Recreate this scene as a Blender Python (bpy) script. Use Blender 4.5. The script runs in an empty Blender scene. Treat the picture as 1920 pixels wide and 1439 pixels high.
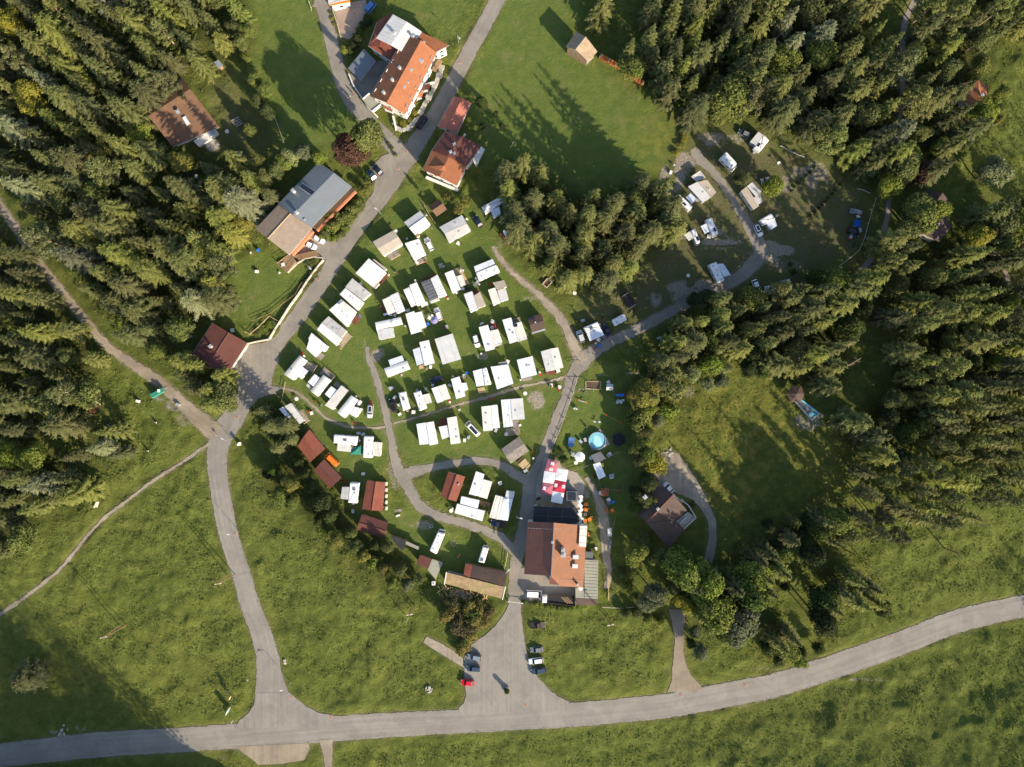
import bpy, math, random
import numpy as np
from mathutils import Vector
random.seed(7); rng = np.random.default_rng(7)
scene = bpy.context.scene
COL = scene.collection
R = math.radians
# ---------------------------------------------------------------- camera, sky, sun, exposure
S, H, CX, CY = 0.16, 230.0, 960.0, 719.5          # metres per photo pixel on the ground, flying height, nadir
cam_d = bpy.data.cameras.new('camera'); cam = bpy.data.objects.new('camera', cam_d); COL.objects.link(cam)
cam.location = (0, 0, H); cam.rotation_euler = (0, 0, 0)
cam_d.sensor_fit = 'HORIZONTAL'; cam_d.angle = 2*math.atan(S*960/H)
cam_d.clip_start = 1; cam_d.clip_end = 8000
scene.camera = cam
SUN_EL = R(23.5); SUN_X, SUN_Y = 0.648, -0.762      # direction towards the sun over the ground
world = bpy.data.worlds.new('World'); scene.world = world; world.use_nodes = True
wn = world.node_tree; wn.nodes.clear()
sky = wn.nodes.new('ShaderNodeTexSky'); sky.sky_type = 'NISHITA'; sky.sun_disc = False
sky.sun_elevation = SUN_EL; sky.sun_rotation = math.atan2(SUN_X, SUN_Y); sky.air_density = 1.0; sky.dust_density = 1.2
bg = wn.nodes.new('ShaderNodeBackground'); bg.inputs[1].default_value = 0.125
wo = wn.nodes.new('ShaderNodeOutputWorld')
wn.links.new(sky.outputs[0], bg.inputs[0]); wn.links.new(bg.outputs[0], wo.inputs[0])
sun_d = bpy.data.lights.new('sun', 'SUN'); sun_d.energy = 5.0; sun_d.angle = R(0.6); sun_d.color = (1.0, 0.85, 0.64)
sun = bpy.data.objects.new('sun', sun_d); COL.objects.link(sun)
sun.rotation_euler = Vector((SUN_X*math.cos(SUN_EL), SUN_Y*math.cos(SUN_EL), math.sin(SUN_EL))).to_track_quat('Z', 'Y').to_euler()
scene.view_settings.view_transform = 'Standard'; scene.view_settings.look = 'None'
scene.view_settings.gamma = 1; scene.view_settings.exposure = 1.0; scene.view_settings.use_curve_mapping = False
scene.cycles.max_bounces = 4; scene.cycles.diffuse_bounces = 2; scene.cycles.transparent_max_bounces = 6

# ---------------------------------------------------------------- helpers
FR = dict(A=(680,380,8), B=(560,460,8), C=(760,480,8), D=(680,620,8), E=(860,560,8), F=(860,700,8), G=(1000,880,8), H=(1060,500,8),
          J=(460,600,4.7975), K=(540,780,4.7975), L=(780,820,4.7975), M=(980,660,4.7975), N=(760,1040,4.7975),
          a=(0,0,4), b=(440,0,4), c=(860,0,4), d=(1220,180,4), e=(1440,0,4), f=(460,340,4), g=(800,340,4), h=(1440,500,4),
          i=(1120,820,4), j=(0,560,4), k=(300,1079,4), l=(0,240,4), m=(1500,280,4.4976), n=(1500,780,4.4976), o=(1200,960,4),
          p=(0,900,4), q=(0,1119,4.4976), r=(1500,1079,4), s=(1140,520,4), z=(0,0,1))
def P(fr, pts):
    x0, y0, s = FR[fr]; return [(x0+x/s, y0+y/s) for x, y in pts]
def W(p, h=0.0):
    k = S*(H-h)/H; return ((p[0]-CX)*k, (CY-p[1])*k)
def WP(fr, pts, h=0.0): return [W(p, h) for p in P(fr, pts)]
def area2(poly): return sum(poly[i][0]*poly[(i+1)%len(poly)][1]-poly[(i+1)%len(poly)][0]*poly[i][1] for i in range(len(poly)))
def ccw(poly): return poly if area2(poly) > 0 else poly[::-1]
def V(a, b, t): return tuple(a[i]+(b[i]-a[i])*t for i in range(len(a)))
def cen(poly): return (sum(p[0] for p in poly)/len(poly), sum(p[1] for p in poly)/len(poly))
def inset(poly, d):
    n = len(poly); out = []; s = 1 if area2(poly) > 0 else -1
    for i in range(n):
        a, b, c = poly[i-1], poly[i], poly[(i+1) % n]
        d1 = (b[0]-a[0], b[1]-a[1]); d2 = (c[0]-b[0], c[1]-b[1])
        l1 = math.hypot(*d1) or 1e-6; l2 = math.hypot(*d2) or 1e-6
        n1 = (-d1[1]/l1*s, d1[0]/l1*s); n2 = (-d2[1]/l2*s, d2[0]/l2*s)
        k = 1+n1[0]*n2[0]+n1[1]*n2[1]; k = max(k, 0.3)
        out.append((b[0]+(n1[0]+n2[0])/k*d, b[1]+(n1[1]+n2[1])/k*d))
    return out

MATS = {}
def nodes(m): return m.node_tree.nodes, m.node_tree.links
def mat(name, col, rough=0.8, var=0.12, scale=0.8, bump=0.0, bscale=6.0, metal=0.0, spec=0.3, stain=None, wave=0.0, wscale=3.0, fine=0.06):
    if name in MATS: return MATS[name]
    m = bpy.data.materials.new(name); m.use_nodes = True; N, L = nodes(m); b = N['Principled BSDF']
    b.inputs['Roughness'].default_value = rough; b.inputs['Metallic'].default_value = metal
    b.inputs['Specular IOR Level'].default_value = spec
    tc = N.new('ShaderNodeTexCoord'); oi = N.new('ShaderNodeObjectInfo')
    add = N.new('ShaderNodeVectorMath'); add.operation = 'ADD'
    rr = N.new('ShaderNodeMath'); rr.operation = 'MULTIPLY'; rr.inputs[1].default_value = 57
    L.new(oi.outputs['Random'], rr.inputs[0]); L.new(tc.outputs['Object'], add.inputs[0]); L.new(rr.outputs[0], add.inputs[1])
    n1 = N.new('ShaderNodeTexNoise'); n1.inputs['Scale'].default_value = scale; n1.inputs['Detail'].default_value = 5
    n2 = N.new('ShaderNodeTexNoise'); n2.inputs['Scale'].default_value = scale*7; n2.inputs['Detail'].default_value = 3
    L.new(add.outputs[0], n1.inputs[0]); L.new(add.outputs[0], n2.inputs[0])
    mr = N.new('ShaderNodeMapRange'); mr.inputs[1].default_value = .3; mr.inputs[2].default_value = .7
    mr.inputs[3].default_value = 1-var; mr.inputs[4].default_value = 1+var; L.new(n1.outputs[0], mr.inputs[0])
    mr2 = N.new('ShaderNodeMapRange'); mr2.inputs[1].default_value = .3; mr2.inputs[2].default_value = .7
    mr2.inputs[3].default_value = 1-fine; mr2.inputs[4].default_value = 1+fine; L.new(n2.outputs[0], mr2.inputs[0])
    mu = N.new('ShaderNodeMath'); mu.operation = 'MULTIPLY'; L.new(mr.outputs[0], mu.inputs[0]); L.new(mr2.outputs[0], mu.inputs[1])
    last = mu.outputs[0]
    if wave:
        uv = N.new('ShaderNodeUVMap'); wv = N.new('ShaderNodeTexWave'); wv.bands_direction = 'Y'; wv.inputs['Scale'].default_value = wscale
        wv.inputs['Distortion'].default_value = 1.2; wv.inputs['Detail'].default_value = 3; L.new(uv.outputs[0], wv.inputs[0])
        mw = N.new('ShaderNodeMapRange'); mw.inputs[3].default_value = 1-wave; mw.inputs[4].default_value = 1+wave; L.new(wv.outputs[1], mw.inputs[0])
        m3 = N.new('ShaderNodeMath'); m3.operation = 'MULTIPLY'; L.new(last, m3.inputs[0]); L.new(mw.outputs[0], m3.inputs[1]); last = m3.outputs[0]
    mx = N.new('ShaderNodeMix'); mx.data_type = 'RGBA'; mx.blend_type = 'MULTIPLY'; mx.inputs[0].default_value = 1
    mx.inputs[6].default_value = (*col, 1); L.new(last, mx.inputs[7]); out = mx.outputs[2]
    if stain:
        n3 = N.new('ShaderNodeTexNoise'); n3.inputs['Scale'].default_value = 0.45; n3.inputs['Detail'].default_value = 7; n3.inputs['Roughness'].default_value = .65
        L.new(add.outputs[0], n3.inputs[0])
        m4 = N.new('ShaderNodeMapRange'); m4.inputs[1].default_value = .5; m4.inputs[2].default_value = .68; L.new(n3.outputs[0], m4.inputs[0])
        mm = N.new('ShaderNodeMath'); mm.operation = 'MULTIPLY'; mm.inputs[1].default_value = stain[3]; L.new(m4.outputs[0], mm.inputs[0])
        x2 = N.new('ShaderNodeMix'); x2.data_type = 'RGBA'; L.new(mm.outputs[0], x2.inputs[0]); L.new(out, x2.inputs[6]); x2.inputs[7].default_value = (*stain[:3], 1); out = x2.outputs[2]
    L.new(out, b.inputs['Base Color'])
    if bump:
        nb = N.new('ShaderNodeTexNoise'); nb.inputs['Scale'].default_value = bscale; nb.inputs['Detail'].default_value = 4; L.new(add.outputs[0], nb.inputs[0])
        bp = N.new('ShaderNodeBump'); bp.inputs['Strength'].default_value = 1; bp.inputs['Distance'].default_value = bump
        L.new(nb.outputs[0], bp.inputs['Height']); L.new(bp.outputs[0], b.inputs['Normal'])
    MATS[name] = m; return m

class MB:
    def __init__(s): s.v = []; s.f = []; s.m = []; s.uv = []; s.smooth = False
    def face(s, pts, mi=0, uv=None):
        i = len(s.v); s.v.extend(tuple(map(float, p)) for p in pts); s.f.append(tuple(range(i, i+len(pts)))); s.m.append(mi)
        s.uv.append(uv or [(p[0], p[1]) for p in pts])
    def prism(s, poly, z0, z1, mi=0, top=None):
        poly = ccw(poly); n = len(poly)
        z1s = z1 if isinstance(z1, (list, tuple)) else [z1]*n
        s.face([(*p, z) for p, z in zip(poly, z1s)], mi if top is None else top); s.face([(*p, z0) for p in poly[::-1]], mi)
        for i in range(n):
            j = (i+1) % n; s.face([(*poly[i], z0), (*poly[j], z0), (*poly[j], z1s[j]), (*poly[i], z1s[i])], mi)
    def box(s, c, size, ang=0, mi=0, z0=0, z1=1):
        ca, sa = math.cos(ang), math.sin(ang); hx, hy = size[0]/2, size[1]/2
        s.prism([(c[0]+x*ca-y*sa, c[1]+x*sa+y*ca) for x, y in ((-hx,-hy),(hx,-hy),(hx,hy),(-hx,hy))], z0, z1, mi)
    def slab(s, pts, t, mi=0, uvs=None):                      # pts: top polygon in 3-D, thickness straight down
        n = len(pts)
        if area2([(p[0], p[1]) for p in pts]) < 0:
            pts = pts[::-1]; uvs = uvs[::-1] if uvs else None
        lo = [(p[0], p[1], p[2]-t) for p in pts]
        s.face(pts, mi, uvs); s.face(lo[::-1], mi)
        for i in range(n):
            j = (i+1) % n; s.face([lo[i], lo[j], pts[j], pts[i]], mi)
    def tube(s, a, b, r0, r1=None, n=6, mi=0):
        r1 = r0 if r1 is None else r1; a = Vector(a); b = Vector(b); d = (b-a)
        q = d.to_track_quat('Z', 'Y') if d.length > 1e-6 else Vector((0,0,1)).to_track_quat('Z', 'Y')
        A = [a+q @ Vector((math.cos(k*2*math.pi/n)*r0, math.sin(k*2*math.pi/n)*r0, 0)) for k in range(n)]
        B = [b+q @ Vector((math.cos(k*2*math.pi/n)*r1, math.sin(k*2*math.pi/n)*r1, 0)) for k in range(n)]
        for k in range(n): s.face([A[k], A[(k+1)%n], B[(k+1)%n], B[k]], mi)
        s.face(B, mi); s.face(A[::-1], mi)
    def cyl(s, c, r, z0, z1, n=12, mi=0, r1=None):
        r1 = r if r1 is None else r1
        A = [(c[0]+math.cos(k*2*math.pi/n)*r, c[1]+math.sin(k*2*math.pi/n)*r, z0) for k in range(n)]
        B = [(c[0]+math.cos(k*2*math.pi/n)*r1, c[1]+math.sin(k*2*math.pi/n)*r1, z1) for k in range(n)]
        for k in range(n): s.face([A[k], A[(k+1)%n], B[(k+1)%n], B[k]], mi)
        s.face(B, mi); s.face(A[::-1], mi)
    def mesh(s, name, mats, off=(0, 0, 0)):
        me = bpy.data.meshes.new(name); o = off
        me.from_pydata([(x-o[0], y-o[1], z-o[2]) for x, y, z in s.v], [], s.f)
        for m in (mats if isinstance(mats, (list, tuple)) else [mats]): me.materials.append(m)
        if len(me.materials) > 1: me.polygons.foreach_set('material_index', s.m)
        uvl = me.uv_layers.new(name='UVMap'); uvl.data.foreach_set('uv', [c for f in s.uv for p in f for c in p])
        if s.smooth: me.polygons.foreach_set('use_smooth', [True]*len(me.polygons))
        me.update(); return me
    def build(s, name, mats, parent=None):
        off = tuple(parent.matrix_basis.translation) if parent else (0, 0, 0)
        if parent and parent.parent: off = tuple(a+b for a, b in zip(off, parent.parent.location))
        me = s.mesh(name, mats, off); ob = bpy.data.objects.new(name, me); COL.objects.link(ob)
        if parent: ob.parent = parent
        return ob
LABELS = {}
def tag(o, label=None, cat=None, group=None, kind=None):
    if label: o['label'] = label
    if cat: o['category'] = cat
    if group: o['group'] = group
    if kind: o['kind'] = kind
    return o
def thing(name, label, cat, loc=(0, 0, 0), rz=0.0, group=None):
    o = bpy.data.objects.new(name, None); COL.objects.link(o); o.empty_display_size = .5
    o.location = loc if len(loc) == 3 else (*loc, 0); o.rotation_euler = (0, 0, rz)
    return tag(o, label, cat, group)
def copy_tree(o, parent=None):
    c = o.copy(); COL.objects.link(c); c.parent = parent
    for ch in o.children: copy_tree(ch, c)
    return c
def pip(px, py, poly):
    ins = np.zeros(px.shape, bool); n = len(poly); j = n-1
    for i in range(n):
        xi, yi = poly[i]; xj, yj = poly[j]
        c = ((yi > py) != (yj > py)) & (px < (xj-xi)*(py-yi)/((yj-yi) or 1e-9)+xi); ins ^= c; j = i
    return ins
# ---------------------------------------------------------------- where forests, lawns and bare ground lie (photo pixels)
FOREST_W = [(-60,-60),(440,-60),(452,40),(452,80),(420,95),(400,60),(372,78),(378,120),(330,150),(262,190),(268,215),(300,285),(350,300),(385,262),(412,292),(470,305),(525,315),(530,345),(478,400),(470,445),(425,475),(412,520),(405,590),(352,618),(342,660),(350,690),(300,680),(255,650),(200,600),(150,545),(110,490),(60,420),(20,370),(-60,300)]
FOREST_W2 = [(-60,420),(20,440),(70,510),(110,560),(160,610),(195,650),(165,690),(190,730),(150,770),(120,800),(60,810),(40,835),(110,850),(200,800),(235,830),(215,870),(140,870),(130,900),(160,915),(150,950),(90,955),(60,985),(60,1010),(0,1040),(-60,1060)]
STRIP_W = [(350,680),(400,690),(432,710),(425,745),(400,770),(370,745),(340,700)]
CLUMP_C = [(935,330),(985,300),(1040,345),(1100,375),(1120,360),(1150,385),(1200,335),(1235,345),(1262,380),(1265,430),(1225,450),(1190,500),(1150,525),(1100,520),(1065,545),(1020,520),(1010,480),(975,465),(955,400),(940,370)]
FOREST_NE = [(1230,-60),(1660,-60),(1640,60),(1665,90),(1690,160),(1690,320),(1660,345),(1600,300),(1540,262),(1470,228),(1415,196),(1330,215),(1290,195),(1235,160),(1190,150),(1170,120),(1210,60)]
FOREST_E1 = [(1725,-60),(1960,-60),(1880,60),(1860,110),(1855,150),(1835,160),(1850,240),(1830,265),(1775,300),(1745,330),(1700,330),(1702,150),(1712,60)]
FOREST_E2 = [(1700,395),(1720,360),(1770,440),(1830,440),(1850,400),(1960,380),(1960,720),(1850,750),(1750,800),(1690,860),(1620,850),(1590,790),(1640,760),(1690,720),(1690,620),(1640,560),(1600,600),(1590,700),(1560,750),(1500,690),(1440,690),(1400,650),(1330,690),(1290,720),(1250,760),(1225,790),(1195,790),(1185,735),(1215,700),(1240,660),(1290,590),(1330,560),(1400,560),(1450,545),(1500,525),(1560,520),(1620,530),(1660,470)]
FOREST_S = [(1290,1060),(1380,1060),(1440,1030),(1510,975),(1580,950),(1560,1010),(1480,1050),(1430,1120),(1400,1170),(1350,1190),(1295,1150)]
PINES_E = [(1620,870),(1690,875),(1760,810),(1860,760),(1960,730),(1960,940),(1840,960),(1740,990),(1650,1010),(1590,980),(1610,920)]
HEDGE_SW = [(465,750),(520,750),(575,800),(580,850),(610,900),(650,930),(665,990),(720,1040),(800,1080),(790,1120),(740,1110),(680,1060),(620,1030),(560,960),(500,930),(495,880),(545,850),(480,800)]
CAMP = [(770,335),(905,380),(960,490),(1035,590),(1080,680),(1060,730),(1010,870),(965,895),(900,870),(770,880),(745,830),(700,900),(720,940),(770,960),(950,1040),(970,1120),(880,1120),(780,1050),(640,960),(580,860),(520,735),(500,715),(560,620),(640,520)]
FIELD_N = [(960,-60),(1130,-60),(1060,80),(1200,160),(1290,230),(1250,335),(1200,330),(1110,375),(1050,345),(980,310),(900,300),(870,170),(900,90)]
FIELD_NW = [(450,-60),(590,-60),(620,80),(690,230),(650,270),(610,290),(540,300),(520,250),(480,110)]
FIELD_N2 = [(730,-60),(915,-60),(850,80),(745,30)]
PLAY = [(1080,690),(1190,700),(1195,980),(1090,960),(1045,850)]
CAMP_NE = [(1290,245),(1420,245),(1540,300),(1640,380),(1620,470),(1480,540),(1300,580),(1100,640),(1075,590),(1130,530),(1240,460),(1260,340)]
FARM = [(1250,770),(1330,720),(1480,720),(1580,800),(1560,930),(1400,960),(1350,1060),(1300,1050),(1300,900)]
DIRT = [  # cx, cy, rx, ry, strength: worn or gravelled patches
 (706,668,10,14,.9),(712,662,22,10,.6),(1005,752,20,22,.75),(985,735,22,14,.3),(752,905,26,34,.55),(735,880,14,22,.6),(958,662,18,10,.45),(905,668,14,10,.6),(880,665,10,9,.4),(1232,560,14,22,.8),
 (1262,330,26,34,.9),(1285,300,26,18,.9),(1330,262,46,16,.7),(1375,262,30,12,.6),(1290,560,40,14,.7),(1320,535,40,12,.8),(1290,450,56,7,.8),(1350,455,50,6,.8),(1480,345,34,20,.6),(1530,330,30,34,.6),(1300,540,60,18,.8),(1270,500,40,16,.35),(1280,310,22,30,.55),(1255,355,16,25,.45),(1310,275,30,16,.5),(1350,265,40,14,.4),(1500,320,24,14,.55),(1545,335,14,26,.5),(1540,355,12,20,.4),(1480,500,40,16,.45),(1520,540,50,22,.45),(1345,430,22,16,.6),(1375,440,25,12,.5),(1300,450,60,8,.6),(1330,465,70,5,.5),(1250,470,40,5,.4),
 (1440,466,26,16,1),(1465,470,30,12,.9),(1450,490,14,14,.7),(1600,360,22,30,.35),(1580,420,30,50,.25),(1190,560,50,6,.5),(1120,590,20,8,.4),(1105,610,20,5,.6),(300,745,14,10,.7),(330,760,24,14,.7),(345,785,20,20,.5),(390,790,18,16,.4),(795,985,22,12,.6),(775,985,10,10,.5),(830,1000,20,10,.4),(770,1020,12,10,.3),(800,945,16,8,.55),(850,1020,10,8,.5),
 (1050,905,24,50,.5),(1085,930,24,20,.9),(1135,1050,14,30,.5),(880,1190,14,10,.5),(905,1110,40,10,.5),(850,1115,40,10,.7),(880,1160,50,34,.35),(930,1010,8,6,.3),(1060,860,10,6,.4),(1000,895,12,5,.4),(1015,725,20,5,.3),(450,340,50,60,.10),(420,200,50,60,.15),(465,470,14,10,.3),(440,530,14,20,.25),
 (1150,1090,22,50,.35),(1130,780,40,14,.25),(1110,800,30,6,.3),(1330,800,40,20,.2),(1290,735,16,16,.5),(1520,790,40,24,.6),(690,505,6,4,.2),(935,465,10,20,.3),(1190,700,40,3,.6),(1140,704,40,3,.5),(720,612,3,22,.45),(684,640,3,30,.5),(770,650,30,3,.5),(900,700,30,3,.3),(1395,520,22,14,.5),(150,1365,14,9,.6),(100,1373,10,4,.8),
 (1560,1040,20,5,.3),(1330,1050,10,4,.3),(1740,1160,60,5,.5),(1440,1255,60,5,.4),(1380,1325,40,4,.5),(1620,1275,60,5,.5),(1470,1310,30,4,.5),(560,1340,60,3,.4),(440,1405,40,6,.5),(420,1420,30,6,.4),(540,1415,60,20,.4),(860,640,3,3,.2),(995,560,26,6,.5),(935,470,10,26,.4)]
ROADS = {}   # name -> list of (points with widths in photo px)
ROADS['main_road'] = [(-160,1452,44),(-60,1428,44),(0,1417,44),(105,1405,46),(210,1395,47),(320,1389,46),(420,1382,46),(520,1375,47),(620,1367,47),(780,1357,45),(960,1348,44),(1080,1340,45),(1160,1333,45),(1240,1325,45),(1312,1313,46),(1380,1300,46),(1450,1286,45),(1525,1263,45),(1600,1238,45),(1700,1202,44),(1800,1164,43),(1920,1137,41),(2050,1118,41),(2200,1110,41)]
ROADS['branch_road'] = [(512,1345,80),(510,1312,66),(505,1270,50),(501,1229,42),(486,1179,38),(467,1129,36),(453,1079,35),(428,1000,36),(410,900,36),(407,850,38),(417,815,42),(436,785,42),(455,755,38),(474,728,36)]
ROADS['village_road'] = [(478,735,60),(484,700,56),(498,672,44),(521,641,30),(543,613,29),(566,583,30),(606,525,30),(628,490,30),(659,440,31),(692,396,31),(727,352,32),(760,300,34),(800,240,30),(832,188,29),(865,125,28),(900,60,28),(944,-20,28),(1000,-130,28)]
ROADS['side_street'] = [(770,312,44),(752,288,34),(720,255,28),(688,222,26),(660,190,28),(641,150,27),(627,100,25),(615,50,25),(602,0,26),(590,-60,26)]
ROADS['camp_road'] = [(966,1140,26),(965,1090,22),(970,1045,24),(982,1000,26),(988,965,26),(991,940,27),(1000,900,30),(1014,868,22),(1030,826,20),(1049,775,20),(1063,741,20),(1074,705,22),(1088,682,30),(1110,662,26),(1137,645,20),(1200,615,19),(1280,572,19),(1340,543,22),(1385,520,24),(1420,487,28),(1427,468,26),(1412,440,22),(1400,417,18),(1382,387,15),(1360,352,14),(1335,320,15),(1312,298,20),(1298,280,14)]
ROADS['loop_road'] = [(974,1052,14),(959,1030,18),(938,1008,18),(905,993,16),(863,980,16),(822,968,17),(786,948,19),(766,915,20),(750,888,22),(739,853,15),(731,811,14),(722,770,13),(710,725,12),(700,694,11),(691,669,9),(688,650,6)]
ROADS['cross_road'] = [(757,892,24),(772,886,22),(790,882,17),(811,877,14),(853,869,14),(894,864,14),(926,868,14),(950,878,16),(972,893,18),(992,902,20)]
ROADS['gravel_track'] = [(-60,300,15),(-10,372,15),(30,428,15),(70,490,15),(110,540,15),(150,590,15),(200,648,15),(255,688,17),(300,718,20),(345,760,24),(378,790,30),(405,812,34)]
ROADS['stony_track'] = [(1092,680,24),(1076,650,20),(1060,612,16),(1037,581,14),(1002,546,11),(962,512,9),(938,485,8),(925,462,6)]
ROADS['foot_path'] = [(398,828,5.5),(345,865,5.5),(288,901,5.5),(240,938,5.5),(200,968,5.5),(168,1000,5.5),(140,1035,6),(112,1068,6),(80,1095,6),(40,1125,6),(0,1152,6),(-60,1190,6)]
ROADS['camp_path'] = [(523,727,5),(554,735,5),(585,760,5),(610,783,5),(648,799,5),(689,803,4),(722,801,4)]
ROADS['trodden_path'] = [(737,795,4),(805,776,4),(835,767,4),(860,759,5),(910,746,5),(972,727,5),(1035,714,5),(1062,706,5)]
ROADS['farm_drive'] = [(1251,850,14),(1262,870,28),(1270,890,40),(1290,912,34),(1308,930,26),(1322,950,18),(1333,975,15),(1336,1000,15),(1332,1035,16),(1323,1060,16),(1310,1085,14)]
ROADS['forest_lane'] = [(1735,-20,10),(1717,0,11),(1705,22,11),(1696,45,11),(1692,82,10),(1692,140,9),(1690,190,8),(1685,238,8),(1678,300,8),(1667,373,8),(1662,413,9),(1645,465,10),(1626,495,10),(1605,515,8),(1570,540,6)]
ROADS['east_lane'] = [(1855,468,8),(1875,490,10),(1888,520,8),(1898,560,6),(1905,590,5)]
ROADS['garden_path'] = [(1100,895,8),(1117,925,12),(1130,960,20),(1134,1000,18),(1136,1040,14),(1142,1075,10),(1135,1105,12)]
PADS = {
 'car_park': P('N', [(932,436),(1033,436),(1045,560),(1060,700),(1085,850),(1115,970),(1190,1105),(1300,1220),(1380,1280),(1470,1325),(1460,1400),(500,1430),(480,1385),(530,1330),(547,1270),(540,1180),(530,1090),(530,930),(560,850),(600,808),(720,722),(810,640),(870,560),(905,500)]),
 'turning_place': [(462,648),(512,640),(522,662),(522,680),(505,705),(497,722),(528,727),(520,737),(480,748),(447,735),(447,722),(433,703)],
 'farm_parking': P('i', [(478,112),(540,108),(600,118),(640,170),(690,240),(750,330),(800,430),(770,480),(720,470),(600,420),(500,380),(400,300),(470,210)]),
 'junction_mouth': P('k', [(725,880),(712,960),(660,1040),(590,1093),(560,1150),(1300,1130),(1300,1052),(1190,1030),(1100,985),(1030,930),(970,880)]),
 'hotel_yard': P('N', [(1035,120),(1310,150),(1530,290),(1535,462),(1250,450),(1040,420),(1035,330)]),
 'farm_drive_mouth': P('o', [(205,1352),(232,1290),(248,1120),(262,950),(240,820),(215,730),(345,735),(325,900),(325,1060),(345,1150),(380,1220),(460,1310),(460,1350)]),
 'gravel_pad': P('k', [(560,1285),(1110,1258),(1125,1300),(1080,1385),(900,1415),(740,1420),(650,1350)]),
 'field_access': P('k', [(1195,1235),(1295,1228),(1290,1500),(1245,1500),(1225,1350)]),
 'gravel_strip': P('N', [(195,738),(300,790),(430,860),(515,935),(530,1020),(380,930),(160,792)]),
 'brick_yard': P('b', [(735,50),(985,0),(1000,70),(960,190),(860,300),(800,280),(760,130)]),
 'guest_yard': P('b', [(880,620),(860,560),(1040,470),(1180,440),(1180,520),(1020,720),(960,740)]),
 'garage_yard': P('b', [(1165,1150),(1100,1175),(1030,1250),(1060,1330),(1040,1439),(1200,1400),(1265,1290)]),
 'house_yard': P('f', [(480,400),(520,370),(600,430),(700,460),(650,560),(600,590),(560,580),(480,560),(400,600),(350,560),(420,480)]),
 'beer_terrace': P('L', [(1085,440),(1160,180),(1290,220),(1310,270),(1450,320),(1520,420),(1480,640),(1080,630)]),
 'pool_pad': P('M', [(695,690),(785,830),(690,885),(620,890),(590,800)]),
 'patio_round': P('a', [(1535,1060),(1560,1040),(1620,1045),(1650,1090),(1630,1120),(1590,1140),(1545,1110)]),
}
# ---------------------------------------------------------------- ground sheet
xs = np.arange(-160, 160.01, .55); ys = np.arange(-122, 122.01, .55)
def ext(a):
    r = []; v = a[-1]; st = 1.0
    while v < 3000: v += st; st *= 1.35; r.append(v)
    return np.concatenate([-np.array(r[::-1]), a, np.array(r)])
gx = ext(xs); gy = ext(ys); NX, NY = len(gx), len(gy)
GX, GY = np.meshgrid(gx, gy); PX = GX/S+CX; PY = CY-GY/S
def blur(a, k, n=2):
    for _ in range(n):
        for ax in (0, 1):
            c = np.cumsum(np.pad(a, [(k+1, k) if i == ax else (0, 0) for i in (0, 1)], mode='edge'), axis=ax)
            a = (np.take(c, range(2*k+1, c.shape[ax]), ax)-np.take(c, range(0, c.shape[ax]-2*k-1), ax))/(2*k+1)
    return a
def zone(polys, k=3):
    m = np.zeros(GX.shape)
    for p in polys: m = np.maximum(m, pip(PX, PY, p).astype(float))
    return blur(m, k) if k else m
def vnoise(sc, seed, oct=1):
    r = np.random.default_rng(seed); out = np.zeros(GX.shape); amp = 1; tot = 0
    for o in range(oct):
        n = 128; t = r.random((n, n)); u = GX/sc*(2**o)+o*17.3; v = GY/sc*(2**o)+o*9.1
        iu = np.floor(u).astype(int); iv = np.floor(v).astype(int); fu = u-iu; fv = v-iv; fu = fu*fu*(3-2*fu); fv = fv*fv*(3-2*fv)
        g = lambda a, b: t[b % n, a % n]
        out += amp*((g(iu,iv)*(1-fu)+g(iu+1,iv)*fu)*(1-fv)+(g(iu,iv+1)*(1-fu)+g(iu+1,iv+1)*fu)*fv); tot += amp; amp *= .5
    return out/tot
def strip_poly(pts, extra=0.0):
    L_, R_ = [], []
    for i, (x, y, w) in enumerate(pts):
        a = pts[max(i-1, 0)]; b = pts[min(i+1, len(pts)-1)]; dx, dy = b[0]-a[0], b[1]-a[1]; l = math.hypot(dx, dy)
        nx, ny = -dy/l, dx/l; h = w/2+extra; L_.append((x+nx*h, y+ny*h)); R_.append((x-nx*h, y-ny*h))
    return L_+R_[::-1]
def smooth_line(pts, step=6.0):
    out = []; n = len(pts); A = np.array(pts, float)
    for i in range(n-1):
        p0, p1, p2, p3 = A[max(i-1,0)], A[i], A[i+1], A[min(i+2,n-1)]
        k = max(1, int(np.hypot(*(p2-p1)[:2])/step))
        for j in range(k):
            t = j/k; out.append(tuple(.5*((2*p1)+(-p0+p2)*t+(2*p0-5*p1+4*p2-p3)*t*t+(-p0+3*p1-3*p2+p3)*t**3)))
    out.append(tuple(A[-1])); return out
for k in ROADS: ROADS[k] = smooth_line(ROADS[k])
SOFT = {'gravel_track', 'stony_track', 'foot_path', 'camp_path', 'trodden_path', 'garden_path', 'east_lane', 'farm_drive'}
paved = np.zeros(GX.shape)
for k, pts in ROADS.items():
    for i in range(0, len(pts)-1, 8): paved = np.maximum(paved, pip(PX, PY, strip_poly(pts[i:i+10], 3)).astype(float))
for p in PADS.values(): paved = np.maximum(paved, pip(PX, PY, inset(p, -3 if area2(p) > 0 else -3)).astype(float))
verge = blur(paved, 2, 1); clear = np.maximum(paved, blur(paved, 3))
lawn = zone([[(430,475),(600,490),(510,630),(410,600)], CAMP, FIELD_N, FIELD_NW, FIELD_N2, PLAY], 5)
smooth = zone([[(430,475),(600,490),(510,630),(410,600)], CAMP, FIELD_N, FIELD_NW, FIELD_N2, PLAY, CAMP_NE, [(900,150),(960,200),(940,300),(900,290),(870,200)]], 6)
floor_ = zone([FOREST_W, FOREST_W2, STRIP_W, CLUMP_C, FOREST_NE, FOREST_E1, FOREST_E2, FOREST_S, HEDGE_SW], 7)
dull = zone([CAMP_NE, [(400,90),(500,260),(520,300),(420,290),(400,200)]], 8)*.9
dry = zone([FARM, [(1180,230),(1300,200),(1300,330),(1240,330)]], 10)
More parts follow.
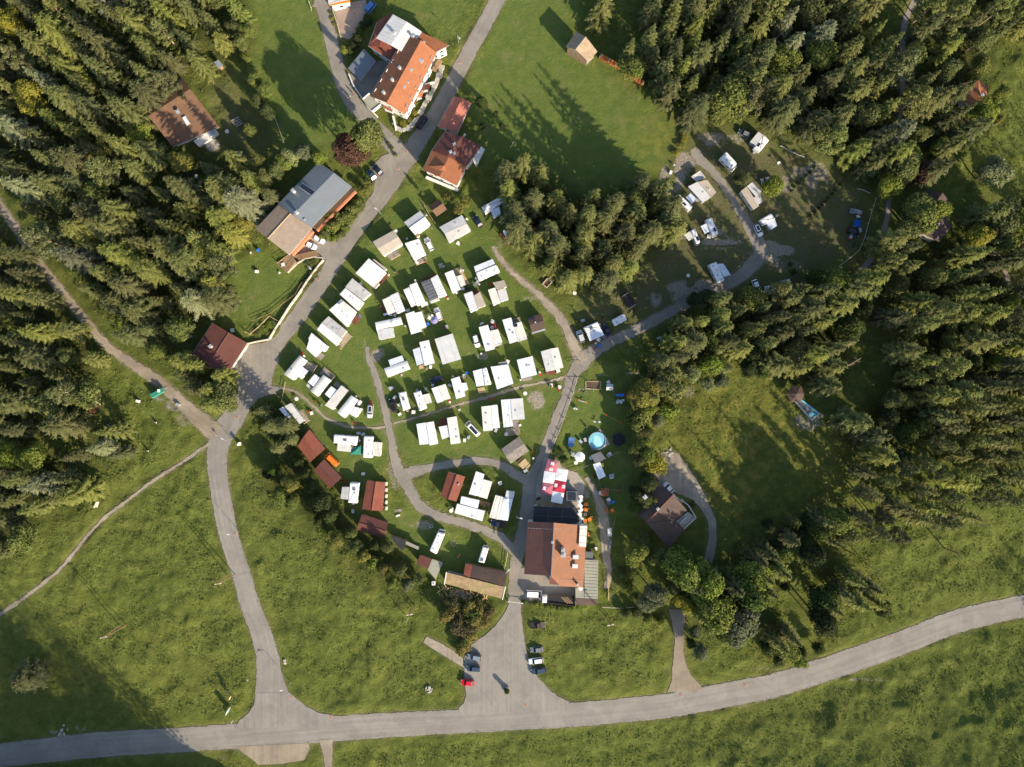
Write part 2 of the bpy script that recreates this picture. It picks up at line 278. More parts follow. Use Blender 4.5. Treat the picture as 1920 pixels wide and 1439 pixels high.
dirt = np.zeros(GX.shape)
dn = vnoise(3.0, 5, 3)
for cx, cy, rx, ry, st in DIRT:
    d = ((PX-cx)/rx)**2+((PY-cy)/ry)**2; dirt = np.maximum(dirt, st*np.clip(1.35-d, 0, 1)*np.clip((dn-.22)*3.6, 0, 1))
for k in SOFT:
    pts = ROADS[k]
    for i in range(0, len(pts)-1, 8): dirt = np.maximum(dirt, .8*blur(pip(PX, PY, strip_poly(pts[i:i+10], 2)).astype(float), 1, 1)) if k in ('gravel_track','stony_track') else dirt
for pl, st, wd in (([(1445,462),(1490,440),(1540,422)],.8,3),([(1452,470),(1495,449),(1535,436)],.8,3),([(1455,395),(1470,420),(1480,450)],.35,6),([(1465,440),(1480,425),(1478,400)],.3,5)):
    dirt = np.maximum(dirt, st*blur(pip(PX, PY, strip_poly([(x, y, wd) for x, y in pl])).astype(float), 1, 1))
for pl, st, wd in (([(520,950),(600,985),(660,1030),(720,1095),(780,1165),(860,1222)],.55,3),([(560,975),(640,1010),(700,1080),(760,1150),(850,1235)],.5,3),([(795,1140),(812,1180),(822,1215)],.5,2),([(1025,1195),(1080,1190),(1150,1205)],.5,3),([(1020,1205),(1090,1200),(1140,1212)],.4,2),([(500,965),(550,950),(600,985)],.4,2)):
    dry = np.maximum(dry, st*blur(pip(PX, PY, strip_poly([(x, y, wd) for x, y in pl])).astype(float), 1, 1))
big = vnoise(7, 1, 2)-.5; mid = vnoise(2.6, 2, 2)-.5; sm = vnoise(1.15, 3, 1)-.5
rough = 1-smooth
bumpm = np.clip(vnoise(4.2, 9)*1.0-.62, 0, 1)
GZ = (big*1.5+mid*.6+sm*.16+bumpm*1.6)*rough*(1-clear)+(big*.15+mid*.05+sm*.03)*smooth*(1-clear)
GZ *= np.clip(1-floor_*.5, .3, 1)
far = np.clip((np.hypot(GX, GY)-170)/400, 0, 1)
def hill(px, py):                                         # lower right meadow raised, added so it turns from the sun and darkens
    d = (px-1500)*.30+(py-1330)*.95
    sw = 24*np.clip((py-1455)/110, 0, 1)**1.3*np.clip((620-px)/200, 0, 1)
    return sw+11.0*np.clip((d+25)/330, 0, 1.6)**1.35*np.clip((px-900)/500, 0, 1)
GZ = GZ*(1-far)+hill(PX, PY)
GZ = GZ-.05*clear*1.0
gtag = {}
verts = np.stack([GX, GY, GZ], -1).reshape(-1, 3)
idx = np.arange(NX*NY).reshape(NY, NX)
quads = np.stack([idx[:-1, :-1], idx[:-1, 1:], idx[1:, 1:], idx[1:, :-1]], -1).reshape(-1, 4)
me = bpy.data.meshes.new('ground'); me.vertices.add(len(verts)); me.vertices.foreach_set('co', verts.ravel())
me.loops.add(quads.size); me.loops.foreach_set('vertex_index', quads.ravel().astype(np.int32))
me.polygons.add(len(quads)); me.polygons.foreach_set('loop_start', np.arange(0, quads.size, 4, dtype=np.int32))
me.polygons.foreach_set('loop_total', np.full(len(quads), 4, dtype=np.int32)); me.update(calc_edges=True)
me.polygons.foreach_set('use_smooth', np.ones(len(quads), bool))
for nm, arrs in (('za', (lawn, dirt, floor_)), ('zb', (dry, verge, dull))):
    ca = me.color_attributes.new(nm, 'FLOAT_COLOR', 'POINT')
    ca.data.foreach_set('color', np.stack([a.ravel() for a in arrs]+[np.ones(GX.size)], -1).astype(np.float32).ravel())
ground = bpy.data.objects.new('ground', me); COL.objects.link(ground); tag(ground, 'grass meadows, mown camp lawns and forest floor', kind='structure')
def gz(x, y):
    i = min(max(int(np.searchsorted(gx, x))-1, 0), NX-2); j = min(max(int(np.searchsorted(gy, y))-1, 0), NY-2)
    u = (x-gx[i])/(gx[i+1]-gx[i]); v = (y-gy[j])/(gy[j+1]-gy[j])
    return float((GZ[j,i]*(1-u)+GZ[j,i+1]*u)*(1-v)+(GZ[j+1,i]*(1-u)+GZ[j+1,i+1]*u)*v)

gm = bpy.data.materials.new('ground'); gm.use_nodes = True; N, L = nodes(gm); bs = N['Principled BSDF']; bs.inputs['Roughness'].default_value = .95; bs.inputs['Specular IOR Level'].default_value = .05
tc = N.new('ShaderNodeTexCoord')
def noise(scale, detail=4, rough=.55, vec=None, dist=0):
    n = N.new('ShaderNodeTexNoise'); n.inputs['Scale'].default_value = scale; n.inputs['Detail'].default_value = detail; n.inputs['Roughness'].default_value = rough; n.inputs['Distortion'].default_value = dist
    L.new(vec or tc.outputs['Object'], n.inputs[0]); return n.outputs[0]
def ramp(v, a, b, lo=0., hi=1.):
    m = N.new('ShaderNodeMapRange'); m.interpolation_type = 'SMOOTHSTEP'; m.inputs[1].default_value = a; m.inputs[2].default_value = b; m.inputs[3].default_value = lo; m.inputs[4].default_value = hi; L.new(v, m.inputs[0]); return m.outputs[0]
def mth(op, a, b):
    m = N.new('ShaderNodeMath'); m.operation = op
    for i, x in enumerate((a, b)):
        if isinstance(x, (int, float)): m.inputs[i].default_value = x
        else: L.new(x, m.inputs[i])
    return m.outputs[0]
def mix(f, a, b, mode='MIX'):
    m = N.new('ShaderNodeMix'); m.data_type = 'RGBA'; m.blend_type = mode
    for i, x in ((0, f), (6, a), (7, b)):
        if isinstance(x, tuple): m.inputs[i].default_value = (*x, 1) if len(x) == 3 else x
        elif isinstance(x, (int, float)): m.inputs[i].default_value = x
        else: L.new(x, m.inputs[i])
    return m.outputs[2]
def attr(nm):
    a = N.new('ShaderNodeAttribute'); a.attribute_name = nm; s_ = N.new('ShaderNodeSeparateColor'); L.new(a.outputs['Color'], s_.inputs[0]); return s_.outputs
za, zb = attr('za'), attr('zb')
nbig = noise(.028, 5, .65); nm1 = noise(.35, 5, .6); nf = noise(1.6, 5, .7); nff = noise(5.5, 3, .7)
mead = mix(ramp(nbig, .35, .65), (.082,.110,.023), (.122,.138,.031))
mead = mix(ramp(nm1, .42, .66), mead, (.145,.165,.038)); mead = mix(ramp(nf, .55, .78, 0, .4), mead, (.066,.10,.020)); mead = mix(ramp(nff, .52, .70, 0, .6), mead, (.175,.18,.06)); mead = mix(ramp(nff, .46, .34, 0, .5), mead, (.045,.072,.014))
lawnc = mix(ramp(nm1, .35, .68), (.085,.125,.030), (.118,.145,.036)); lawnc = mix(ramp(nf, .45, .7, 0, .5), lawnc, (.075,.12,.022)); lawnc = mix(ramp(nff, .5, .8, 0, .35), lawnc, (.15,.16,.045)); lawnc = mix(ramp(noise(.16, 5, .7), .53, .68, 0, .55), lawnc, (.165,.155,.065))
dryc = mix(ramp(nm1, .4, .62), (.095,.115,.025), (.20,.175,.04)); dryc = mix(ramp(nf, .5, .7, 0, .6), dryc, (.08,.10,.02))
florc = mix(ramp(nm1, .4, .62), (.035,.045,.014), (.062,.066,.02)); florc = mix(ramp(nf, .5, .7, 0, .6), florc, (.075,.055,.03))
dullc = mix(ramp(nm1, .38, .62), (.118,.104,.056), (.088,.098,.036)); dullc = mix(ramp(nf, .48, .7, 0, .6), dullc, (.16,.14,.09))
dirtc = mix(ramp(nf, .35, .65), (.20,.175,.14), (.33,.29,.235)); dirtc = mix(ramp(nff, .5, .7, 0, .5), dirtc, (.42,.38,.32))
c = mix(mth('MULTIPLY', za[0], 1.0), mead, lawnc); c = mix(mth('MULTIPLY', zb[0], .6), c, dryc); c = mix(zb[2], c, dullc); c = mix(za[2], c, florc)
dd = mth('ADD', za[1], mth('MULTIPLY', mth('SUBTRACT', nf, .5), .9)); c = mix(ramp(dd, .3, .75, 0, .92), c, dirtc)
vv = mth('ADD', zb[1], mth('MULTIPLY', mth('SUBTRACT', nf, .5), .8)); c = mix(ramp(vv, .25, .8, 0, .55), c, (.19,.165,.10))
L.new(c, bs.inputs['Base Color'])
h1 = mth('ADD', mth('MULTIPLY', noise(1.1, 5, .68), .55), mth('MULTIPLY', noise(3.2, 4, .7), .5))
hs = mth('MULTIPLY', h1, mth('SUBTRACT', 1.05, mth('MULTIPLY', mth('MAXIMUM', za[0], mth('MULTIPLY', zb[2], .8)), .68)))
bp = N.new('ShaderNodeBump'); bp.inputs['Strength'].default_value = 1; bp.inputs['Distance'].default_value = .95; L.new(hs, bp.inputs['Height']); L.new(bp.outputs[0], bs.inputs['Normal'])
me.materials.append(gm)

# ---------------------------------------------------------------- road and yard surfaces
def roadmat(name, c1, c2, band=.10, bump=.02):
    m = bpy.data.materials.new(name); m.use_nodes = True
    global N, L
    N, L = nodes(m); b = N['Principled BSDF']; b.inputs['Roughness'].default_value = .85; b.inputs['Specular IOR Level'].default_value = .25
    t = N.new('ShaderNodeTexCoord'); uv = N.new('ShaderNodeUVMap'); o = t.outputs['Object']
    mp = N.new('ShaderNodeMapping'); mp.inputs['Scale'].default_value = (1.0, .02, 1); L.new(uv.outputs[0], mp.inputs[0])
    bandn = noise(1.15, 2, .5, mp.outputs[0]); n1 = noise(.12, 4, .6, o); n2 = noise(.9, 5, .7, o); n3 = noise(7, 3, .7, o)
    cc = mix(ramp(n1, .35, .65), c1, c2)
    k = mth('ADD', mth('MULTIPLY', mth('SUBTRACT', bandn, .5), band*5), mth('ADD', mth('MULTIPLY', mth('SUBTRACT', n2, .5), .28), mth('MULTIPLY', mth('SUBTRACT', n3, .5), .5)))
    cc = mix(ramp(noise(.22, 2, .4, o), .56, .60, 0, .22), cc, (.15,.14,.125)); cc = mix(ramp(noise(.5, 6, .75, o), .60, .72, 0, .5), cc, (.33,.30,.25)); cr = N.new('ShaderNodeTexVoronoi'); cr.feature = 'DISTANCE_TO_EDGE'; cr.inputs['Scale'].default_value = .05; L.new(o, cr.inputs[0]); cc = mix(ramp(cr.outputs[0], .002, .008, .16, 0), cc, (.08,.075,.07))
    cc = mix(1.0, cc, mth('ADD', k, 1.0), 'MULTIPLY'); L.new(cc, b.inputs['Base Color'])
    bp = N.new('ShaderNodeBump'); bp.inputs['Distance'].default_value = bump; L.new(n3, bp.inputs['Height']); L.new(bp.outputs[0], b.inputs['Normal'])
    MATS[name] = m; return m
ASPH = roadmat('asphalt', (.212,.196,.172), (.25,.232,.202)); ASPH2 = roadmat('old_asphalt', (.20,.182,.155), (.25,.225,.19), .06)
GRAV = roadmat('gravel', (.24,.20,.155), (.33,.285,.22), .12, .05); DIRTM = roadmat('packed_dirt', (.22,.18,.13), (.29,.24,.18), .1, .05)
PAVE = roadmat('paving', (.27,.20,.16), (.33,.26,.21), .03); STONE = roadmat('stone_terrace', (.30,.27,.22), (.36,.32,.27), .03)
EDGE = {'main_road': .12, 'branch_road': .12, 'village_road': .12}
zz = .02
def road(name, pts, m, jit, label, z):
    mb = MB(); L_, R_ = [], []; acc = 0; U = []
    ph = random.random()*100
    for i, (x, y, w) in enumerate(pts):
        a = pts[max(i-1, 0)]; b = pts[min(i+1, len(pts)-1)]; dx, dy = b[0]-a[0], b[1]-a[1]; l = math.hypot(dx, dy)
        nx, ny = -dy/l, dx/l
        if i: acc += math.hypot(x-pts[i-1][0], y-pts[i-1][1])*S
        U.append(acc); h1 = w/2+random.uniform(-1, 1)*jit/S; h2 = w/2+random.uniform(-1, 1)*jit/S
        L_.append(W((x+nx*h1, y+ny*h1))); R_.append(W((x-nx*h2, y-ny*h2)))
    for i in range(len(pts)-1):
        w = pts[i][2]*S
        zi = z
        mb.face([(*R_[i], zi), (*L_[i], zi), (*L_[i+1], zi), (*R_[i+1], zi)], 0, [(0, U[i]), (w, U[i]), (w, U[i+1]), (0, U[i+1])])
        if area2([R_[i], L_[i], L_[i+1], R_[i+1]]) < 0: mb.f[-1] = mb.f[-1][::-1]; mb.uv[-1] = mb.uv[-1][::-1]
    o = mb.build(name, m); tag(o, label, kind='structure'); return o
def dense(pts, step=4.0):
    out = []
    for i in range(len(pts)-1):
        a, b = pts[i], pts[i+1]; n = max(1, int(math.hypot(b[0]-a[0], b[1]-a[1])/step))
        out += [V(a, b, j/n) for j in range(n)]
    return out+[pts[-1]]
RL = dict(main_road=(ASPH,.16,'wide pale asphalt road along the bottom of the valley'), branch_road=(ASPH,.16,'asphalt road climbing from the main road to the turning place'),
 village_road=(ASPH2,.16,'asphalt village road running past the houses'), side_street=(ASPH2,.12,'narrow street between the field and the guest house'),
 camp_road=(ASPH2,.28,'narrow asphalt road through the campsite'), loop_road=(ASPH2,.28,'narrow road looping round the lower pitches'), cross_road=(ASPH2,.25,'short curved road joining the loop to the hotel'),
 gravel_track=(DIRTM,.35,'gravel forest track beside the spruces'), stony_track=(GRAV,.35,'stony track along the edge of the pitches'), foot_path=(GRAV,.18,'narrow footpath across the meadow'),
 camp_path=(GRAV,.15,'thin gravel path between the caravans and the hedge'), trodden_path=(GRAV,.2,'thin trodden path between two rows of caravans'), farm_drive=(GRAV,.25,'grey gravel drive curving round the farmhouse'),
 forest_lane=(ASPH2,.15,'narrow lane winding through the trees'), east_lane=(GRAV,.2,'short lane by the eastern trees'), garden_path=(GRAV,.3,'gravel path beside the beer garden'))
for k, (m, j, lb) in RL.items():
    zz += .002; road(k, dense(ROADS[k]), m, j, lb, zz if k != 'main_road' else .024)
PL = dict(car_park=(ASPH,'large light car park of the hotel'), turning_place=(ASPH2,'paved turning place in front of the maroon garage'), farm_parking=(GRAV,'widening of the gravel drive above the farmhouse'), junction_mouth=(ASPH,'flared junction of the branch road with the main road'),
 hotel_yard=(ASPH2,'paved yard below the hotel'), farm_drive_mouth=(DIRTM,'brown drive widening towards the main road'), gravel_pad=(DIRTM,'brown gravel pad below the main road'), field_access=(GRAV,'pale strip of track leaving the main road'),
 gravel_strip=(GRAV,'short gravel strip left of the car park'), brick_yard=(PAVE,'reddish paved yard by the street'), guest_yard=(ASPH2,'paved yard behind the guest house'), garage_yard=(ASPH2,'paved parking bay by the copper beech'),
 house_yard=(ASPH2,'paved yard beside the house with parked white cars'), beer_terrace=(STONE,'stone terrace of the beer garden'), pool_pad=(STONE,'square stone pad under the round pool'), patio_round=(STONE,'small rounded patio by the forest house'))
for k, (m, lb) in PL.items():
    zz += .0015; mb = MB(); pts = dense(PADS[k]+[PADS[k][0]], 5)[:-1]; pts = [W((p[0]+random.uniform(-1, 1)*.6, p[1]+random.uniform(-1, 1)*.6)) for p in pts]
    pts = ccw(pts); mb.face([(*p, zz) for p in pts]); o = mb.build(k, m); tag(o, lb, kind='structure')
N = L = None
# ---------------------------------------------------------------- foliage
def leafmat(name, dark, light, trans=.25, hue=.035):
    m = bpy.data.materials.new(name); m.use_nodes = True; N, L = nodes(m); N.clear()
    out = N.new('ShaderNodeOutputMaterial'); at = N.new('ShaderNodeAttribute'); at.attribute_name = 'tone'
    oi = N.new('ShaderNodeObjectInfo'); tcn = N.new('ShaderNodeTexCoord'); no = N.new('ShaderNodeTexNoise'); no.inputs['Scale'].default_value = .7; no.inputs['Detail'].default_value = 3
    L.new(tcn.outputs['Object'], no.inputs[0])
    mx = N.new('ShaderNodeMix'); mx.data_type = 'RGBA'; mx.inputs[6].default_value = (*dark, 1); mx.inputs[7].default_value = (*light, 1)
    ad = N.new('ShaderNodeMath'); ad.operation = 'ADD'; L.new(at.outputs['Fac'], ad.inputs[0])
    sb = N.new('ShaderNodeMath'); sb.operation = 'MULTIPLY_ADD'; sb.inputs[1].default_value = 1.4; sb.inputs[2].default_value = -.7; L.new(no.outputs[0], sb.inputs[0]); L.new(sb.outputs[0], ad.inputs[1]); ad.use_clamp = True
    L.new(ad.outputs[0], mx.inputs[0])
    hs = N.new('ShaderNodeHueSaturation'); 
    mr = N.new('ShaderNodeMapRange'); mr.inputs[3].default_value = .5-hue*.35; mr.inputs[4].default_value = .5+hue*.35; L.new(oi.outputs['Random'], mr.inputs[0]); L.new(mr.outputs[0], hs.inputs['Hue'])
    rm = N.new('ShaderNodeMath'); rm.operation = 'MULTIPLY'; rm.inputs[1].default_value = 7.31; L.new(oi.outputs['Random'], rm.inputs[0])
    fr = N.new('ShaderNodeMath'); fr.operation = 'FRACT'; L.new(rm.outputs[0], fr.inputs[0])
    mv = N.new('ShaderNodeMapRange'); mv.inputs[3].default_value = .68; mv.inputs[4].default_value = 1.35; L.new(fr.outputs[0], mv.inputs[0]); L.new(mv.outputs[0], hs.inputs['Value'])
    ms = N.new('ShaderNodeMapRange'); ms.inputs[3].default_value = .75; ms.inputs[4].default_value = 1.05; L.new(fr.outputs[0], ms.inputs[0]); L.new(ms.outputs[0], hs.inputs['Saturation'])
    L.new(mx.outputs[2], hs.inputs['Color'])
    d = N.new('ShaderNodeBsdfDiffuse'); t = N.new('ShaderNodeBsdfTranslucent'); s_ = N.new('ShaderNodeMixShader'); s_.inputs[0].default_value = trans
    L.new(hs.outputs[0], d.inputs[0]); L.new(hs.outputs[0], t.inputs[0]); L.new(d.outputs[0], s_.inputs[1]); L.new(t.outputs[0], s_.inputs[2]); L.new(s_.outputs[0], out.inputs[0])
    MATS[name] = m; return m
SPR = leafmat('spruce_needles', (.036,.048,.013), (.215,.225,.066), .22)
SPRP = leafmat('pale_spruce_needles', (.06,.075,.035), (.25,.26,.14), .2)
PINE = leafmat('pine_needles', (.050,.064,.02), (.20,.21,.072), .24)
LARCH = leafmat('larch_needles', (.075,.085,.02), (.28,.275,.075), .28)
LEAF = leafmat('broad_leaves', (.048,.072,.016), (.175,.20,.045), .28)
LEAFP = leafmat('pale_leaves', (.09,.115,.045), (.19,.21,.095), .25)
LEAFY = leafmat('yellow_green_leaves', (.12,.135,.022), (.24,.22,.04), .3)
LEAFD = leafmat('dark_leaves', (.03,.048,.014), (.065,.085,.024), .2)
COPPER = leafmat('copper_leaves', (.034,.019,.014), (.085,.045,.034), .2, .02)
BROWNL = leafmat('brown_green_leaves', (.07,.068,.022), (.18,.155,.05), .22)
BARK = mat('bark', (.16,.115,.08), .9, .25, 2, fine=.2); BARKP = mat('pale_bark', (.30,.22,.16), .9, .2, 2, fine=.2)

def quadmesh(name, Q, tone, m):
    """Q: (n,4,3) quads, tone: (n,)"""
    n = len(Q); me = bpy.data.meshes.new(name); me.vertices.add(n*4); me.vertices.foreach_set('co', Q.astype(np.float32).ravel())
    me.loops.add(n*4); me.loops.foreach_set('vertex_index', np.arange(n*4, dtype=np.int32)); me.polygons.add(n)
    me.polygons.foreach_set('loop_start', np.arange(0, n*4, 4, dtype=np.int32)); me.polygons.foreach_set('loop_total', np.full(n, 4, dtype=np.int32)); me.update(calc_edges=True)
    a = me.attributes.new('tone', 'FLOAT', 'FACE'); a.data.foreach_set('value', tone.astype(np.float32)); me.materials.append(m); return me
def norm(v): return v/np.maximum(np.linalg.norm(v, axis=-1, keepdims=True), 1e-6)
def make_spruce(seed, h=20., rmax=3.3, m=None, density=1.0, taper=.85, first=.10, droop=.34):
    r = np.random.default_rng(seed); Q = []; T = []
    t = first
    while t < .985:
        z0 = h*t; rad = rmax*(1-t)**taper*(1 if t > first+.12 else .75+.25*(t-first)/.12)*r.uniform(.85, 1.1)+.12
        nb = max(5, int(r.uniform(6.2, 7.8)*density*(.7+.45*rad/rmax))); a0 = r.uniform(0, 6.28)
        for b in range(nb):
            az = a0+b*2*math.pi/nb+r.uniform(-.22, .22); L_ = rad*r.uniform(.68, 1.18)
            d = np.array([math.cos(az), math.sin(az), 0]); sd = np.array([-d[1], d[0], 0])
            rise = .28*(t-.45)*L_; nseg = max(2, int(L_/.42)); s = np.linspace(0.08, 1, nseg+1)
            pts = d*(s*L_)[:, None]; pts[:, 2] = z0+r.uniform(-.25, .25)+rise*s-droop*L_*s**1.7+.10*L_*s**4
            pts += sd*(math.sin(r.uniform(0, 6))*.10*L_*s**2)[:, None]
            wid = (.15+.30*L_/rmax)*np.sin(np.clip(s*2.6+.35, 0, 3.0))
            for i in range(nseg):
                p, q = pts[i], pts[i+1]; w0, w1 = wid[i]+.07, wid[i+1]*(0.25 if i == nseg-1 else 1)+.03
                up = np.array([0, 0, 1.]); dn = -.42
                for sg in (-1, 1):
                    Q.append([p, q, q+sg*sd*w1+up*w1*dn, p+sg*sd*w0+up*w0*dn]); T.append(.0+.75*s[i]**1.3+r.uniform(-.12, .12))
                    if L_ > .8:
                        ln = (.50+.35*math.sin(s[i]*3.0))*min(1, L_/1.8)*r.uniform(.6, 1.15); dv = norm(d*.72+sd*sg*.75+up*(-.28+r.uniform(-.12, .12)))
                        o = p+(q-p)*r.uniform(0, .8); wv = norm(np.cross(dv, up))*(.085+.05*r.random())
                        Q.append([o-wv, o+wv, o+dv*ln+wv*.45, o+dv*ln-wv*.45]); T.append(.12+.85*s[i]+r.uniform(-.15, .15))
            # hanging twigs under the bough
        t += r.uniform(.74, 1.08)/h*(1.0 if rad > 1.3 else .75)/density**.5
    top = np.array([0, 0, h])
    for k in range(6):
        az = k*1.05; dv = np.array([math.cos(az)*.2, math.sin(az)*.2, -.9]); wv = np.array([-math.sin(az), math.cos(az), 0])*.1
        Q.append([top-wv*.3, top+wv*.3, top+dv+wv, top+dv-wv]); T.append(.6)
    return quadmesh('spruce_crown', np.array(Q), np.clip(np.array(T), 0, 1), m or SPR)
def lobes_mesh(name, seed, lobes, n, leaf, m, inner=.25, flat=.5, vert=.25):
    """lobes: list of (x,y,z,rx,rz)"""
    r = np.random.default_rng(seed); lo = np.array(lobes, float); a = lo[:, 3]**1.6; a /= a.sum()
    k = r.choice(len(lo), n, p=a); dirs = norm(r.normal(size=(n, 3))); dirs[:, 2] = np.where(dirs[:, 2] < -.35, -dirs[:, 2], dirs[:, 2])
    rr = np.where(r.random(n) < inner, r.uniform(.35, .9, n), r.uniform(.86, 1.1, n))
    # clumps: points gather round twig ends
    cl = norm(r.normal(size=(len(lo)*26, 3))); ck = r.integers(0, 26, n)+k*26; dirs = norm(dirs*.55+cl[ck]*.75); dirs[:, 2] = np.where(dirs[:, 2] < -.45, -dirs[:, 2], dirs[:, 2])
    P0 = lo[k, :3]+dirs*np.stack([lo[k, 3], lo[k, 3], lo[k, 4]], -1)*rr[:, None]
    nr = norm(dirs*1.0+r.normal(size=(n, 3))*flat+np.array([0, 0, vert])); t1 = norm(np.cross(nr, r.normal(size=(n, 3)))); t2 = np.cross(nr, t1)
    sz = leaf*r.uniform(.6, 1.3, n)[:, None]
    Q = np.stack([P0-t1*sz, P0-t2*sz*.6, P0+t1*sz, P0+t2*sz*.6], 1)
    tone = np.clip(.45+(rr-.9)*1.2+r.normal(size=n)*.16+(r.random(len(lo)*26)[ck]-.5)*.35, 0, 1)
    return quadmesh(name, Q, tone, m)
def make_broad(seed, h=11., rad=4.2, m=None, n=5200, leaf=.27, nl=11, base=.3):
    r = np.random.default_rng(seed); lobes = []
    for i in range(nl):
        a = r.uniform(0, 6.28); q = math.sqrt(r.random())*rad*.62; z = h*(base+(.86-base)*r.random()**.7)*(1-.18*(q/rad)**2); s = rad*r.uniform(.34, .52)
        lobes.append((math.cos(a)*q, math.sin(a)*q, min(z, h-s*.9), s, s*.85))
    lobes.append((0, 0, h*.78, rad*.5, h*.2)); lobes.append((0, 0, h*.5, rad*.66, h*.26))
    return lobes_mesh('leaf_crown', seed, lobes, n, leaf, m or LEAF)
def make_pine(seed, h=20., rad=3., m=None, n=3400):
    r = np.random.default_rng(seed); lobes = []
    for i in range(30):
        z = h*(.36+.62*(i/30)); k = rad*(1.1-.95*((z/h-.36)/.64)**1.1); a = i*2.4+r.uniform(-.4, .4); q = r.uniform(.35, .95)*k; s = rad*r.uniform(.16, .28)*(1.2-.5*i/30)
        lobes.append((math.cos(a)*q, math.sin(a)*q, z, s*1.15, s*.6))
    lobes.append((0, 0, h*.96, rad*.22, rad*.4))
    return lobes_mesh('pine_crown', seed, lobes, n, .24, m or PINE, flat=.7, vert=.5)
def trunk_mesh(h, r0, m, limbs=4, seed=0, top=.95, lh=.5, lr=2.):
    rr = random.Random(seed); mb = MB(); mb.tube((0, 0, -.6), (rr.uniform(-.1, .1), 0, h*.35), r0*1.15, r0*.8, 7); mb.tube((0, 0, h*.35), (0, 0, h*top), r0*.8, r0*.12, 6)
    for i in range(limbs):
        a = rr.uniform(0, 6.28); z = h*rr.uniform(lh*.7, lh*1.3); mb.tube((0, 0, z), (math.cos(a)*lr, math.sin(a)*lr, z+lr*rr.uniform(.1, .8)), r0*.35, r0*.1, 4)
    return mb.mesh('trunk', m)
PROTO = {}
def proto(kind, i, h, crown, trunk): PROTO.setdefault(kind, []).append((h, crown, trunk))
sp = [(20,3.7,.75,1.0),(22,3.9,.72,1.0),(18,3.8,.64,1.1),(21,3.2,.78,.9),(17,3.9,.6,1.05),(23,4.2,.74,1.0),(19,3.5,.68,1.1),(21,3.9,.64,.95)]
for i, (h, rm, tp, de) in enumerate(sp):
    proto('spruce', i, h, make_spruce(100+i, h, rm, SPR, de, tp), trunk_mesh(h, .24, BARKP if i % 2 else BARK, 0, i))
for i, (h, rm, tp, de) in enumerate([(18,4.0,.7,1.0),(20,3.7,.8,1.0)]):
    proto('pale_spruce', i, h, make_spruce(150+i, h, rm, SPRP, de, tp), trunk_mesh(h, .24, BARKP, 0, i))
for i in range(3): proto('larch', i, 17, make_spruce(170+i, 17, 3.8, LARCH, .95, .6, .15, .2), trunk_mesh(17, .22, BARKP, 0, i))
for i in range(4): proto('pine', i, 20, make_pine(200+i, 20, 3.6+.3*i, PINE, 4400), trunk_mesh(20, .23, BARKP, 6, i, .93, .55, 1.8))
for i in range(5): proto('broad', i, 11, make_broad(300+i, 11, 4.2, LEAF), trunk_mesh(11, .26, BARK, 6, i, .75, .4, 2.2))
for i in range(2): proto('pale', i, 10, make_broad(320+i, 10, 4.0, LEAFP, 5000, .27), trunk_mesh(10, .22, BARKP, 5, i, .75, .4, 2))
for i in range(2): proto('yellow', i, 10, make_broad(340+i, 10, 4.0, LEAFY, 5000, .27), trunk_mesh(10, .22, BARKP, 5, i, .75, .4, 2))
for i in range(2): proto('dark', i, 11, make_broad(350+i, 11, 4.2, LEAFD, 5000, .27), trunk_mesh(11, .26, BARK, 5, i, .75, .4, 2))
proto('copper', 0, 11, make_broad(360, 11, 4.2, COPPER, 5600, .27), trunk_mesh(11, .28, BARK, 6, 3, .75, .4, 2))
for i, (kd, m_) in enumerate((('shrub', LEAF), ('shrub', LEAF), ('pale_shrub', LEAFP), ('yellow_shrub', LEAFY), ('brown_shrub', BROWNL), ('brown_shrub', BROWNL), ('dark_shrub', LEAFD))):
    proto(kd, i, 3, make_broad(370+i, 3.0, 1.8, m_, 1500, .17, 7, .2), trunk_mesh(3, .08, BARK, 5, i, .7, .2, .8))
KNAME = dict(spruce=('spruce_tree','spruce'), pale_spruce=('spruce_tree','spruce'), larch=('larch_tree','larch'), pine=('pine_tree','pine'), broad=('broadleaf_tree','tree'), pale=('broadleaf_tree','tree'), yellow=('broadleaf_tree','tree'), dark=('broadleaf_tree','tree'), copper=('copper_beech','tree'),
 shrub=('shrub','shrub'), pale_shrub=('shrub','shrub'), yellow_shrub=('shrub','shrub'), brown_shrub=('shrub','shrub'), dark_shrub=('shrub','shrub'))
ADJ = dict(spruce='green spruce', pale_spruce='grey-green spruce', larch='yellowish larch', pine='slender pine', broad='leafy green tree', pale='pale silvery tree', yellow='yellow-green tree', dark='dark green tree', copper='dark red-leaved beech',
 shrub='green shrub', pale_shrub='pale green shrub', yellow_shrub='yellow-green shrub', brown_shrub='brownish shrub', dark_shrub='dark shrub')
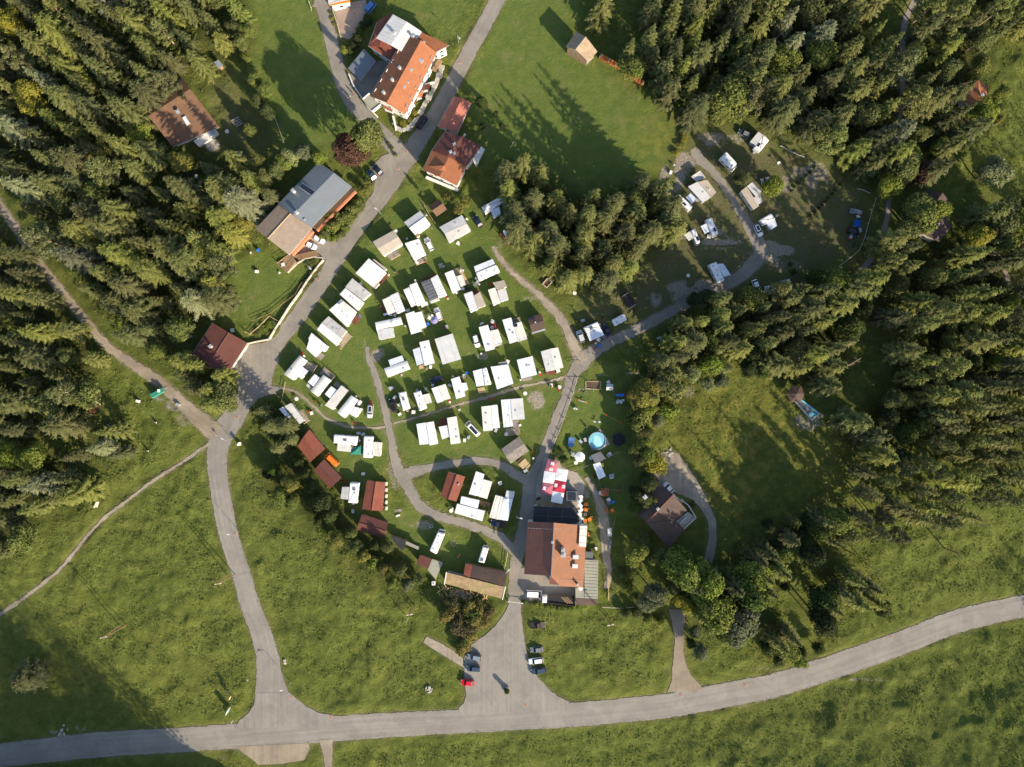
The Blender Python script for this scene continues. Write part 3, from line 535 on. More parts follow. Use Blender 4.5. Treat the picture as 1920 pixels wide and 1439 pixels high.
LAND = [  # things one can find in the photo, in photo pixels
 (340,215,'brown-roofed forest house'),(120,560,'gravel forest track'),(20,410,'upper end of the gravel track'),(290,720,'green trailer'),(410,650,'maroon-roofed garage'),(560,380,'house with the blue-grey roof'),(505,540,'fenced garden lawn'),(435,770,'turning place'),
 (100,1090,'meadow footpath'),(200,860,'clearing with the dark parked car'),(540,180,'shaded field strip'),(770,130,'large orange-roofed guest house'),(850,290,'brown-roofed village house'),(880,180,'red garage row'),(1090,90,'wooden barn'),(1170,135,'stacks of orange firewood'),
 (1080,250,'mown field'),(1270,290,'corner of the mown field'),(1420,265,'topmost caravan'),(1320,360,'loop of the upper pitches'),(1600,430,'tents on the upper lawn'),(1700,50,'winding forest lane'),(1830,170,'orange-roofed hut'),(1750,400,'dark-roofed villa'),(1690,260,'lane under the trees'),(1890,520,'short eastern lane'),
 (1510,760,'derelict pool pavilion'),(1370,800,'farm meadow'),(1250,960,'maroon farmhouse'),(1120,830,'round turquoise pool'),(1130,720,'playground'),(1270,1200,'brown drive to the main road'),(1620,1150,'bend of the main road'),(1750,970,'eastern meadow'),(1350,520,'road to the upper pitches'),(1190,565,'barrel hut'),(940,400,'caravans under the spruces'),
 (550,770,'grey cabin by the path'),(600,850,'long brown-red roof'),(650,930,'caravan by the red roofs'),(720,1030,'lowest maroon roof'),(820,1060,'small red shed'),(880,1150,'log pile by the car park'),(960,1230,'car park'),(60,1270,'lone yellowish larch'),(1480,1210,'verge of the main road'),(1600,620,'fallen dead trunks'),(1460,20,'top edge right of the wooden barn'),(1830,650,'middle of the right picture edge'),(200,120,'top left part of the picture'),(60,700,'middle of the left picture edge')]
def where(px, py):
    d, lx, ly, nm = min((math.hypot(px-x, py-y), x, y, n) for x, y, n in LAND)
    dx, dy = px-lx, py-ly; v = 'above' if dy < 0 else 'below'; h_ = 'right of' if dx > 0 else 'left of'
    return (v if abs(dy) > abs(dx) else h_)+f' the {nm}', d
ORD = ['nearest','second','third','fourth','fifth','sixth','seventh','eighth','ninth','tenth','eleventh','twelfth','thirteenth','fourteenth','fifteenth','sixteenth']
TREES = []
nsp = lambda: sum(t[0] in ('spruce','pale_spruce') for t in TREES)
def tree(kind, px, py, h=None, w=None, label=None, ident=None, vh=.5):
    """px,py: where the middle of the crown is seen; h height; w width factor"""
    ps = PROTO[kind]; h0, cr, tr = ps[random.randrange(len(ps)) if ident is None else ident % len(ps)]
    h = h or h0; k = h/h0; wf = (w or 1)*k
    x, y = W((px, py), h*vh)
    TREES.append([kind, px, py, h, wf, k, x, y, cr, tr, label])
def place_trees():
    grp = {}
    for i, t in enumerate(TREES):
        if t[10] is None:
            w_, d = where(t[1], t[2]); h = t[3]; kd = t[0]; sz = ('tall ' if h > 18.5 else '') if kd in ('spruce','pale_spruce','pine','larch') else ('big ' if h > 9 else ('small ' if h < 4 else ''))
            grp.setdefault((sz+ADJ[kd], w_), []).append((d, i))
    for (a_, w_), l in grp.items():
        l.sort()
        for k, (d, i) in enumerate(l): TREES[i][10] = (a_+' '+w_) if len(l) == 1 else f'{a_}, {ORD[min(k, 15)]} of those {w_}'
    c = 0; extra = []
    for t in sorted(TREES, key=lambda t: -(t[3]*t[4])+(99 if not (-20 < t[1] < 1940 and -20 < t[2] < 1460) else 0)):
        kind, px, py, h, wf, k, x, y, cr, tr, label = t; nm, cat = KNAME[kind]
        if nm == 'spruce_tree':
            c += 1
            if c > 298: extra.append(t); continue
        e = thing(nm, label, cat, (x, y, gz(x, y)-.05), random.uniform(0, 6.28), group={'shrub': 'shrubs among the trees and hedges', 'spruce': 'spruces of the woods'}.get(cat, 'trees of the woods'))
        e.scale = (wf*random.uniform(.94, 1.06), wf*random.uniform(.94, 1.06), k); e.rotation_euler = (random.uniform(-.025, .025), random.uniform(-.025, .025), e.rotation_euler[2])
        for nm2, md in (('crown', cr), ('trunk', tr)):
            o = bpy.data.objects.new(nm2, md); COL.objects.link(o); o.parent = e
    if extra:
        Q, T_ = [], []
        for t in extra:
            me = t[8]; a = np.empty(len(me.vertices)*3, np.float32); me.vertices.foreach_get('co', a); tt = np.empty(len(me.polygons), np.float32); me.attributes['tone'].data.foreach_get('value', tt); an = random.uniform(0, 6.28); M = np.array([[math.cos(an)*t[4], -math.sin(an)*t[4], 0], [math.sin(an)*t[4], math.cos(an)*t[4], 0], [0, 0, t[5]]])
            Q.append(a.reshape(-1, 4, 3)@M.T+np.array([t[6], t[7], gz(t[6], t[7])])); T_.append(tt)
        o = bpy.data.objects.new('smaller_spruces', quadmesh('smaller_spruces', np.concatenate(Q), np.concatenate(T_), SPR)); COL.objects.link(o); tag(o, 'smaller spruces filling the gaps of the woods', 'spruces', kind='stuff')
def scatter(poly, space, mixk, hr, seed, wr=(.85, 1.15), avoid=(), holes=()):
    r = random.Random(seed); x0 = min(p[0] for p in poly); x1 = max(p[0] for p in poly); y0 = min(p[1] for p in poly); y1 = max(p[1] for p in poly); pts = []
    tries = int((x1-x0)*(y1-y0)/space**2*14)
    for _ in range(tries):
        x, y = r.uniform(x0, x1), r.uniform(y0, y1)
        if not in_poly(x, y, poly) or any(in_poly(x, y, q) for q in holes): continue
        if any(math.hypot(x-a, y-b) < c for a, b, c in avoid): continue
        if any(abs(x-a) < space and abs(y-b) < space and math.hypot(x-a, y-b) < space for a, b in pts): continue
        if any(math.hypot(x-t[1], y-t[2]) < space*.72 for t in TREES if abs(x-t[1]) < space): continue
        pts.append((x, y)); kd = r.choices([m[0] for m in mixk], [m[1] for m in mixk])[0]
        h = r.uniform(*hr) if kd in ('spruce','pale_spruce','pine','larch') else (r.uniform(1.8, 4.0) if 'shrub' in kd else r.uniform(7, 12))
        tree(kd, x, y, h, r.uniform(*wr))
    return pts
def in_poly(x, y, poly):
    ins = False; j = len(poly)-1
    for i in range(len(poly)):
        xi, yi = poly[i]; xj, yj = poly[j]
        if (yi > y) != (yj > y) and x < (xj-xi)*(y-yi)/(yj-yi)+xi: ins = not ins
        j = i
    return ins
# landmarks: single trees one can pick out
T = tree
T('broad',698,256,20,.72,'broad yellow-green tree at the street corner beside the dark red beech'); T('copper',662,290,19,.7,'dark red-leaved beech above the blue-grey roof')
T('broad',645,97,6,.55,'small round tree between the street and the grey garage roof'); T('dark',905,195,8,.7,'dark tree behind the red garage row'); T('dark',905,240,6,.6,'dark bushy tree to the right of the village house'); T('dark',941,238,5,.5); T('dark',930,215,5,.5)
T('broad',792,362,4,.5,'small tree at the drive below the village house'); T('yellow_shrub',862,392,3.5,1.0,'bright yellow-green bush beside the small shed'); T('yellow_shrub',875,378,3,1.0); T('yellow_shrub',838,372,2.5,.9,'low bush above the two-tone grey cabin')
for x, y, h in ((626,424,5),(640,412,4.5),(652,405,4.5),(610,436,4),(662,392,4),(618,408,4),(672,380,3.5)): T('shrub',x,y,h,.9)
T('yellow_shrub',694,345,3.5,.8,'rounded hedge bush at the street beside the parking bay'); T('yellow_shrub',683,358,3,.8)
for x, y in ((470,245),(487,190),(478,150),(462,112),(505,215),(498,170),(455,85),(440,55),(466,60)): T('broad' if x != 462 else 'shrub',x,y,8 if x != 462 else 4,.75)
for x, y in ((548,296),(572,288),(598,300),(520,322),(500,335),(535,310)): T('pale' if x in (572,548) else 'broad',x,y,11,.62)
T('spruce',410,470,18,1.1); T('larch',438,440,17,1.05,'bright yellow larch standing at the top of the fenced garden'); T('yellow',460,420,8,.8); T('larch',395,530,15,1.0,'yellowish larch by the left corner of the garden lawn'); T('pale_shrub',435,572,4,1,'pale bush at the lower left of the garden lawn'); T('pale',432,475,6,.5)
T('larch',52,1270,13,2.1,'lone yellowish larch standing in the shaded lower left meadow')
T('broad',1190,370,12,.9); T('pale',1252,408,11,.85,'pale broadleaf tree at the right end of the central clump'); T('broad',1222,392,11,.7); T('broad',1248,448,8,.6)
T('broad',1372,186,15,1.25,'large broad tree above the topmost caravan'); T('broad',1345,215,11,.9); T('pine',1408,158,20,1); T('pine',1428,172,18,.9)
T('broad',1387,336,9,.7,'small tree left of the big grey awning roof'); T('broad',1450,354,11,.85,'leafy tree standing over the big grey awning roof')
T('broad',1680,322,14,1.1,'big tree with a yellow branch above the lane'); T('broad',1665,350,12,.9); T('copper',1722,325,11,1.0,'dark purple tree beside the villa roof')
T('broad',1718,412,15,1.15,'big round tree covering the left of the villa roof'); T('broad',1745,395,13,.8); T('broad',1866,425,15,1.2,'large spreading tree right of the villa'); T('broad',1895,410,14,.9); T('yellow',1826,450,12,.9); T('pale',1858,325,13,.9); T('broad',1740,520,13,.8); T('broad',1752,498,10,.5)
T('spruce',1786,275,18,1.0); T('spruce',1822,245,19,1.0); T('broad',1870,180,9,.8); T('broad',1866,210,8,.7); T('yellow',1863,230,7,.6)
for x, y, h, k in ((1192,1035,11,'broad'),(1228,1042,9,'broad'),(1205,1010,8,'broad'),(1226,1112,10,'pale'),(1212,1128,8,'pale'),(1277,1065,18,'broad'),(1318,1097,18,'broad'),(1300,1075,11,'pine'),(1284,1125,9,'yellow'),(1262,1100,8,'broad'),(1212,935,8,'broad'),(1190,950,7,'dark'),(1196,925,8,'dark'),(1218,905,9,'dark'),
                   (1312,1222,7,'pale'),(1303,1183,5,'pale'),(1296,1205,5,'dark'),(1345,1145,18,'broad'),(1378,1160,17,'pale'),(1330,1160,12,'broad'),(1396,1112,19,'dark'),(1410,1085,17,'broad'),(1395,1070,9,'pale'),(1475,1212,10,'broad'),(1500,1225,7,'dark'),(1532,1215,6,'dark'),(1440,1215,7,'dark'),(1460,1240,4,'shrub'),(1500,1240,4,'shrub')): T(k,x,y,h)
for x, y, h in ((1482,975,9),(1532,992,15),(1407,1037,7),(1452,1022,8),(1500,1000,9),(1440,985,8),(1560,975,16),(1580,1000,14),(1520,1040,15),(1470,1100,5),(1450,1060,7)): T('dark' if (x+y) % 3 else 'broad',x,y,h,.75)
for x, y, h in ((1545,1120,13),(1650,1140,8),(1540,1160,13)): T('dark',x,y,h,1.0)
for x, y in ((1600,1085),(1628,1100),(1575,1110),(1605,1125),(1560,1140),(1640,1130),(1480,1190),(1460,1205)): T('spruce',x,y,18,1.0)
T('yellow_shrub',1582,1000,4,1.2,'yellow bush beside the tall pole in the eastern meadow')
# central hedgerow east of the playground
for x, y, h, k in ((1208,735,12,'yellow'),(1194,740,7,'yellow'),(1199,785,7,'shrub'),(1207,812,7,'yellow'),(1190,848,6,'broad'),(1215,855,8,'broad'),(1228,870,6,'yellow_shrub'),(1238,880,4,'yellow_shrub'),(1199,865,7,'broad'),(1205,830,7,'broad'),(1216,770,8,'broad'),(1320,640,10,'dark'),(1295,700,8,'pale'),(1325,720,6,'pale'),(1350,715,6,'pale'),(1412,665,9,'dark'),(1430,690,9,'dark'),(1400,690,8,'dark'),(1315,580,9,'dark'),(1322,560,9,'dark'),(1305,565,8,'dark'),(1210,700,6,'dark'),(1232,790,6,'pale'),(1250,770,6,'shrub')): T(k,x,y,h)
for x, y, h, w in ((1300,640,21,1.1),(1278,668,20,1.05),(1262,700,19,1.0),(1240,720,18,1.0),(1222,745,16,1.0),(1312,605,20,1.0),(1350,592,20,1.0),(1382,580,19,.95),(1430,575,16,.9),(1345,655,17,.9),(1360,690,15,1.0),(1365,640,18,.9),(1480,560,20,1.0),(1500,545,19,1.0),(1545,545,20,1.1),(1520,580,20,1.0),(1465,625,19,1.2),(1490,600,18,1.0),(1440,600,16,.9),(1625,550,17,.9),(1590,640,15,.9)): T('spruce',x,y,h,w)
# spruces behind the barn
for x, y, h, w in ((1128,18,21,1.1),(1135,-10,18,1.),(1180,98,17,.95),(1222,108,16,.9),(1255,55,20,1.1),(1262,20,20,1.1),(1300,15,20,1.2),(1300,80,18,1.1),(1280,125,16,1.)): T('spruce',x,y,h,w)
# south western hedgerow
for x, y, h, w in ((488,772,14,1.0),(505,800,14,1.1),(535,800,14,1.1),(545,825,12,1.0),(520,840,13,1.0)): T('spruce',x,y,h,w)
for x, y, h, k in ((546,905,8,'yellow'),(530,925,9,'broad'),(550,940,8,'broad'),(606,938,10,'dark'),(590,915,8,'dark'),(575,890,7,'dark'),(620,965,8,'dark'),(600,975,6,'dark'),(632,1012,8,'yellow'),(655,1000,7,'broad'),(669,1025,8,'broad'),(684,1042,7,'yellow'),(705,1020,6,'dark'),(728,1028,7,'broad'),(748,1066,8,'broad'),(719,1068,6,'yellow'),(738,1092,7,'broad'),(765,1095,6,'pale'),(780,1085,5,'shrub'),(700,1055,6,'shrub'),(500,890,5,'dark'),(515,880,6,'dark'),(560,868,6,'dark')): T(k,x,y,h,.85)
for x, y, h in ((843,1150,4.5),(858,1165,4.5),(877,1143,4),(893,1158,4),(906,1168,3.6),(877,1190,4),(868,1180,4.5),(885,1175,4.3),(872,1208,3.4),(865,1218,3),(850,1135,3.5),(898,1143,3.4),(915,1150,3),(836,1130,3)): T('brown_shrub',x,y,h,1.25)
T('dark_shrub',888,1150,4.2,1.2); T('dark_shrub',870,1200,3.8,1.1)
for x, y in ((1190,1120),(1175,1150),(1195,1150),(1215,1160),(1240,1165),(1170,1100),(1165,1075)): T('shrub',x,y,3,1.1)
# bigger woods
random.seed(11)
tr_ = [(x+a, y+b, w/2+18) for x, y, w in ROADS['gravel_track'][::3] for a, b in ((0,0),(24,22))]; ln_ = [(x, y, 12) for x, y, w in ROADS['forest_lane'][::3] if y < 95 or 190 < y < 240 or y > 380]; el_ = [(x, y, 12) for x, y, w in ROADS['east_lane'][::3]]
HOUSE_HOLE = [[(268,185),(345,150),(415,240),(410,280),(330,285),(290,250)], [(360,640),(400,600),(470,650),(430,710)]]
nsp = lambda: sum(t[0] in ('spruce','pale_spruce') for t in TREES)
scatter(FOREST_W, 39, [('spruce',70),('pale_spruce',4),('larch',3),('pine',8),('broad',12),('yellow',3)], (12,23), 1, wr=(.95,1.4), avoid=tr_, holes=HOUSE_HOLE)
scatter(FOREST_W2, 37, [('spruce',72),('pale_spruce',5),('pine',6),('broad',16)], (11,21), 2, wr=(.9,1.3), avoid=tr_)
scatter(STRIP_W, 28, [('spruce',90),('broad',10)], (13,17), 3, avoid=tr_)
scatter(CLUMP_C, 31, [('spruce',100)], (19,24), 4)
scatter(FOREST_NE, 37, [('spruce',76),('pine',12),('pale_spruce',5),('broad',7)], (17,23), 5, wr=(.95,1.3), avoid=ln_)
scatter(FOREST_E1, 37, [('spruce',55),('pine',12),('broad',28),('yellow',5)], (16,22), 6, avoid=ln_, holes=[[(1800,140),(1860,140),(1860,215),(1800,210)]])
scatter(FOREST_E2, 34, [('spruce',66),('pine',10),('dark',8),('broad',16)], (18,24), 7, avoid=el_, holes=[[(1700,360),(1800,340),(1800,560),(1710,560)], [(1570,630),(1700,620),(1660,760),(1590,760)]])
scatter(FOREST_S, 24, [('dark',25),('broad',25),('spruce',50)], (17,21), 8)
scatter(PINES_E, 32, [('pine',45),('larch',55)], (16,20), 9, wr=(.7, .95))
scatter([(1900,-60),(1960,-60),(1960,60),(1920,60)], 30, [('spruce',1)], (15,20), 10)
# woods just outside the frame that throw shade into it
def outside_wood():
    base = [PROTO['spruce'][i][1] for i in (0, 2, 4)]; Q = []; T_ = []; r = random.Random(4)
    src = []
    for me in base: a = np.empty(len(me.vertices)*3, np.float32); me.vertices.foreach_get('co', a); t = np.empty(len(me.polygons), np.float32); me.attributes['tone'].data.foreach_get('value', t); src.append((a.reshape(-1, 4, 3)[::3]*np.array([1.1, 1.1, 1]), t[::3]))
    for poly, n in (([(-60,1462),(120,1475),(270,1500),(330,1575),(470,1540),(520,1600),(430,1660),(200,1640),(-60,1640)], 70), ([(1975,380),(2120,380),(2120,900),(1975,900)], 40), ([(2000,1230),(2080,1240),(2200,1330),(2100,1330)], 8)):
        c = 0; xs_ = [p[0] for p in poly]; ys_ = [p[1] for p in poly]
        while c < n:
            x, y = r.uniform(min(xs_), max(xs_)), r.uniform(min(ys_), max(ys_))
            if not in_poly(x, y, poly): continue
            c += 1; wx, wy = W((x, y)); a = r.uniform(0, 6.28); k = r.uniform(.95, 1.25); q, t = src[c % 3]; M = np.array([[math.cos(a), -math.sin(a), 0], [math.sin(a), math.cos(a), 0], [0, 0, 1]])*k; Q.append(q@M.T+np.array([wx, wy, gz(wx, wy)])); T_.append(t)
    o = bpy.data.objects.new('outlying_wood', quadmesh('outlying_wood', np.concatenate(Q), np.concatenate(T_), SPR)); COL.objects.link(o); tag(o, 'spruce wood continuing past the picture edges', 'wood', kind='stuff')
outside_wood()
# undergrowth in the woods: one uncounted mass
def undergrowth():
    r = np.random.default_rng(3); Q = []; To = []
    for poly, n in ((FOREST_W, 900), (FOREST_W2, 400), (FOREST_NE, 500), (FOREST_E1, 240), (FOREST_E2, 700), (FOREST_S, 200), (CLUMP_C, 120), (HEDGE_SW, 160), (PINES_E, 150)):
        p = np.array(poly); c = 0
        while c < n:
            x, y = r.uniform(p[:, 0].min(), p[:, 0].max()), r.uniform(p[:, 1].min(), p[:, 1].max())
            if x < -20 or x > 1940 or y < -20 or not in_poly(x, y, poly) or any(in_poly(x, y, q) for q in HOUSE_HOLE) or any(math.hypot(x-a, y-b) < cc for a, b, cc in tr_+ln_+el_): c += .25; continue
            c += 1; wx, wy = W((x, y)); k = 34; s = r.uniform(.5, 1.5); d = norm(r.normal(size=(k, 3))); d[:, 2] = abs(d[:, 2])
            C = np.array([wx, wy, gz(wx, wy)+.1])+d*np.array([s, s, s*.7])*r.uniform(.5, 1, (k, 1)); nr = norm(d+r.normal(size=(k, 3))*.6+np.array([0, 0, .5])); t1 = norm(np.cross(nr, r.normal(size=(k, 3)))); t2 = np.cross(nr, t1); z = .24*r.uniform(.6, 1.3, (k, 1))
            Q.append(np.stack([C-t1*z, C-t2*z*.6, C+t1*z, C+t2*z*.6], 1)); To.append(np.clip(r.normal(.4, .2, k), 0, 1))
    me = quadmesh('undergrowth', np.concatenate(Q), np.concatenate(To), LEAF); o = bpy.data.objects.new('undergrowth', me); COL.objects.link(o); tag(o, 'low bushes and saplings covering the forest floor', 'undergrowth', kind='stuff')
undergrowth()
place_trees()
# ---------------------------------------------------------------- materials of built things
M_ = {}
def dm(k, *a, **kw): M_[k] = mat(k, *a, **kw)
dm('white_roof', (.68,.68,.68), .55, .07, .5, stain=(.52,.50,.47,.35), fine=.03); dm('cream_roof', (.68,.65,.59), .6, .09, .5, stain=(.48,.44,.38,.4), fine=.04)
dm('bluewhite_roof', (.66,.70,.76), .5, .08, .5, stain=(.45,.47,.50,.4)); dm('grey_roof', (.42,.41,.40), .75, .10, .5, stain=(.28,.26,.24,.5)); dm('lightgrey_roof', (.55,.55,.54), .7, .08, .5, stain=(.36,.35,.33,.45))
dm('annex_tan', (.27,.215,.165), .85, .1, .6, stain=(.20,.16,.12,.5), fine=.14); dm('beige_roof', (.43,.37,.30), .8, .08, .5, stain=(.34,.30,.25,.5)); dm('slate_roof', (.13,.135,.15), .65, .1, .5, stain=(.08,.08,.085,.5)); dm('black_roof', (.028,.03,.035), .75, .15, .3, stain=(.06,.05,.04,.5))
dm('maroon_roof', (.115,.042,.033), .7, .12, .4, stain=(.10,.05,.035,.5), wave=.14, wscale=.9, fine=.16); dm('brown_roof', (.145,.08,.048), .75, .12, .5, stain=(.19,.11,.055,.6), wave=.14, wscale=.9, fine=.16)
dm('orange_roof', (.29,.11,.05), .75, .10, .5, stain=(.28,.105,.055,.6), wave=.14, wscale=.9, fine=.16); dm('hotel_roof', (.225,.10,.052), .7, .08, .4, stain=(.24,.10,.055,.5), wave=.15, wscale=.9, fine=.14); dm('rust_roof', (.20,.062,.038), .75, .12, .5, stain=(.15,.055,.04,.5), wave=.14, wscale=.9, fine=.16)
dm('pink_roof', (.36,.125,.085), .75, .1, .5, stain=(.26,.10,.07,.5), wave=.12, wscale=.9, fine=.16); dm('darkbrown_roof', (.075,.05,.042), .75, .15, .5, stain=(.13,.065,.035,.5), wave=.12, wscale=.9, fine=.16); dm('blue_roof', (.165,.19,.215), .45, .06, .4, stain=(.15,.17,.19,.4), wave=.10, wscale=1.2, metal=.15)
dm('green_roof', (.28,.275,.22), .85, .1, .4, stain=(.22,.23,.17,.5)); dm('moss_roof', (.24,.17,.10), .9, .25, .8, stain=(.15,.19,.04,.9), bump=.05); dm('shingle_roof', (.30,.225,.15), .85, .18, .8, stain=(.20,.15,.10,.6), wave=.15, wscale=.9); dm('steel_roof', (.30,.32,.35), .5, .08, .5, metal=.2)
dm('wood', (.26,.165,.09), .8, .2, 1.5, fine=.15); dm('greywood', (.24,.215,.185), .85, .2, 1.5, stain=(.15,.12,.09,.6), fine=.15); dm('redwood', (.15,.055,.035), .8, .2, 1.5, fine=.15); dm('tanwood', (.42,.31,.17), .8, .15, 1.5, fine=.12); dm('cutwood', (.52,.33,.16), .85, .3, 3, fine=.25); dm('orangewood', (.50,.16,.045), .85, .3, 3, fine=.25)
dm('white_wall', (.62,.61,.58), .8, .04); dm('cream_wall', (.66,.60,.48), .85, .06); dm('caravan_white', (.74,.74,.74), .3, .03, .6, spec=.5, stain=(.62,.60,.56,.3)); dm('awning_grey', (.45,.46,.48), .8, .05); dm('awning_white', (.72,.72,.71), .8, .05); dm('awning_beige', (.62,.57,.49), .8, .05)
dm('glass', (.02,.025,.03), .08, .05, spec=.9); dm('skyglass', (.30,.36,.42), .1, .05, spec=.9); dm('solar', (.012,.016,.03), .12, .05, spec=.8); dm('black', (.015,.015,.016), .6, .1); dm('rubber', (.02,.02,.02), .9, .05); dm('metal', (.55,.56,.57), .35, .06, metal=.6); dm('galv', (.42,.43,.44), .5, .08, metal=.4); dm('chrome', (.7,.7,.7), .2, .03, metal=.9)
dm('red', (.55,.015,.02), .4, .06); dm('orange', (.62,.19,.03), .5, .06); dm('blue', (.07,.18,.42), .5, .06); dm('tarp_blue', (.02,.16,.55), .5, .08); dm('green', (.03,.20,.13), .6, .08); dm('teal', (.05,.30,.24), .6, .08); dm('yellow', (.75,.60,.04), .6, .06); dm('turquoise', (.17,.46,.53), .25, .05, spec=.6); dm('purple', (.22,.20,.38), .7, .06); dm('concrete', (.42,.38,.32), .9, .12, .8); dm('stone', (.36,.34,.30), .95, .25, 2, fine=.2); dm('brick', (.30,.13,.08), .9, .15, 2); dm('clay', (.45,.17,.09), .85, .1)
dm('parasol_white', (.78,.78,.77), .85, .03); dm('parasol_red', (.40,.022,.055), .85, .05); dm('parasol_faded', (.40,.115,.155), .85, .05); dm('hotel_roof_shaded', (.20,.085,.06), .75, .1, .4, stain=(.14,.065,.05,.5), wave=.15, wscale=.9, fine=.14); dm('soil', (.10,.07,.045), .95, .2, 2, fine=.2); dm('rail_white', (.62,.55,.45), .8, .08); dm('tent_green', (.13,.17,.10), .8, .06); dm('tent_pale', (.38,.47,.42), .8, .05); dm('skin', (.45,.25,.17), .6, .03); dm('cloth_red', (.5,.06,.05), .9, .05); dm('cloth_white', (.7,.68,.64), .9, .05); dm('cloth_blue', (.05,.08,.2), .9, .05)
dm('cover', (.035,.035,.045), .7, .1); dm('net', (.02,.02,.024), .8, .1)
def carpaint(n, c): dm(n, c, .22, .02, 1, spec=.6, fine=.01)
for n, c in dict(car_white=(.78,.78,.78), car_silver=(.48,.50,.52), car_grey=(.16,.17,.18), car_black=(.012,.012,.016), car_navy=(.012,.02,.055), car_blue=(.035,.06,.105), car_red=(.62,.01,.02), car_orange=(.80,.17,.01), car_bluegrey=(.19,.23,.28), car_brown=(.09,.065,.055), car_green=(.02,.10,.07)).items(): carpaint(n, c)
UNITS = []   # (x, y, short name) for labels of loose things
def near(px, py):
    d, x, y, nm = min((math.hypot(px-x, py-y), x, y, n) for x, y, n in UNITS); dx, dy = px-x, py-y
    return (('right of' if dx > 0 else 'left of') if abs(dx) > abs(dy) else ('below' if dy > 0 else 'above'))+' the '+nm, d
def dist(a, b): return math.hypot(a[0]-b[0], a[1]-b[1])
def par3(q): return q if len(q) == 4 else [q[0], q[1], q[2], (q[0][0]+q[2][0]-q[1][0], q[0][1]+q[2][1]-q[1][1])]
def prof(kind, rise):
    if kind == 'gable': return [(0,0),(.5,rise),(1,0)]
    if kind == 'arc': return [(i/8, rise*(1-(2*i/8-1)**2)) for i in range(9)]
    return [(0,0),(1,rise)]
def roof(par, q, h, kind='flat', rise=.2, m='white_roof', wall='white_wall', th=.1, over=.15, ribs=0, wname='wall', rname='roof', z0=0., walls=True, ridge=False, gutter=False, ribm=None, rd=0):
    """q: world quad a,b,c,d; section runs a->d, extruded a->b"""
    a, b, c, d = q; pr = prof(kind, rise) if isinstance(kind, str) else kind; mb = MB(); la = dist(a, b); ld = dist(a, d)
    uacc = 0
    for (t0, z_0), (t1, z_1) in zip(pr[:-1], pr[1:]):
        sl = math.hypot((t1-t0)*ld, z_1-z_0); p = [(*V(a,d,t0), h+z_0), (*V(b,c,t0), h+z_0), (*V(b,c,t1), h+z_1), (*V(a,d,t1), h+z_1)]
        mb.slab(p, th, 0, [(0, uacc), (la, uacc), (la, uacc+sl), (0, uacc+sl)]); uacc += sl
    if ribs:
        for k in range(ribs):
            s = (k+.5)/ribs; w = .03
            for (t0, z_0), (t1, z_1) in zip(pr[:-1], pr[1:]):
                if rd == 0: A0, A1 = V(V(a,b,s-w/la), V(d,c,s-w/la), t0), V(V(a,b,s+w/la), V(d,c,s+w/la), t0); B1, B0 = V(V(a,b,s+w/la), V(d,c,s+w/la), t1), V(V(a,b,s-w/la), V(d,c,s-w/la), t1)
                else: break
                mb.slab([(*A0, h+z_0+.07), (*A1, h+z_0+.07), (*B1, h+z_1+.07), (*B0, h+z_1+.07)], .075)
            if rd == 1:
                t = s; zt = h+pr[0][1]+(pr[-1][1]-pr[0][1])*t; e = w/ld; mb.slab([(*V(a,d,t-e), zt+.07), (*V(b,c,t-e), zt+.07), (*V(b,c,t+e), zt+.07), (*V(a,d,t+e), zt+.07)], .075)
    r = mb.build(rname, M_[m], par)
    if walls:
        A, B, C, D = inset([a, b, c, d], over); w = MB(); zs = [(t, h+z-th-.003) for t, z in pr]
        def zat(t):
            for (t0, y0), (t1, y1) in zip(zs[:-1], zs[1:]):
                if t0 <= t <= t1: return y0+(y1-y0)*(t-t0)/(t1-t0)
            return zs[-1][1]
        o = over/max(ld, .1); ts = sorted({o, 1-o} | {t for t, _ in zs if o < t < 1-o})
        f = lambda t: (t-o)/(1-2*o)
        w.face([(*A, z0), (*B, z0), (*B, zat(o)), (*A, zat(o))]); w.face([(*C, z0), (*D, z0), (*D, zat(1-o)), (*C, zat(1-o))])
        w.face([(*D, z0), (*A, z0)]+[(*V(A, D, f(t)), zat(t)) for t in ts]); w.face([(*B, z0), (*C, z0)]+[(*V(B, C, f(t)), zat(t)) for t in ts[::-1]])
        if area2([A, B, C, D]) < 0: w.f = [q_[::-1] for q_ in w.f]; w.uv = [u[::-1] for u in w.uv]
        w.build(wname, M_[wall], par)
    if ridge:
        g = MB(); t = pr[1][0]; zr = h+pr[1][1]; p0, p1 = (*V(a, d, t), zr+.02), (*V(b, c, t), zr+.02); g.tube(p0, p1, .13, .13, 6); g.build('ridge', M_[m if ridge is True else ridge], par)
    if gutter:
        for (p, s_) in (((a, b), 0), ((d, c), -1)):
            g = MB(); z = h+pr[s_][1]-.12; nv = ((b[1]-a[1])/la, -(b[0]-a[0])/la); k = .10*(1 if (s_ == 0) == (area2([a,b,c,d]) > 0) else -1); g.tube((p[0][0]+nv[0]*k, p[0][1]+nv[1]*k, z), (p[1][0]+nv[0]*k, p[1][1]+nv[1]*k, z), .07, .07, 5); g.build('gutter', M_['galv'], par)
    return r
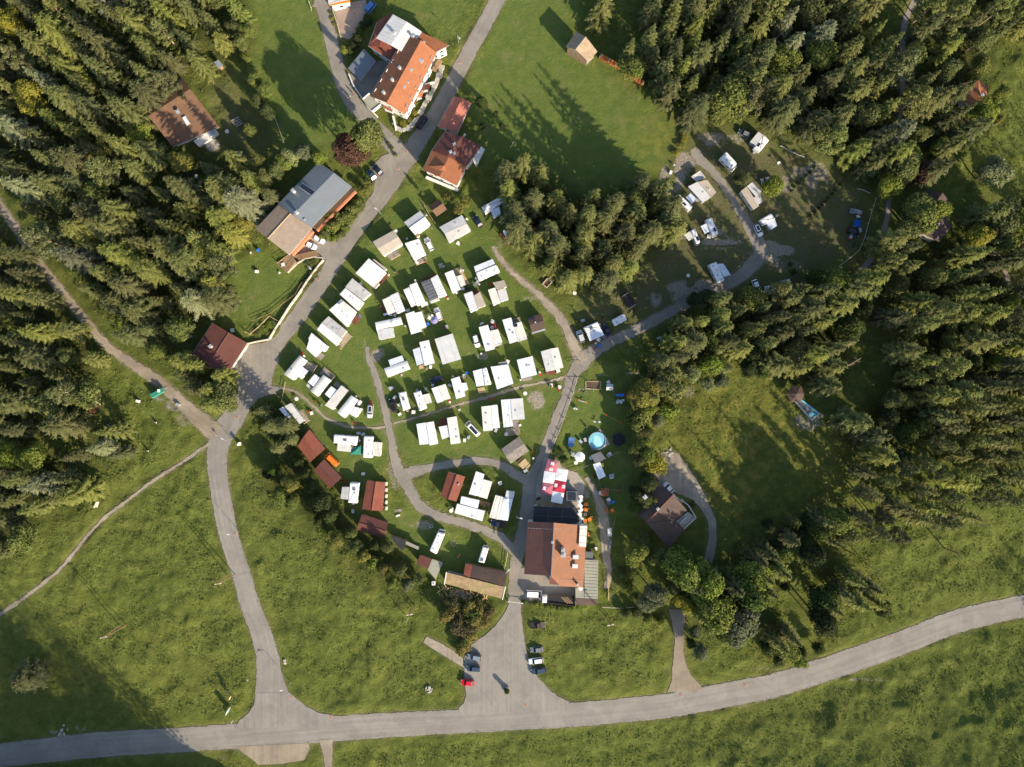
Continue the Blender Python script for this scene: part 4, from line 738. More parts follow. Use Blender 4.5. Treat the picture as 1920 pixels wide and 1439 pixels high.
def windows(par, poly, zs, space=2.6, w=1.1, hh=1.1, door=None, frame='white_wall', sub=True, minlen=2.0):
    poly = ccw(poly); n = len(poly)
    for i in range(n):
        a, b = poly[i], poly[(i+1) % n]; L_ = dist(a, b)
        if L_ < minlen: continue
        k = max(1, int((L_-.6)/space)); ang = math.atan2(b[1]-a[1], b[0]-a[0]); nx, ny = math.sin(ang), -math.cos(ang)
        for lv, z in enumerate(zs):
            for j in range(k):
                c = V(a, b, (j+.5)/k); dr = door is not None and lv == 0 and i == door and j == k//2
                mb = MB(); z0, z1, ww = (z-.9, z+1.0, .9) if dr else (z, z+hh, w)
                mb.box((c[0]+nx*.015, c[1]+ny*.015), (ww, .07), ang, 0, z0, z1)
                f = mb.build('door' if dr else 'window', M_['wood' if dr else frame], par)
                if not dr:
                    g = MB(); g.box((c[0]+nx*.04, c[1]+ny*.04), (ww-.16, .05), ang, 0, z0+.09, z1-.09); g.build('pane', M_['glass'], f if sub else par)
def rrect(q, r=.3, n=4):
    out = []
    for i in range(4):
        p, a, b = q[i], q[i-1], q[(i+1) % 4]; ra = min(r, dist(p, a)/2.2, dist(p, b)/2.2); A = V(p, a, ra/dist(p, a)); B = V(p, b, ra/dist(p, b))
        for k in range(n+1):
            t = k/n; out.append(((1-t)**2*A[0]+2*t*(1-t)*p[0]+t*t*B[0], (1-t)**2*A[1]+2*t*(1-t)*p[1]+t*t*B[1]))
    return out
def body_caravan(par, q, h=2.6, m='caravan_white', hatches=2, drawbar=True, rad=.35, solar=0, cab=None, skylight=None, z0=.42, stripe=None, name='body'):
    """q world a,b,c,d with a-b the front edge"""
    a, b, c, d = q; P0 = rrect(q, rad); ctr = cen(q); mb = MB(); mb.smooth = False
    lay = [(z0, .05), (z0+.25, 0), (h-.42, 0), (h-.2, .05), (h-.06, .16), (h, .34)]
    rings = [[(*p, z) for p in (inset(ccw(P0), i_) if i_ else ccw(P0))] for z, i_ in lay]; n = len(rings[0])
    for r0, r1 in zip(rings[:-1], rings[1:]):
        for k in range(n): mb.face([r0[k], r0[(k+1) % n], r1[(k+1) % n], r1[k]])
    mb.face(rings[-1]); mb.face(rings[0][::-1]); mb.build(name, M_[m], par)
    ml = V(a, b, .5); mr = V(d, c, .5); ln = dist(ml, mr); wd = dist(a, b); ang = math.atan2(mr[1]-ml[1], mr[0]-ml[0])
    def at(u, v): return V(V(a, b, v), V(d, c, v), u)
    for k in range(hatches):
        u = (k+.6)/(hatches+.2); s_ = .55 if k % 2 else .4; g = MB(); g.box(at(u, .5+.12*(-1)**k), (s_, s_), ang, 0, h-.01, h+.09); g.build('roof_hatch', M_['skyglass' if (k % 2 == 0) else 'lightgrey_roof'], par)
    if skylight: g = MB(); g.box(at(*skylight), (.95, .7), ang, 0, h-.01, h+.12); g.build('skylight', M_['slate_roof'], par)
    for k in range(solar): g = MB(); g.box(at(.3+.3*k, .32), (1.2, .65), ang, 0, h+.04, h+.08); g.build('solar_panel', M_['solar'], par)
    for (p0, p1) in ((a, d), (b, c)):
        L_ = dist(p0, p1); an = math.atan2(p1[1]-p0[1], p1[0]-p0[0]); k = max(1, int(L_/2)); s_ = 1 if p0 is a else -1
        nn = (math.cos(an+math.pi/2), math.sin(an+math.pi/2)); mid = V(p0, p1, .5); sg = 1 if (mid[0]-ctr[0])*nn[0]+(mid[1]-ctr[1])*nn[1] > 0 else -1
        for j in range(k):
            cc = V(p0, p1, (j+.5)/k*.8+.12); g = MB(); g.box((cc[0]+nn[0]*sg*.01, cc[1]+nn[1]*sg*.01), (.95, .05), an, 0, 1.35, 1.9); g.build('window', M_['glass'], par)
        cc = V(p0, p1, .58); wl = MB(); wl.tube((cc[0]-nn[0]*sg*.1, cc[1]-nn[1]*sg*.1, .33), (cc[0]-nn[0]*sg*.3, cc[1]-nn[1]*sg*.3, .33), .33, .33, 12); wl.build('wheel', M_['rubber'], par)
    if drawbar:
        g = MB(); o = V(mr, ml, 1+.9/ln); g.tube((*V(a, b, .25), .45), (*o, .42), .05); g.tube((*V(a, b, .75), .45), (*o, .42), .05); o2 = V(mr, ml, 1+.4/ln); g.box(o2, (.5, .7), ang, 0, .42, .8); g.tube((*o, .0), (*o, .6), .05); g.build('drawbar', M_['galv'], par)
    if cab:
        ex = V(mr, ml, 1+cab*.8/ln); e2 = V(mr, ml, 1+cab*.45/ln); na = (b[0]-a[0], b[1]-a[1]); f0 = .1; w_ = MB()
        A0, B0 = V(a, b, .06), V(a, b, .94); dd = (ex[0]-ml[0], ex[1]-ml[1]); d2 = (e2[0]-ml[0], e2[1]-ml[1])
        A1, B1 = (V(a,b,.12)[0]+dd[0], V(a,b,.12)[1]+dd[1]), (V(a,b,.88)[0]+dd[0], V(a,b,.88)[1]+dd[1]); A2, B2 = (A0[0]+d2[0], A0[1]+d2[1]), (B0[0]+d2[0], B0[1]+d2[1])
        F = lambda pts: w_.face(pts)
        F([(*A0,.4),(*A1,.4),(*A1,.95),(*A2,1.25),(*A0,1.9)]); F([(*B0,.4),(*B0,1.9),(*B2,1.25),(*B1,.95),(*B1,.4)]); F([(*A1,.4),(*B1,.4),(*B1,.95),(*A1,.95)]); F([(*A1,.95),(*B1,.95),(*B2,1.25),(*A2,1.25)]); F([(*A2,1.25),(*B2,1.25),(*B0,1.9),(*A0,1.9)])
        w_.build('cab', M_[m], par); g = MB(); i0, i1 = V(A2, B2, .06), V(A2, B2, .94); j0, j1 = V(A0, B0, .08), V(A0, B0, .92); g.face([(*i0,1.29),(*i1,1.29),(*V(j1,i1,.1),1.9),(*V(j0,i0,.1),1.9)]); g.build('windscreen', M_['glass'], par)
        for A_ in (A1, B1): wl = MB(); c_ = V(A_, ml, .35); wl.tube((c_[0], c_[1], .33), (c_[0]+na[0]/wd*.01, c_[1]+na[1]/wd*.2, .33), .33, .33, 12); wl.build('wheel', M_['rubber'], par)
def deck(par, q, z=.28, m='greywood', rails=0, grid=0):
    a, b, c, d = q; mb = MB(); n = max(2, int(dist(a, d)/.3))
    for k in range(n):
        t0, t1 = k/n, (k+.93)/n; mb.prism([V(a, d, t0), V(b, c, t0), V(b, c, t1), V(a, d, t1)], z-.05-.01*(k % 2), z-.008*(k % 3))
    mb.build('deck', M_[m], par); mb = MB(); mb.prism(inset([a, b, c, d], .1), 0, z-.07); mb.build('deck_base', M_['redwood'], par)
    if rails:
        g = MB(); E = [(a, b), (b, c), (c, d), (d, a)]
        for i, (p, r_) in enumerate(E):
            if not rails & (1 << i): continue
            k = max(1, int(dist(p, r_)/1.3))
            for j in range(k+1): x = V(p, r_, j/k); g.box(x, (.08, .08), 0, 0, z, z+.95)
            g.tube((*p, z+.95), (*r_, z+.95), .05, .05, 4); g.tube((*p, z+.5), (*r_, z+.5), .03, .03, 4)
        g.build('railing', M_['tanwood' if m != 'redwood' else 'redwood'], par)
    if grid:
        g = MB(); hz = 2.2
        for k in range(grid+1): t = k/grid; g.tube((*V(a, d, t), hz), (*V(b, c, t), hz), .06, .06, 4)
        for k in range(4): t = k/3; g.tube((*V(a, b, t), hz+.1), (*V(d, c, t), hz+.1), .05, .05, 4)
        for x in (a, b, c, d): g.box(x, (.1, .1), 0, 0, 0, hz)
        g.build('pergola', M_['tanwood'], par)
def unit(name, label, cat, short, fr, parts, group=None):
    """parts: (kind, pts, options)"""
    allp = [p for pt in parts for p in P(fr, par3(pt[1]))]; c = cen(allp); x, y = W(c)
    e = thing(name, label, cat, (x, y, 0), group=group); UNITS.append((c[0], c[1], short))
    for kd, pts, o in parts:
        o = dict(o); h = o.pop('h', 2.5); q = [W(p, h if kd not in ('deck',) else .3) for p in P(fr, par3(pts))]
        if kd in ('flat', 'gable', 'arc'):
            win = o.pop('win', True); door = o.pop('door', None); wl = o.get('wall', 'white_wall')
            rs = o.pop('rise', .18 if kd == 'flat' else .45); roof(e, q, h, kd, rs, **{**o, 'ribs': o.get('ribs', 0) or (random.choice((0, 0, 2)) if kd == 'flat' else 0)})
            if dist(q[0], q[1])*dist(q[0], q[3]) > 16 and random.random() < .75:
                for k in range(random.choice((1, 1, 2))):
                    t = random.uniform(.25, .8); x = V(V(q[0], q[1], random.uniform(.2, .8)), V(q[3], q[2], random.uniform(.2, .8)), t); zz_ = h+max(rs, 0)*(.9 if kd != 'flat' else t)+(rs if rs < 0 else 0)*t; g = MB(); s_ = random.uniform(.35, .6); g.box(x, (s_, s_), random.uniform(0, 1.5), 0, zz_-.1, zz_+.14); g.build('roof_vent', M_[random.choice(('lightgrey_roof', 'grey_roof', 'skyglass'))], e)
            if win and o.get('walls', True): windows(e, inset(q, o.get('over', .15)) if area2(q) > 0 else inset(q[::-1], o.get('over', .15)), [1.15], 2.4, 1.0, .7, door, sub=False)
        elif kd == 'van': body_caravan(e, q, h, **o)
        elif kd == 'deck': deck(e, q, **o)
        elif kd == 'fence': pass
    return e
# ---------------------------------------------------------------- vehicles
def car(label, fr, f, r, paint, kind='hatch', width=None, L=None, z=0.05, roofm=None, group=None):
    pf, pr_ = P(fr, [f, r]); A, B = W(pf, 1), W(pr_, 1); ln = L or min(max(dist(A, B), 3.7), 5.3); ang = math.atan2(A[1]-B[1], A[0]-B[0]); c = V(A, B, .5); w = width or (1.95 if kind in ('van','pickup','suv') else 1.78)
    e = thing({'pickup': 'pickup_truck', 'van': 'parked_van', 'bus': 'parked_van'}.get(kind, 'parked_car'), label, {'pickup': 'pickup truck', 'van': 'van', 'bus': 'van'}.get(kind, 'car'), (*c, z), ang, group)
    hl, hw = ln/2, w/2
    def bld(mb, nm, m, par=e):
        me = mb.mesh(nm, M_[m]); o = bpy.data.objects.new(nm, me); COL.objects.link(o); o.parent = par; return o
    prof_ = {'hatch': [(1,.55,.78),(.93,.74,.9),(.55,.9,.98),(.42,.93,1),(-.8,.95,.97),(-.96,.9,.9),(-1,.7,.8)], 'van': [(1,.7,.85),(.93,.95,.95),(.7,1.1,1),(-.95,1.15,1),(-1,1.1,.96)]}
    pr = prof_['van'] if kind in ('van','bus') else prof_['hatch']
    mb = MB(); secs = []
    for x, zt, wf in pr:
        W_ = hw*wf; secs.append([(x*hl, -W_*.94, .22), (x*hl, -W_, .5), (x*hl, -W_*.96, zt-.12), (x*hl, -W_*.82, zt), (x*hl, W_*.82, zt), (x*hl, W_*.96, zt-.12), (x*hl, W_, .5), (x*hl, W_*.94, .22)])
    for s0, s1 in zip(secs[:-1], secs[1:]):
        for k in range(8): mb.face([s0[k], s0[(k+1) % 8], s1[(k+1) % 8], s1[k]])
    mb.face(secs[0][::-1]); mb.face(secs[-1]); mb.smooth = False; bld(mb, 'body', paint)
    g = dict(hatch=(.46,.20,-.55,-.86,1.45), estate=(.46,.20,-.80,-.95,1.46), suv=(.46,.24,-.78,-.93,1.68), van=(.86,.52,-.93,-.98,1.95), bus=(.90,.60,-.94,-.985,1.98), pickup=(.42,.20,-.12,-.25,1.75))[kind]
    zb = 1.08 if kind in ('van','bus') else .9; x0, x1, x2, x3, zr = g; gw0, gw1 = hw*.88, hw*(.82 if kind in ('van', 'bus') else .70)
    lo = [(x0*hl,-gw0,zb),(x0*hl,gw0,zb),(x3*hl,gw0,zb),(x3*hl,-gw0,zb)]; hi = [(x1*hl,-gw1,zr-.06),(x1*hl,gw1,zr-.06),(x2*hl,gw1,zr-.06),(x2*hl,-gw1,zr-.06)]
    wsh = MB(); wsh.face([lo[0], lo[1], hi[1], hi[0]]); bld(wsh, 'windscreen', 'glass'); gl = MB(); gl.face([lo[1], lo[2], hi[2], hi[1]]); gl.face([lo[3], lo[0], hi[0], hi[3]]); bld(gl, 'side_windows', 'glass'); rw = MB(); rw.face([lo[2], lo[3], hi[3], hi[2]]); bld(rw, 'rear_window', 'glass')
    rf = MB(); top = [(x1*hl-.06,-gw1+.1,zr),(x2*hl+.06,-gw1+.1,zr),(x2*hl+.06,gw1-.1,zr),(x1*hl-.06,gw1-.1,zr)]; bt = [hi[0], hi[3], hi[2], hi[1]]
    rf.face(top[::-1] if area2([(p[0],p[1]) for p in top]) < 0 else top)
    for k in range(4): rf.face([bt[k], bt[(k+1) % 4], top[(k+1) % 4], top[k]])
    for sx in (-1, 1): rf.tube((x1*hl-.1, sx*(gw1-.05), zr-.02), (x2*hl+.1, sx*(gw1-.05), zr-.02), .03, .03, 4)
    for px_, sg in ((.5, 1), (.5, -1)):
        rf.face([(x0*hl+.0, sg*gw0, zb+.002), (x0*hl-.10, sg*(gw0+.006), zb), (x1*hl-.10, sg*(gw1+.006), zr-.05), (x1*hl, sg*gw1, zr-.05)])
    bld(rf, 'roof', paint)
    if roofm: s_ = MB(); s_.box(((x1+x2)/2*hl, 0), ((x1-x2)*hl*.72, gw1*1.35), 0, 0, zr+.004, zr+.02); bld(s_, 'glass_roof', roofm)
    for sx in (.62, -.60):
        for sy in (-1, 1):
            wl = MB(); wl.tube((0, 0, 0), (0, -sy*.2, 0), .33, .33, 14); o = bld(wl, 'wheel', 'rubber'); o.location = (sx*hl, sy*hw*.97, .33); hb = MB(); hb.tube((0, sy*.01, 0), (0, sy*.02, 0), .2, .19, 8); bld(hb, 'rim', 'metal', o)
    for sy in (-1, 1):
        a_ = MB(); a_.box((hl*.955, sy*hw*.62), (.18, .34), 0, 0, .62, .77); bld(a_, 'headlight', 'skyglass'); b_ = MB(); b_.box((-hl*.985, sy*hw*.72), (.1, .22), 0, 0, .7, .92); bld(b_, 'tail_light', 'red'); c_ = MB(); c_.box((x0*hl*.9, sy*(hw+.08)), (.14, .2), 0, 0, zb, zb+.16); bld(c_, 'mirror', paint)
    if kind == 'pickup':
        b_ = MB(); b_.box((-.60*hl, 0), (.70*hl, hw*1.6), 0, 0, .96, 1.0); bld(b_, 'load_bed', 'black')
        for sy in (-1, 1): b_ = MB(); b_.box((-.60*hl, sy*hw*.88), (.74*hl, .07), 0, 0, .9, 1.12); bld(b_, 'bed_side', paint)
    return e
# ---------------------------------------------------------------- holiday cabins, caravans and awnings of the campsite
SC = ('static_caravan', 'caravan'); CB = ('holiday_cabin', 'cabin'); CV = ('caravan', 'caravan'); MH = ('motorhome', 'motorhome')
def cabin(label, short, fr, parts): return unit('holiday_cabin', label, 'cabin', short, fr, parts)
def caravan(label, short, fr, parts): return unit('caravan', label, 'caravan', short, fr, parts)
G = 'gable'; F_ = 'flat'
cabin('cabin with two-tone pale grey felt roof, nearest the shaded grass by the village road bend', 'pale grey gabled cabin', 'A', [(G, [(620,297),(862,127),(1018,325),(788,490)], dict(m='lightgrey_roof', h=2.7, rise=.5, ridge='white_roof')), (F_, [(790,490),(850,460),(855,500),(800,525)], dict(h=2.2, m='wood', rise=.05, win=False))])
cabin('wide cabin with one light grey and one darker grey arched roof slope', 'two-tone grey cabin', 'A', [(F_, [(1150,370),(1490,188),(1562,318),(1226,466)], dict(m='lightgrey_roof', h=2.6, rise=.45)), (F_, [(1622,412),(1290,600),(1229,469),(1563,322)], dict(m='grey_roof', h=2.6, rise=.45))])
cabin('large cabin with plain beige roof and a small wooden deck, beside the road', 'beige-roofed cabin', 'A', [(G, [(150,590),(470,415),(602,622),(308,805)], dict(m='beige_roof', h=2.7, rise=.35)), ('deck', [(360,800),(520,712),(572,790),(430,872)], dict(rails=12))])
cabin('white-roofed cabin with cluttered porch deck beside the parked white estate car', 'white cabin with porch clutter', 'A', [(F_, [(632,612),(845,543),(948,772),(770,870)], dict(m='white_roof', h=2.6)), ('deck', [(788,885),(945,815),(968,885),(812,945)], dict(rails=4))])
cabin('big square bright white roof with a dark red porch at its corner', 'big square white cabin', 'B', [(F_, [(855,420),(1052,200),(1312,402),(1112,630)], dict(m='white_roof', h=2.8, rise=.3)), (F_, [(1110,215),(1130,208),(1320,350),(1300,385)], dict(m='beige_roof', h=2.3, win=False)), ('deck', [(1200,545),(1305,415),(1362,462),(1245,585)], dict(m='redwood', rails=12)), (F_, [(1105,640),(1190,555),(1215,580),(1150,655)], dict(m='beige_roof', h=2.0, win=False))])
cabin('cabin with grey felt half and ribbed white awning half, second from the square white roof', 'grey and ribbed white cabin', 'B', [(F_, [(805,498),(1082,722),(962,832),(700,630)], dict(m='grey_roof', h=2.7, rise=.1)), (F_, [(700,642),(972,852),(880,980),(610,735)], dict(m='white_roof', h=2.55, rise=-.3, ribs=13))])
cabin('white-roofed cabin with beige inset and brown corner deck beside the village road', 'white cabin with beige inset', 'B', [(F_, [(640,812),(862,995),(722,1228),(455,972)], dict(m='white_roof', h=2.6, rise=-.25)), (F_, [(668,836),(862,992),(780,1062),(595,898)], dict(m='cream_roof', h=2.85, rise=.05, walls=False)), ('deck', [(868,1040),(932,1098),(862,1205),(800,1150)], dict(m='redwood', rails=6))])
cabin('cabin with grey half, ribbed white half and a slatted wooden pergola deck at its foot', 'cabin with slatted pergola', 'f', [(F_, [(625,1013),(758,1120),(715,1177),(575,1062)], dict(m='grey_roof', h=2.7)), (F_, [(573,1064),(722,1180),(682,1236),(535,1112)], dict(m='white_roof', h=2.55, rise=-.25, ribs=12)), ('deck', [(716,1190),(756,1122),(802,1165),(722,1260)], dict(grid=5))])
cabin('small white L-shaped cabin with a grey wooden deck, below the pergola cabin', 'small L-shaped white cabin', 'J', [(F_, [(596,118),(742,238),(706,292),(568,172)], dict(m='white_roof', h=2.5)), (F_, [(575,178),(682,272),(628,336),(548,262)], dict(m='bluewhite_roof', h=2.35, rise=-.15)), ('deck', [(660,278),(718,322),(678,365),(630,325)], dict(rails=4))])
cabin('long white caravan with smooth curved roof and grey deck, topmost of the lower left row', 'curved white caravan', 'J', [('arc', [(345,490),(490,318),(548,365),(435,545)], dict(m='cream_roof', h=2.5, rise=.3)), (F_, [(500,412),(562,460),(508,535),(455,498)], dict(m='white_roof', h=2.3)), ('deck', [(552,372),(652,412),(612,478),(530,432)], dict(rails=2))])
cabin('grey-white caravan with bluish awning and a weathered grey deck above it', 'caravan with weathered deck', 'J', [('arc', [(583,640),(700,496),(772,545),(655,692)], dict(m='cream_roof', h=2.5, rise=.3)), (F_, [(625,488),(668,525),(612,600),(562,562)], dict(m='bluewhite_roof', h=2.35)), ('deck', [(712,425),(815,505),(772,552),(660,488)], dict(rails=3)), (F_, [(560,572),(598,604),(583,625),(548,592)], dict(m='grey_roof', h=2.0, win=False))])
cabin('caravan with ribbed cream roof and small square awning in the lower left row', 'ribbed cream caravan', 'J', [(F_, [(715,770),(865,590),(926,636),(790,812)], dict(m='cream_roof', h=2.6, rise=.15, ribs=10)), (F_, [(772,598),(828,635),(768,712),(716,668)], dict(m='bluewhite_roof', h=2.35)), ('deck', [(815,550),(868,592),(840,622),(790,590)], dict())])
cabin('white caravan with square awning to its lower right, lowest of the lower left row', 'lowest white caravan of the left row', 'J', [('arc', [(825,835),(952,680),(1016,722),(895,885)], dict(m='white_roof', h=2.5, rise=.25)), (F_, [(975,778),(1052,800),(998,882),(930,842)], dict(m='white_roof', h=2.35)), (F_, [(1030,722),(1052,735),(1020,780),(1000,762)], dict(m='white_roof', h=1.2, win=False, wall='awning_grey'))])
cabin('grey cabin with pale blue edge and slatted deck, half under the spruces by the path', 'grey cabin by the path', 'J', [(F_, [(355,778),(412,748),(532,905),(490,938)], dict(m='lightgrey_roof', h=2.5)), (F_, [(303,802),(340,782),(412,878),(385,895)], dict(m='bluewhite_roof', h=2.2)), ('deck', [(484,836),(520,810),(586,905),(545,932)], dict(grid=4))])
cabin('cabin with tan flat half and ribbed white half, brown porch on its left', 'tan and ribbed white cabin', 'B', [(F_, [(1255,822),(1365,770),(1455,1000),(1342,1045)], dict(m='cream_roof', h=2.6)), (F_, [(1363,762),(1486,705),(1602,985),(1475,1030)], dict(m='white_roof', h=2.75, ribs=8, rd=1)), ('deck', [(1228,930),(1268,900),(1335,1035),(1275,1055)], dict(m='redwood', rails=1)), (F_, [(1265,1030),(1335,1012),(1340,1042),(1280,1062)], dict(m='bluewhite_roof', h=1.4, win=False))])
cabin('white double-roofed caravan with a rounded awning, left of the black and white roof', 'white double caravan', 'B', [('arc', [(1568,672),(1662,628),(1765,895),(1690,930)], dict(m='white_roof', h=2.45, rise=.2)), (F_, [(1660,600),(1772,556),(1902,850),(1772,912)], dict(m='white_roof', h=2.65))])
cabin('cabin whose roof is half anthracite and half ribbed white', 'half anthracite cabin', 'C', [(F_, [(235,400),(378,345),(500,620),(365,678)], dict(m='slate_roof', h=2.7, ribs=6, rd=1)), (F_, [(378,343),(482,282),(628,590),(502,628)], dict(m='white_roof', h=2.75, ribs=8, rd=1)), (F_, [(365,682),(505,625),(515,660),(378,712)], dict(m='white_roof', h=2.2, win=False)), ('deck', [(235,368),(448,270),(470,300),(250,385)], dict(m='redwood', rails=1))])
cabin('white caravan roof with small cream annex and a curved wooden terrace above it', 'caravan with curved terrace', 'C', [(F_, [(590,262),(716,212),(832,502),(705,560)], dict(m='white_roof', h=2.6)), (F_, [(762,308),(852,285),(906,432),(832,470)], dict(m='cream_roof', h=2.4)), ('deck', [(720,200),(830,160),(885,285),(770,300)], dict(m='tanwood', rails=2)), ('deck', [(850,290),(880,280),(975,420),(905,440)], dict(m='tanwood', rails=1))])
caravan('large white touring caravan with long awning, by the bend of the stony track', 'large white caravan by the track', 'C', [('van', [(1050,250),(1102,382),(1422,238),(1362,122)], dict(hatches=3, h=2.65, rad=.6)), (F_, [(1030,160),(1310,48),(1345,120),(1052,245)], dict(m='bluewhite_roof', h=2.45, wall='awning_grey'))])
cabin('small cabin, left half ribbed white and right half tan, under the curved terrace', 'ribbed white and tan cabin', 'C', [(F_, [(875,575),(1002,530),(1092,805),(978,855)], dict(m='white_roof', h=2.6, ribs=8, rd=1)), (F_, [(1022,600),(1120,540),(1212,745),(1085,788)], dict(m='beige_roof', h=2.7)), ('deck', [(1000,525),(1092,500),(1112,548),(1020,592)], dict(m='redwood'))])
cabin('cabin with white left half, grey right half and a tan roof on top', 'white, grey and tan cabin', 'C', [(F_, [(1240,512),(1348,476),(1432,700),(1320,752)], dict(m='cream_roof', h=2.6)), (F_, [(1378,522),(1502,480),(1552,655),(1432,692)], dict(m='lightgrey_roof', h=2.7)), (F_, [(1310,402),(1482,365),(1527,465),(1380,516)], dict(m='beige_roof', h=2.65, rise=.3))])
cabin('white L-shaped roof pair with pale grey lower part, beside the beige and ribbed cabin', 'white and pale grey L-shaped caravan', 'B', [('arc', [(1145,1160),(1530,1078),(1558,1185),(1170,1270)], dict(m='white_roof', h=2.55, rise=.2)), (F_, [(1168,1272),(1408,1232),(1432,1378),(1212,1425)], dict(m='lightgrey_roof', h=2.45))])
cabin('white caravan and awning with a purple parasol beside it', 'white caravan beside the purple parasol', 'C', [(F_, [(0,872),(132,830),(248,1132),(88,1180)], dict(m='white_roof', h=2.6)), (F_, [(145,858),(245,835),(322,1065),(222,1095)], dict(m='bluewhite_roof', h=2.4)), ('deck', [(235,1065),(318,1060),(322,1100),(262,1098)], dict())])
cabin('big white L-shaped roof with a dark porch notch, right of the white parked car', 'big L-shaped white cabin', 'E', [(F_, [(300,432),(440,395),(545,760),(405,796)], dict(m='white_roof', h=2.7)), (F_, [(466,487),(590,460),(658,655),(528,700)], dict(m='cream_roof', h=2.75)), ('deck', [(445,398),(560,365),(595,455),(470,480)], dict(m='redwood', rails=1)), (F_, [(528,702),(648,668),(655,690),(535,735)], dict(m='white_roof', h=2.2, win=False))])
cabin('big cream-white roof carrying a small dark solar panel', 'white cabin with a solar panel', 'E', [(F_, [(655,322),(788,286),(890,642),(765,680)], dict(m='white_roof', h=2.7)), (F_, [(815,380),(940,348),(1022,575),(888,612)], dict(m='cream_roof', h=2.75)), ('deck', [(792,320),(920,285),(938,345),(815,375)], dict(m='greywood', rails=1)), (F_, [(882,618),(1020,578),(1030,610),(892,655)], dict(m='white_roof', h=2.2, win=False))])
cabin('small cabin with brown roof of two slopes, nearest the stony track', 'small brown-roofed cabin', 'E', [(G, [(1033,288),(1240,225),(1302,450),(1095,512)], dict(m='darkbrown_roof', h=2.5, rise=.5)), (F_, [(1096,512),(1300,452),(1298,480),(1100,535)], dict(m='white_roof', h=2.1, win=False))])
cabin('cabin with white left half and cream right half by the road fork', 'white and cream cabin at the road fork', 'E', [(F_, [(1232,797),(1368,757),(1445,1075),(1312,1100)], dict(m='lightgrey_roof', h=2.7)), (F_, [(1368,755),(1492,735),(1572,1035),(1447,1073)], dict(m='cream_roof', h=2.75)), ('deck', [(1285,1095),(1480,1060),(1495,1120),(1305,1150)], dict(m='redwood', rails=4))])
cabin('plain white square roof left of the cabin at the road fork', 'plain white square cabin', 'E', [(F_, [(872,922),(1106,865),(1176,1142),(942,1206)], dict(m='bluewhite_roof', h=2.7)), ('deck', [(950,1210),(1100,1175),(1105,1225),(958,1245)], dict(m='greywood'))])
cabin('large pale bluish-white roof with a small green-grey annex on top', 'pale bluish cabin with small annex', 'E', [(F_, [(480,1025),(742,990),(822,1277),(577,1365)], dict(m='bluewhite_roof', h=2.7)), (F_, [(592,960),(720,938),(735,985),(620,1010)], dict(m='green_roof', h=2.3, win=False))])
caravan('white caravan with roof hatches and awning, light wooden platform at its foot', 'caravan with light wooden platform', 'E', [('van', [(352,1050),(415,1030),(492,1290),(388,1305)], dict(hatches=3, drawbar=False)), (F_, [(212,1090),(350,1052),(385,1308),(270,1322)], dict(m='bluewhite_roof', h=2.4, wall='awning_grey')), ('deck', [(280,1345),(382,1330),(417,1408),(300,1430)], dict(m='tanwood'))])
cabin('white caravan with a narrower awning set back above it, beside the loop road', 'white caravan with set-back awning', 'D', [('arc', [(320,572),(662,452),(710,580),(380,705)], dict(m='white_roof', h=2.5, rise=.25)), (F_, [(385,445),(590,375),(622,455),(415,532)], dict(m='bluewhite_roof', h=2.4, ribs=4))])
cabin('tall white caravan roof with a shorter ribbed awning on its left', 'tall white caravan with ribbed awning', 'D', [(F_, [(850,177),(992,143),(1080,492),(930,532)], dict(m='white_roof', h=2.7)), (F_, [(750,287),(856,250),(915,492),(815,527)], dict(m='bluewhite_roof', h=2.45, ribs=8, rd=1)), ('deck', [(838,530),(920,505),(925,565),(850,580)], dict(m='tanwood', rails=4))])
cabin('single large plain grey-white rectangular roof in the middle of the pitches', 'large plain rectangular cabin', 'D', [(F_, [(1080,130),(1348,45),(1476,432),(1200,512)], dict(m='lightgrey_roof', h=2.8, rise=.2))])
caravan('narrow white caravan with a square skylight, left end of its row beside the black car', 'narrow caravan with a skylight', 'D', [('van', [(600,1205),(710,1170),(640,915),(530,935)], dict(hatches=0, skylight=(.62,.5), rad=.2))])
caravan('white caravan with three roof hatches and a small cream awning on its right', 'caravan with small cream awning', 'D', [('van', [(755,932),(865,900),(962,1165),(850,1212)], dict(hatches=2, rad=.25)), (F_, [(892,970),(996,945),(1040,1080),(935,1108)], dict(m='cream_roof', h=2.3, wall='awning_beige'))])
cabin('white two-part roof below the dark blue car', 'white two-part cabin below the dark blue car', 'D', [(F_, [(1030,870),(1130,838),(1215,1062),(1120,1092)], dict(m='white_roof', h=2.5)), (F_, [(1132,838),(1240,803),(1320,1022),(1217,1050)], dict(m='cream_roof', h=2.6))])
cabin('white T-shaped roof right of the two-part white roof', 'white T-shaped cabin', 'D', [(F_, [(1325,730),(1452,690),(1546,985),(1405,1030)], dict(m='white_roof', h=2.6)), (F_, [(1482,790),(1555,783),(1586,885),(1512,925)], dict(m='white_roof', h=2.4))])
cabin('white double roof left of the notch-roofed caravan, above the curved road', 'white double cabin above the curved road', 'K', [(F_, [(1155,75),(1240,60),(1272,252),(1185,262)], dict(m='bluewhite_roof', h=2.5)), (F_, [(1242,62),(1310,50),(1350,252),(1275,267)], dict(m='white_roof', h=2.65))])
cabin('white caravan roof with small square awning and dark deck, above the curved road', 'caravan with dark deck', 'K', [(F_, [(1430,20),(1515,5),(1552,245),(1465,257)], dict(m='cream_roof', h=2.65)), (F_, [(1355,100),(1434,85),(1452,188),(1388,213)], dict(m='white_roof', h=2.4)), ('deck', [(1357,32),(1428,18),(1432,80),(1355,95)], dict(m='redwood', rails=3))])
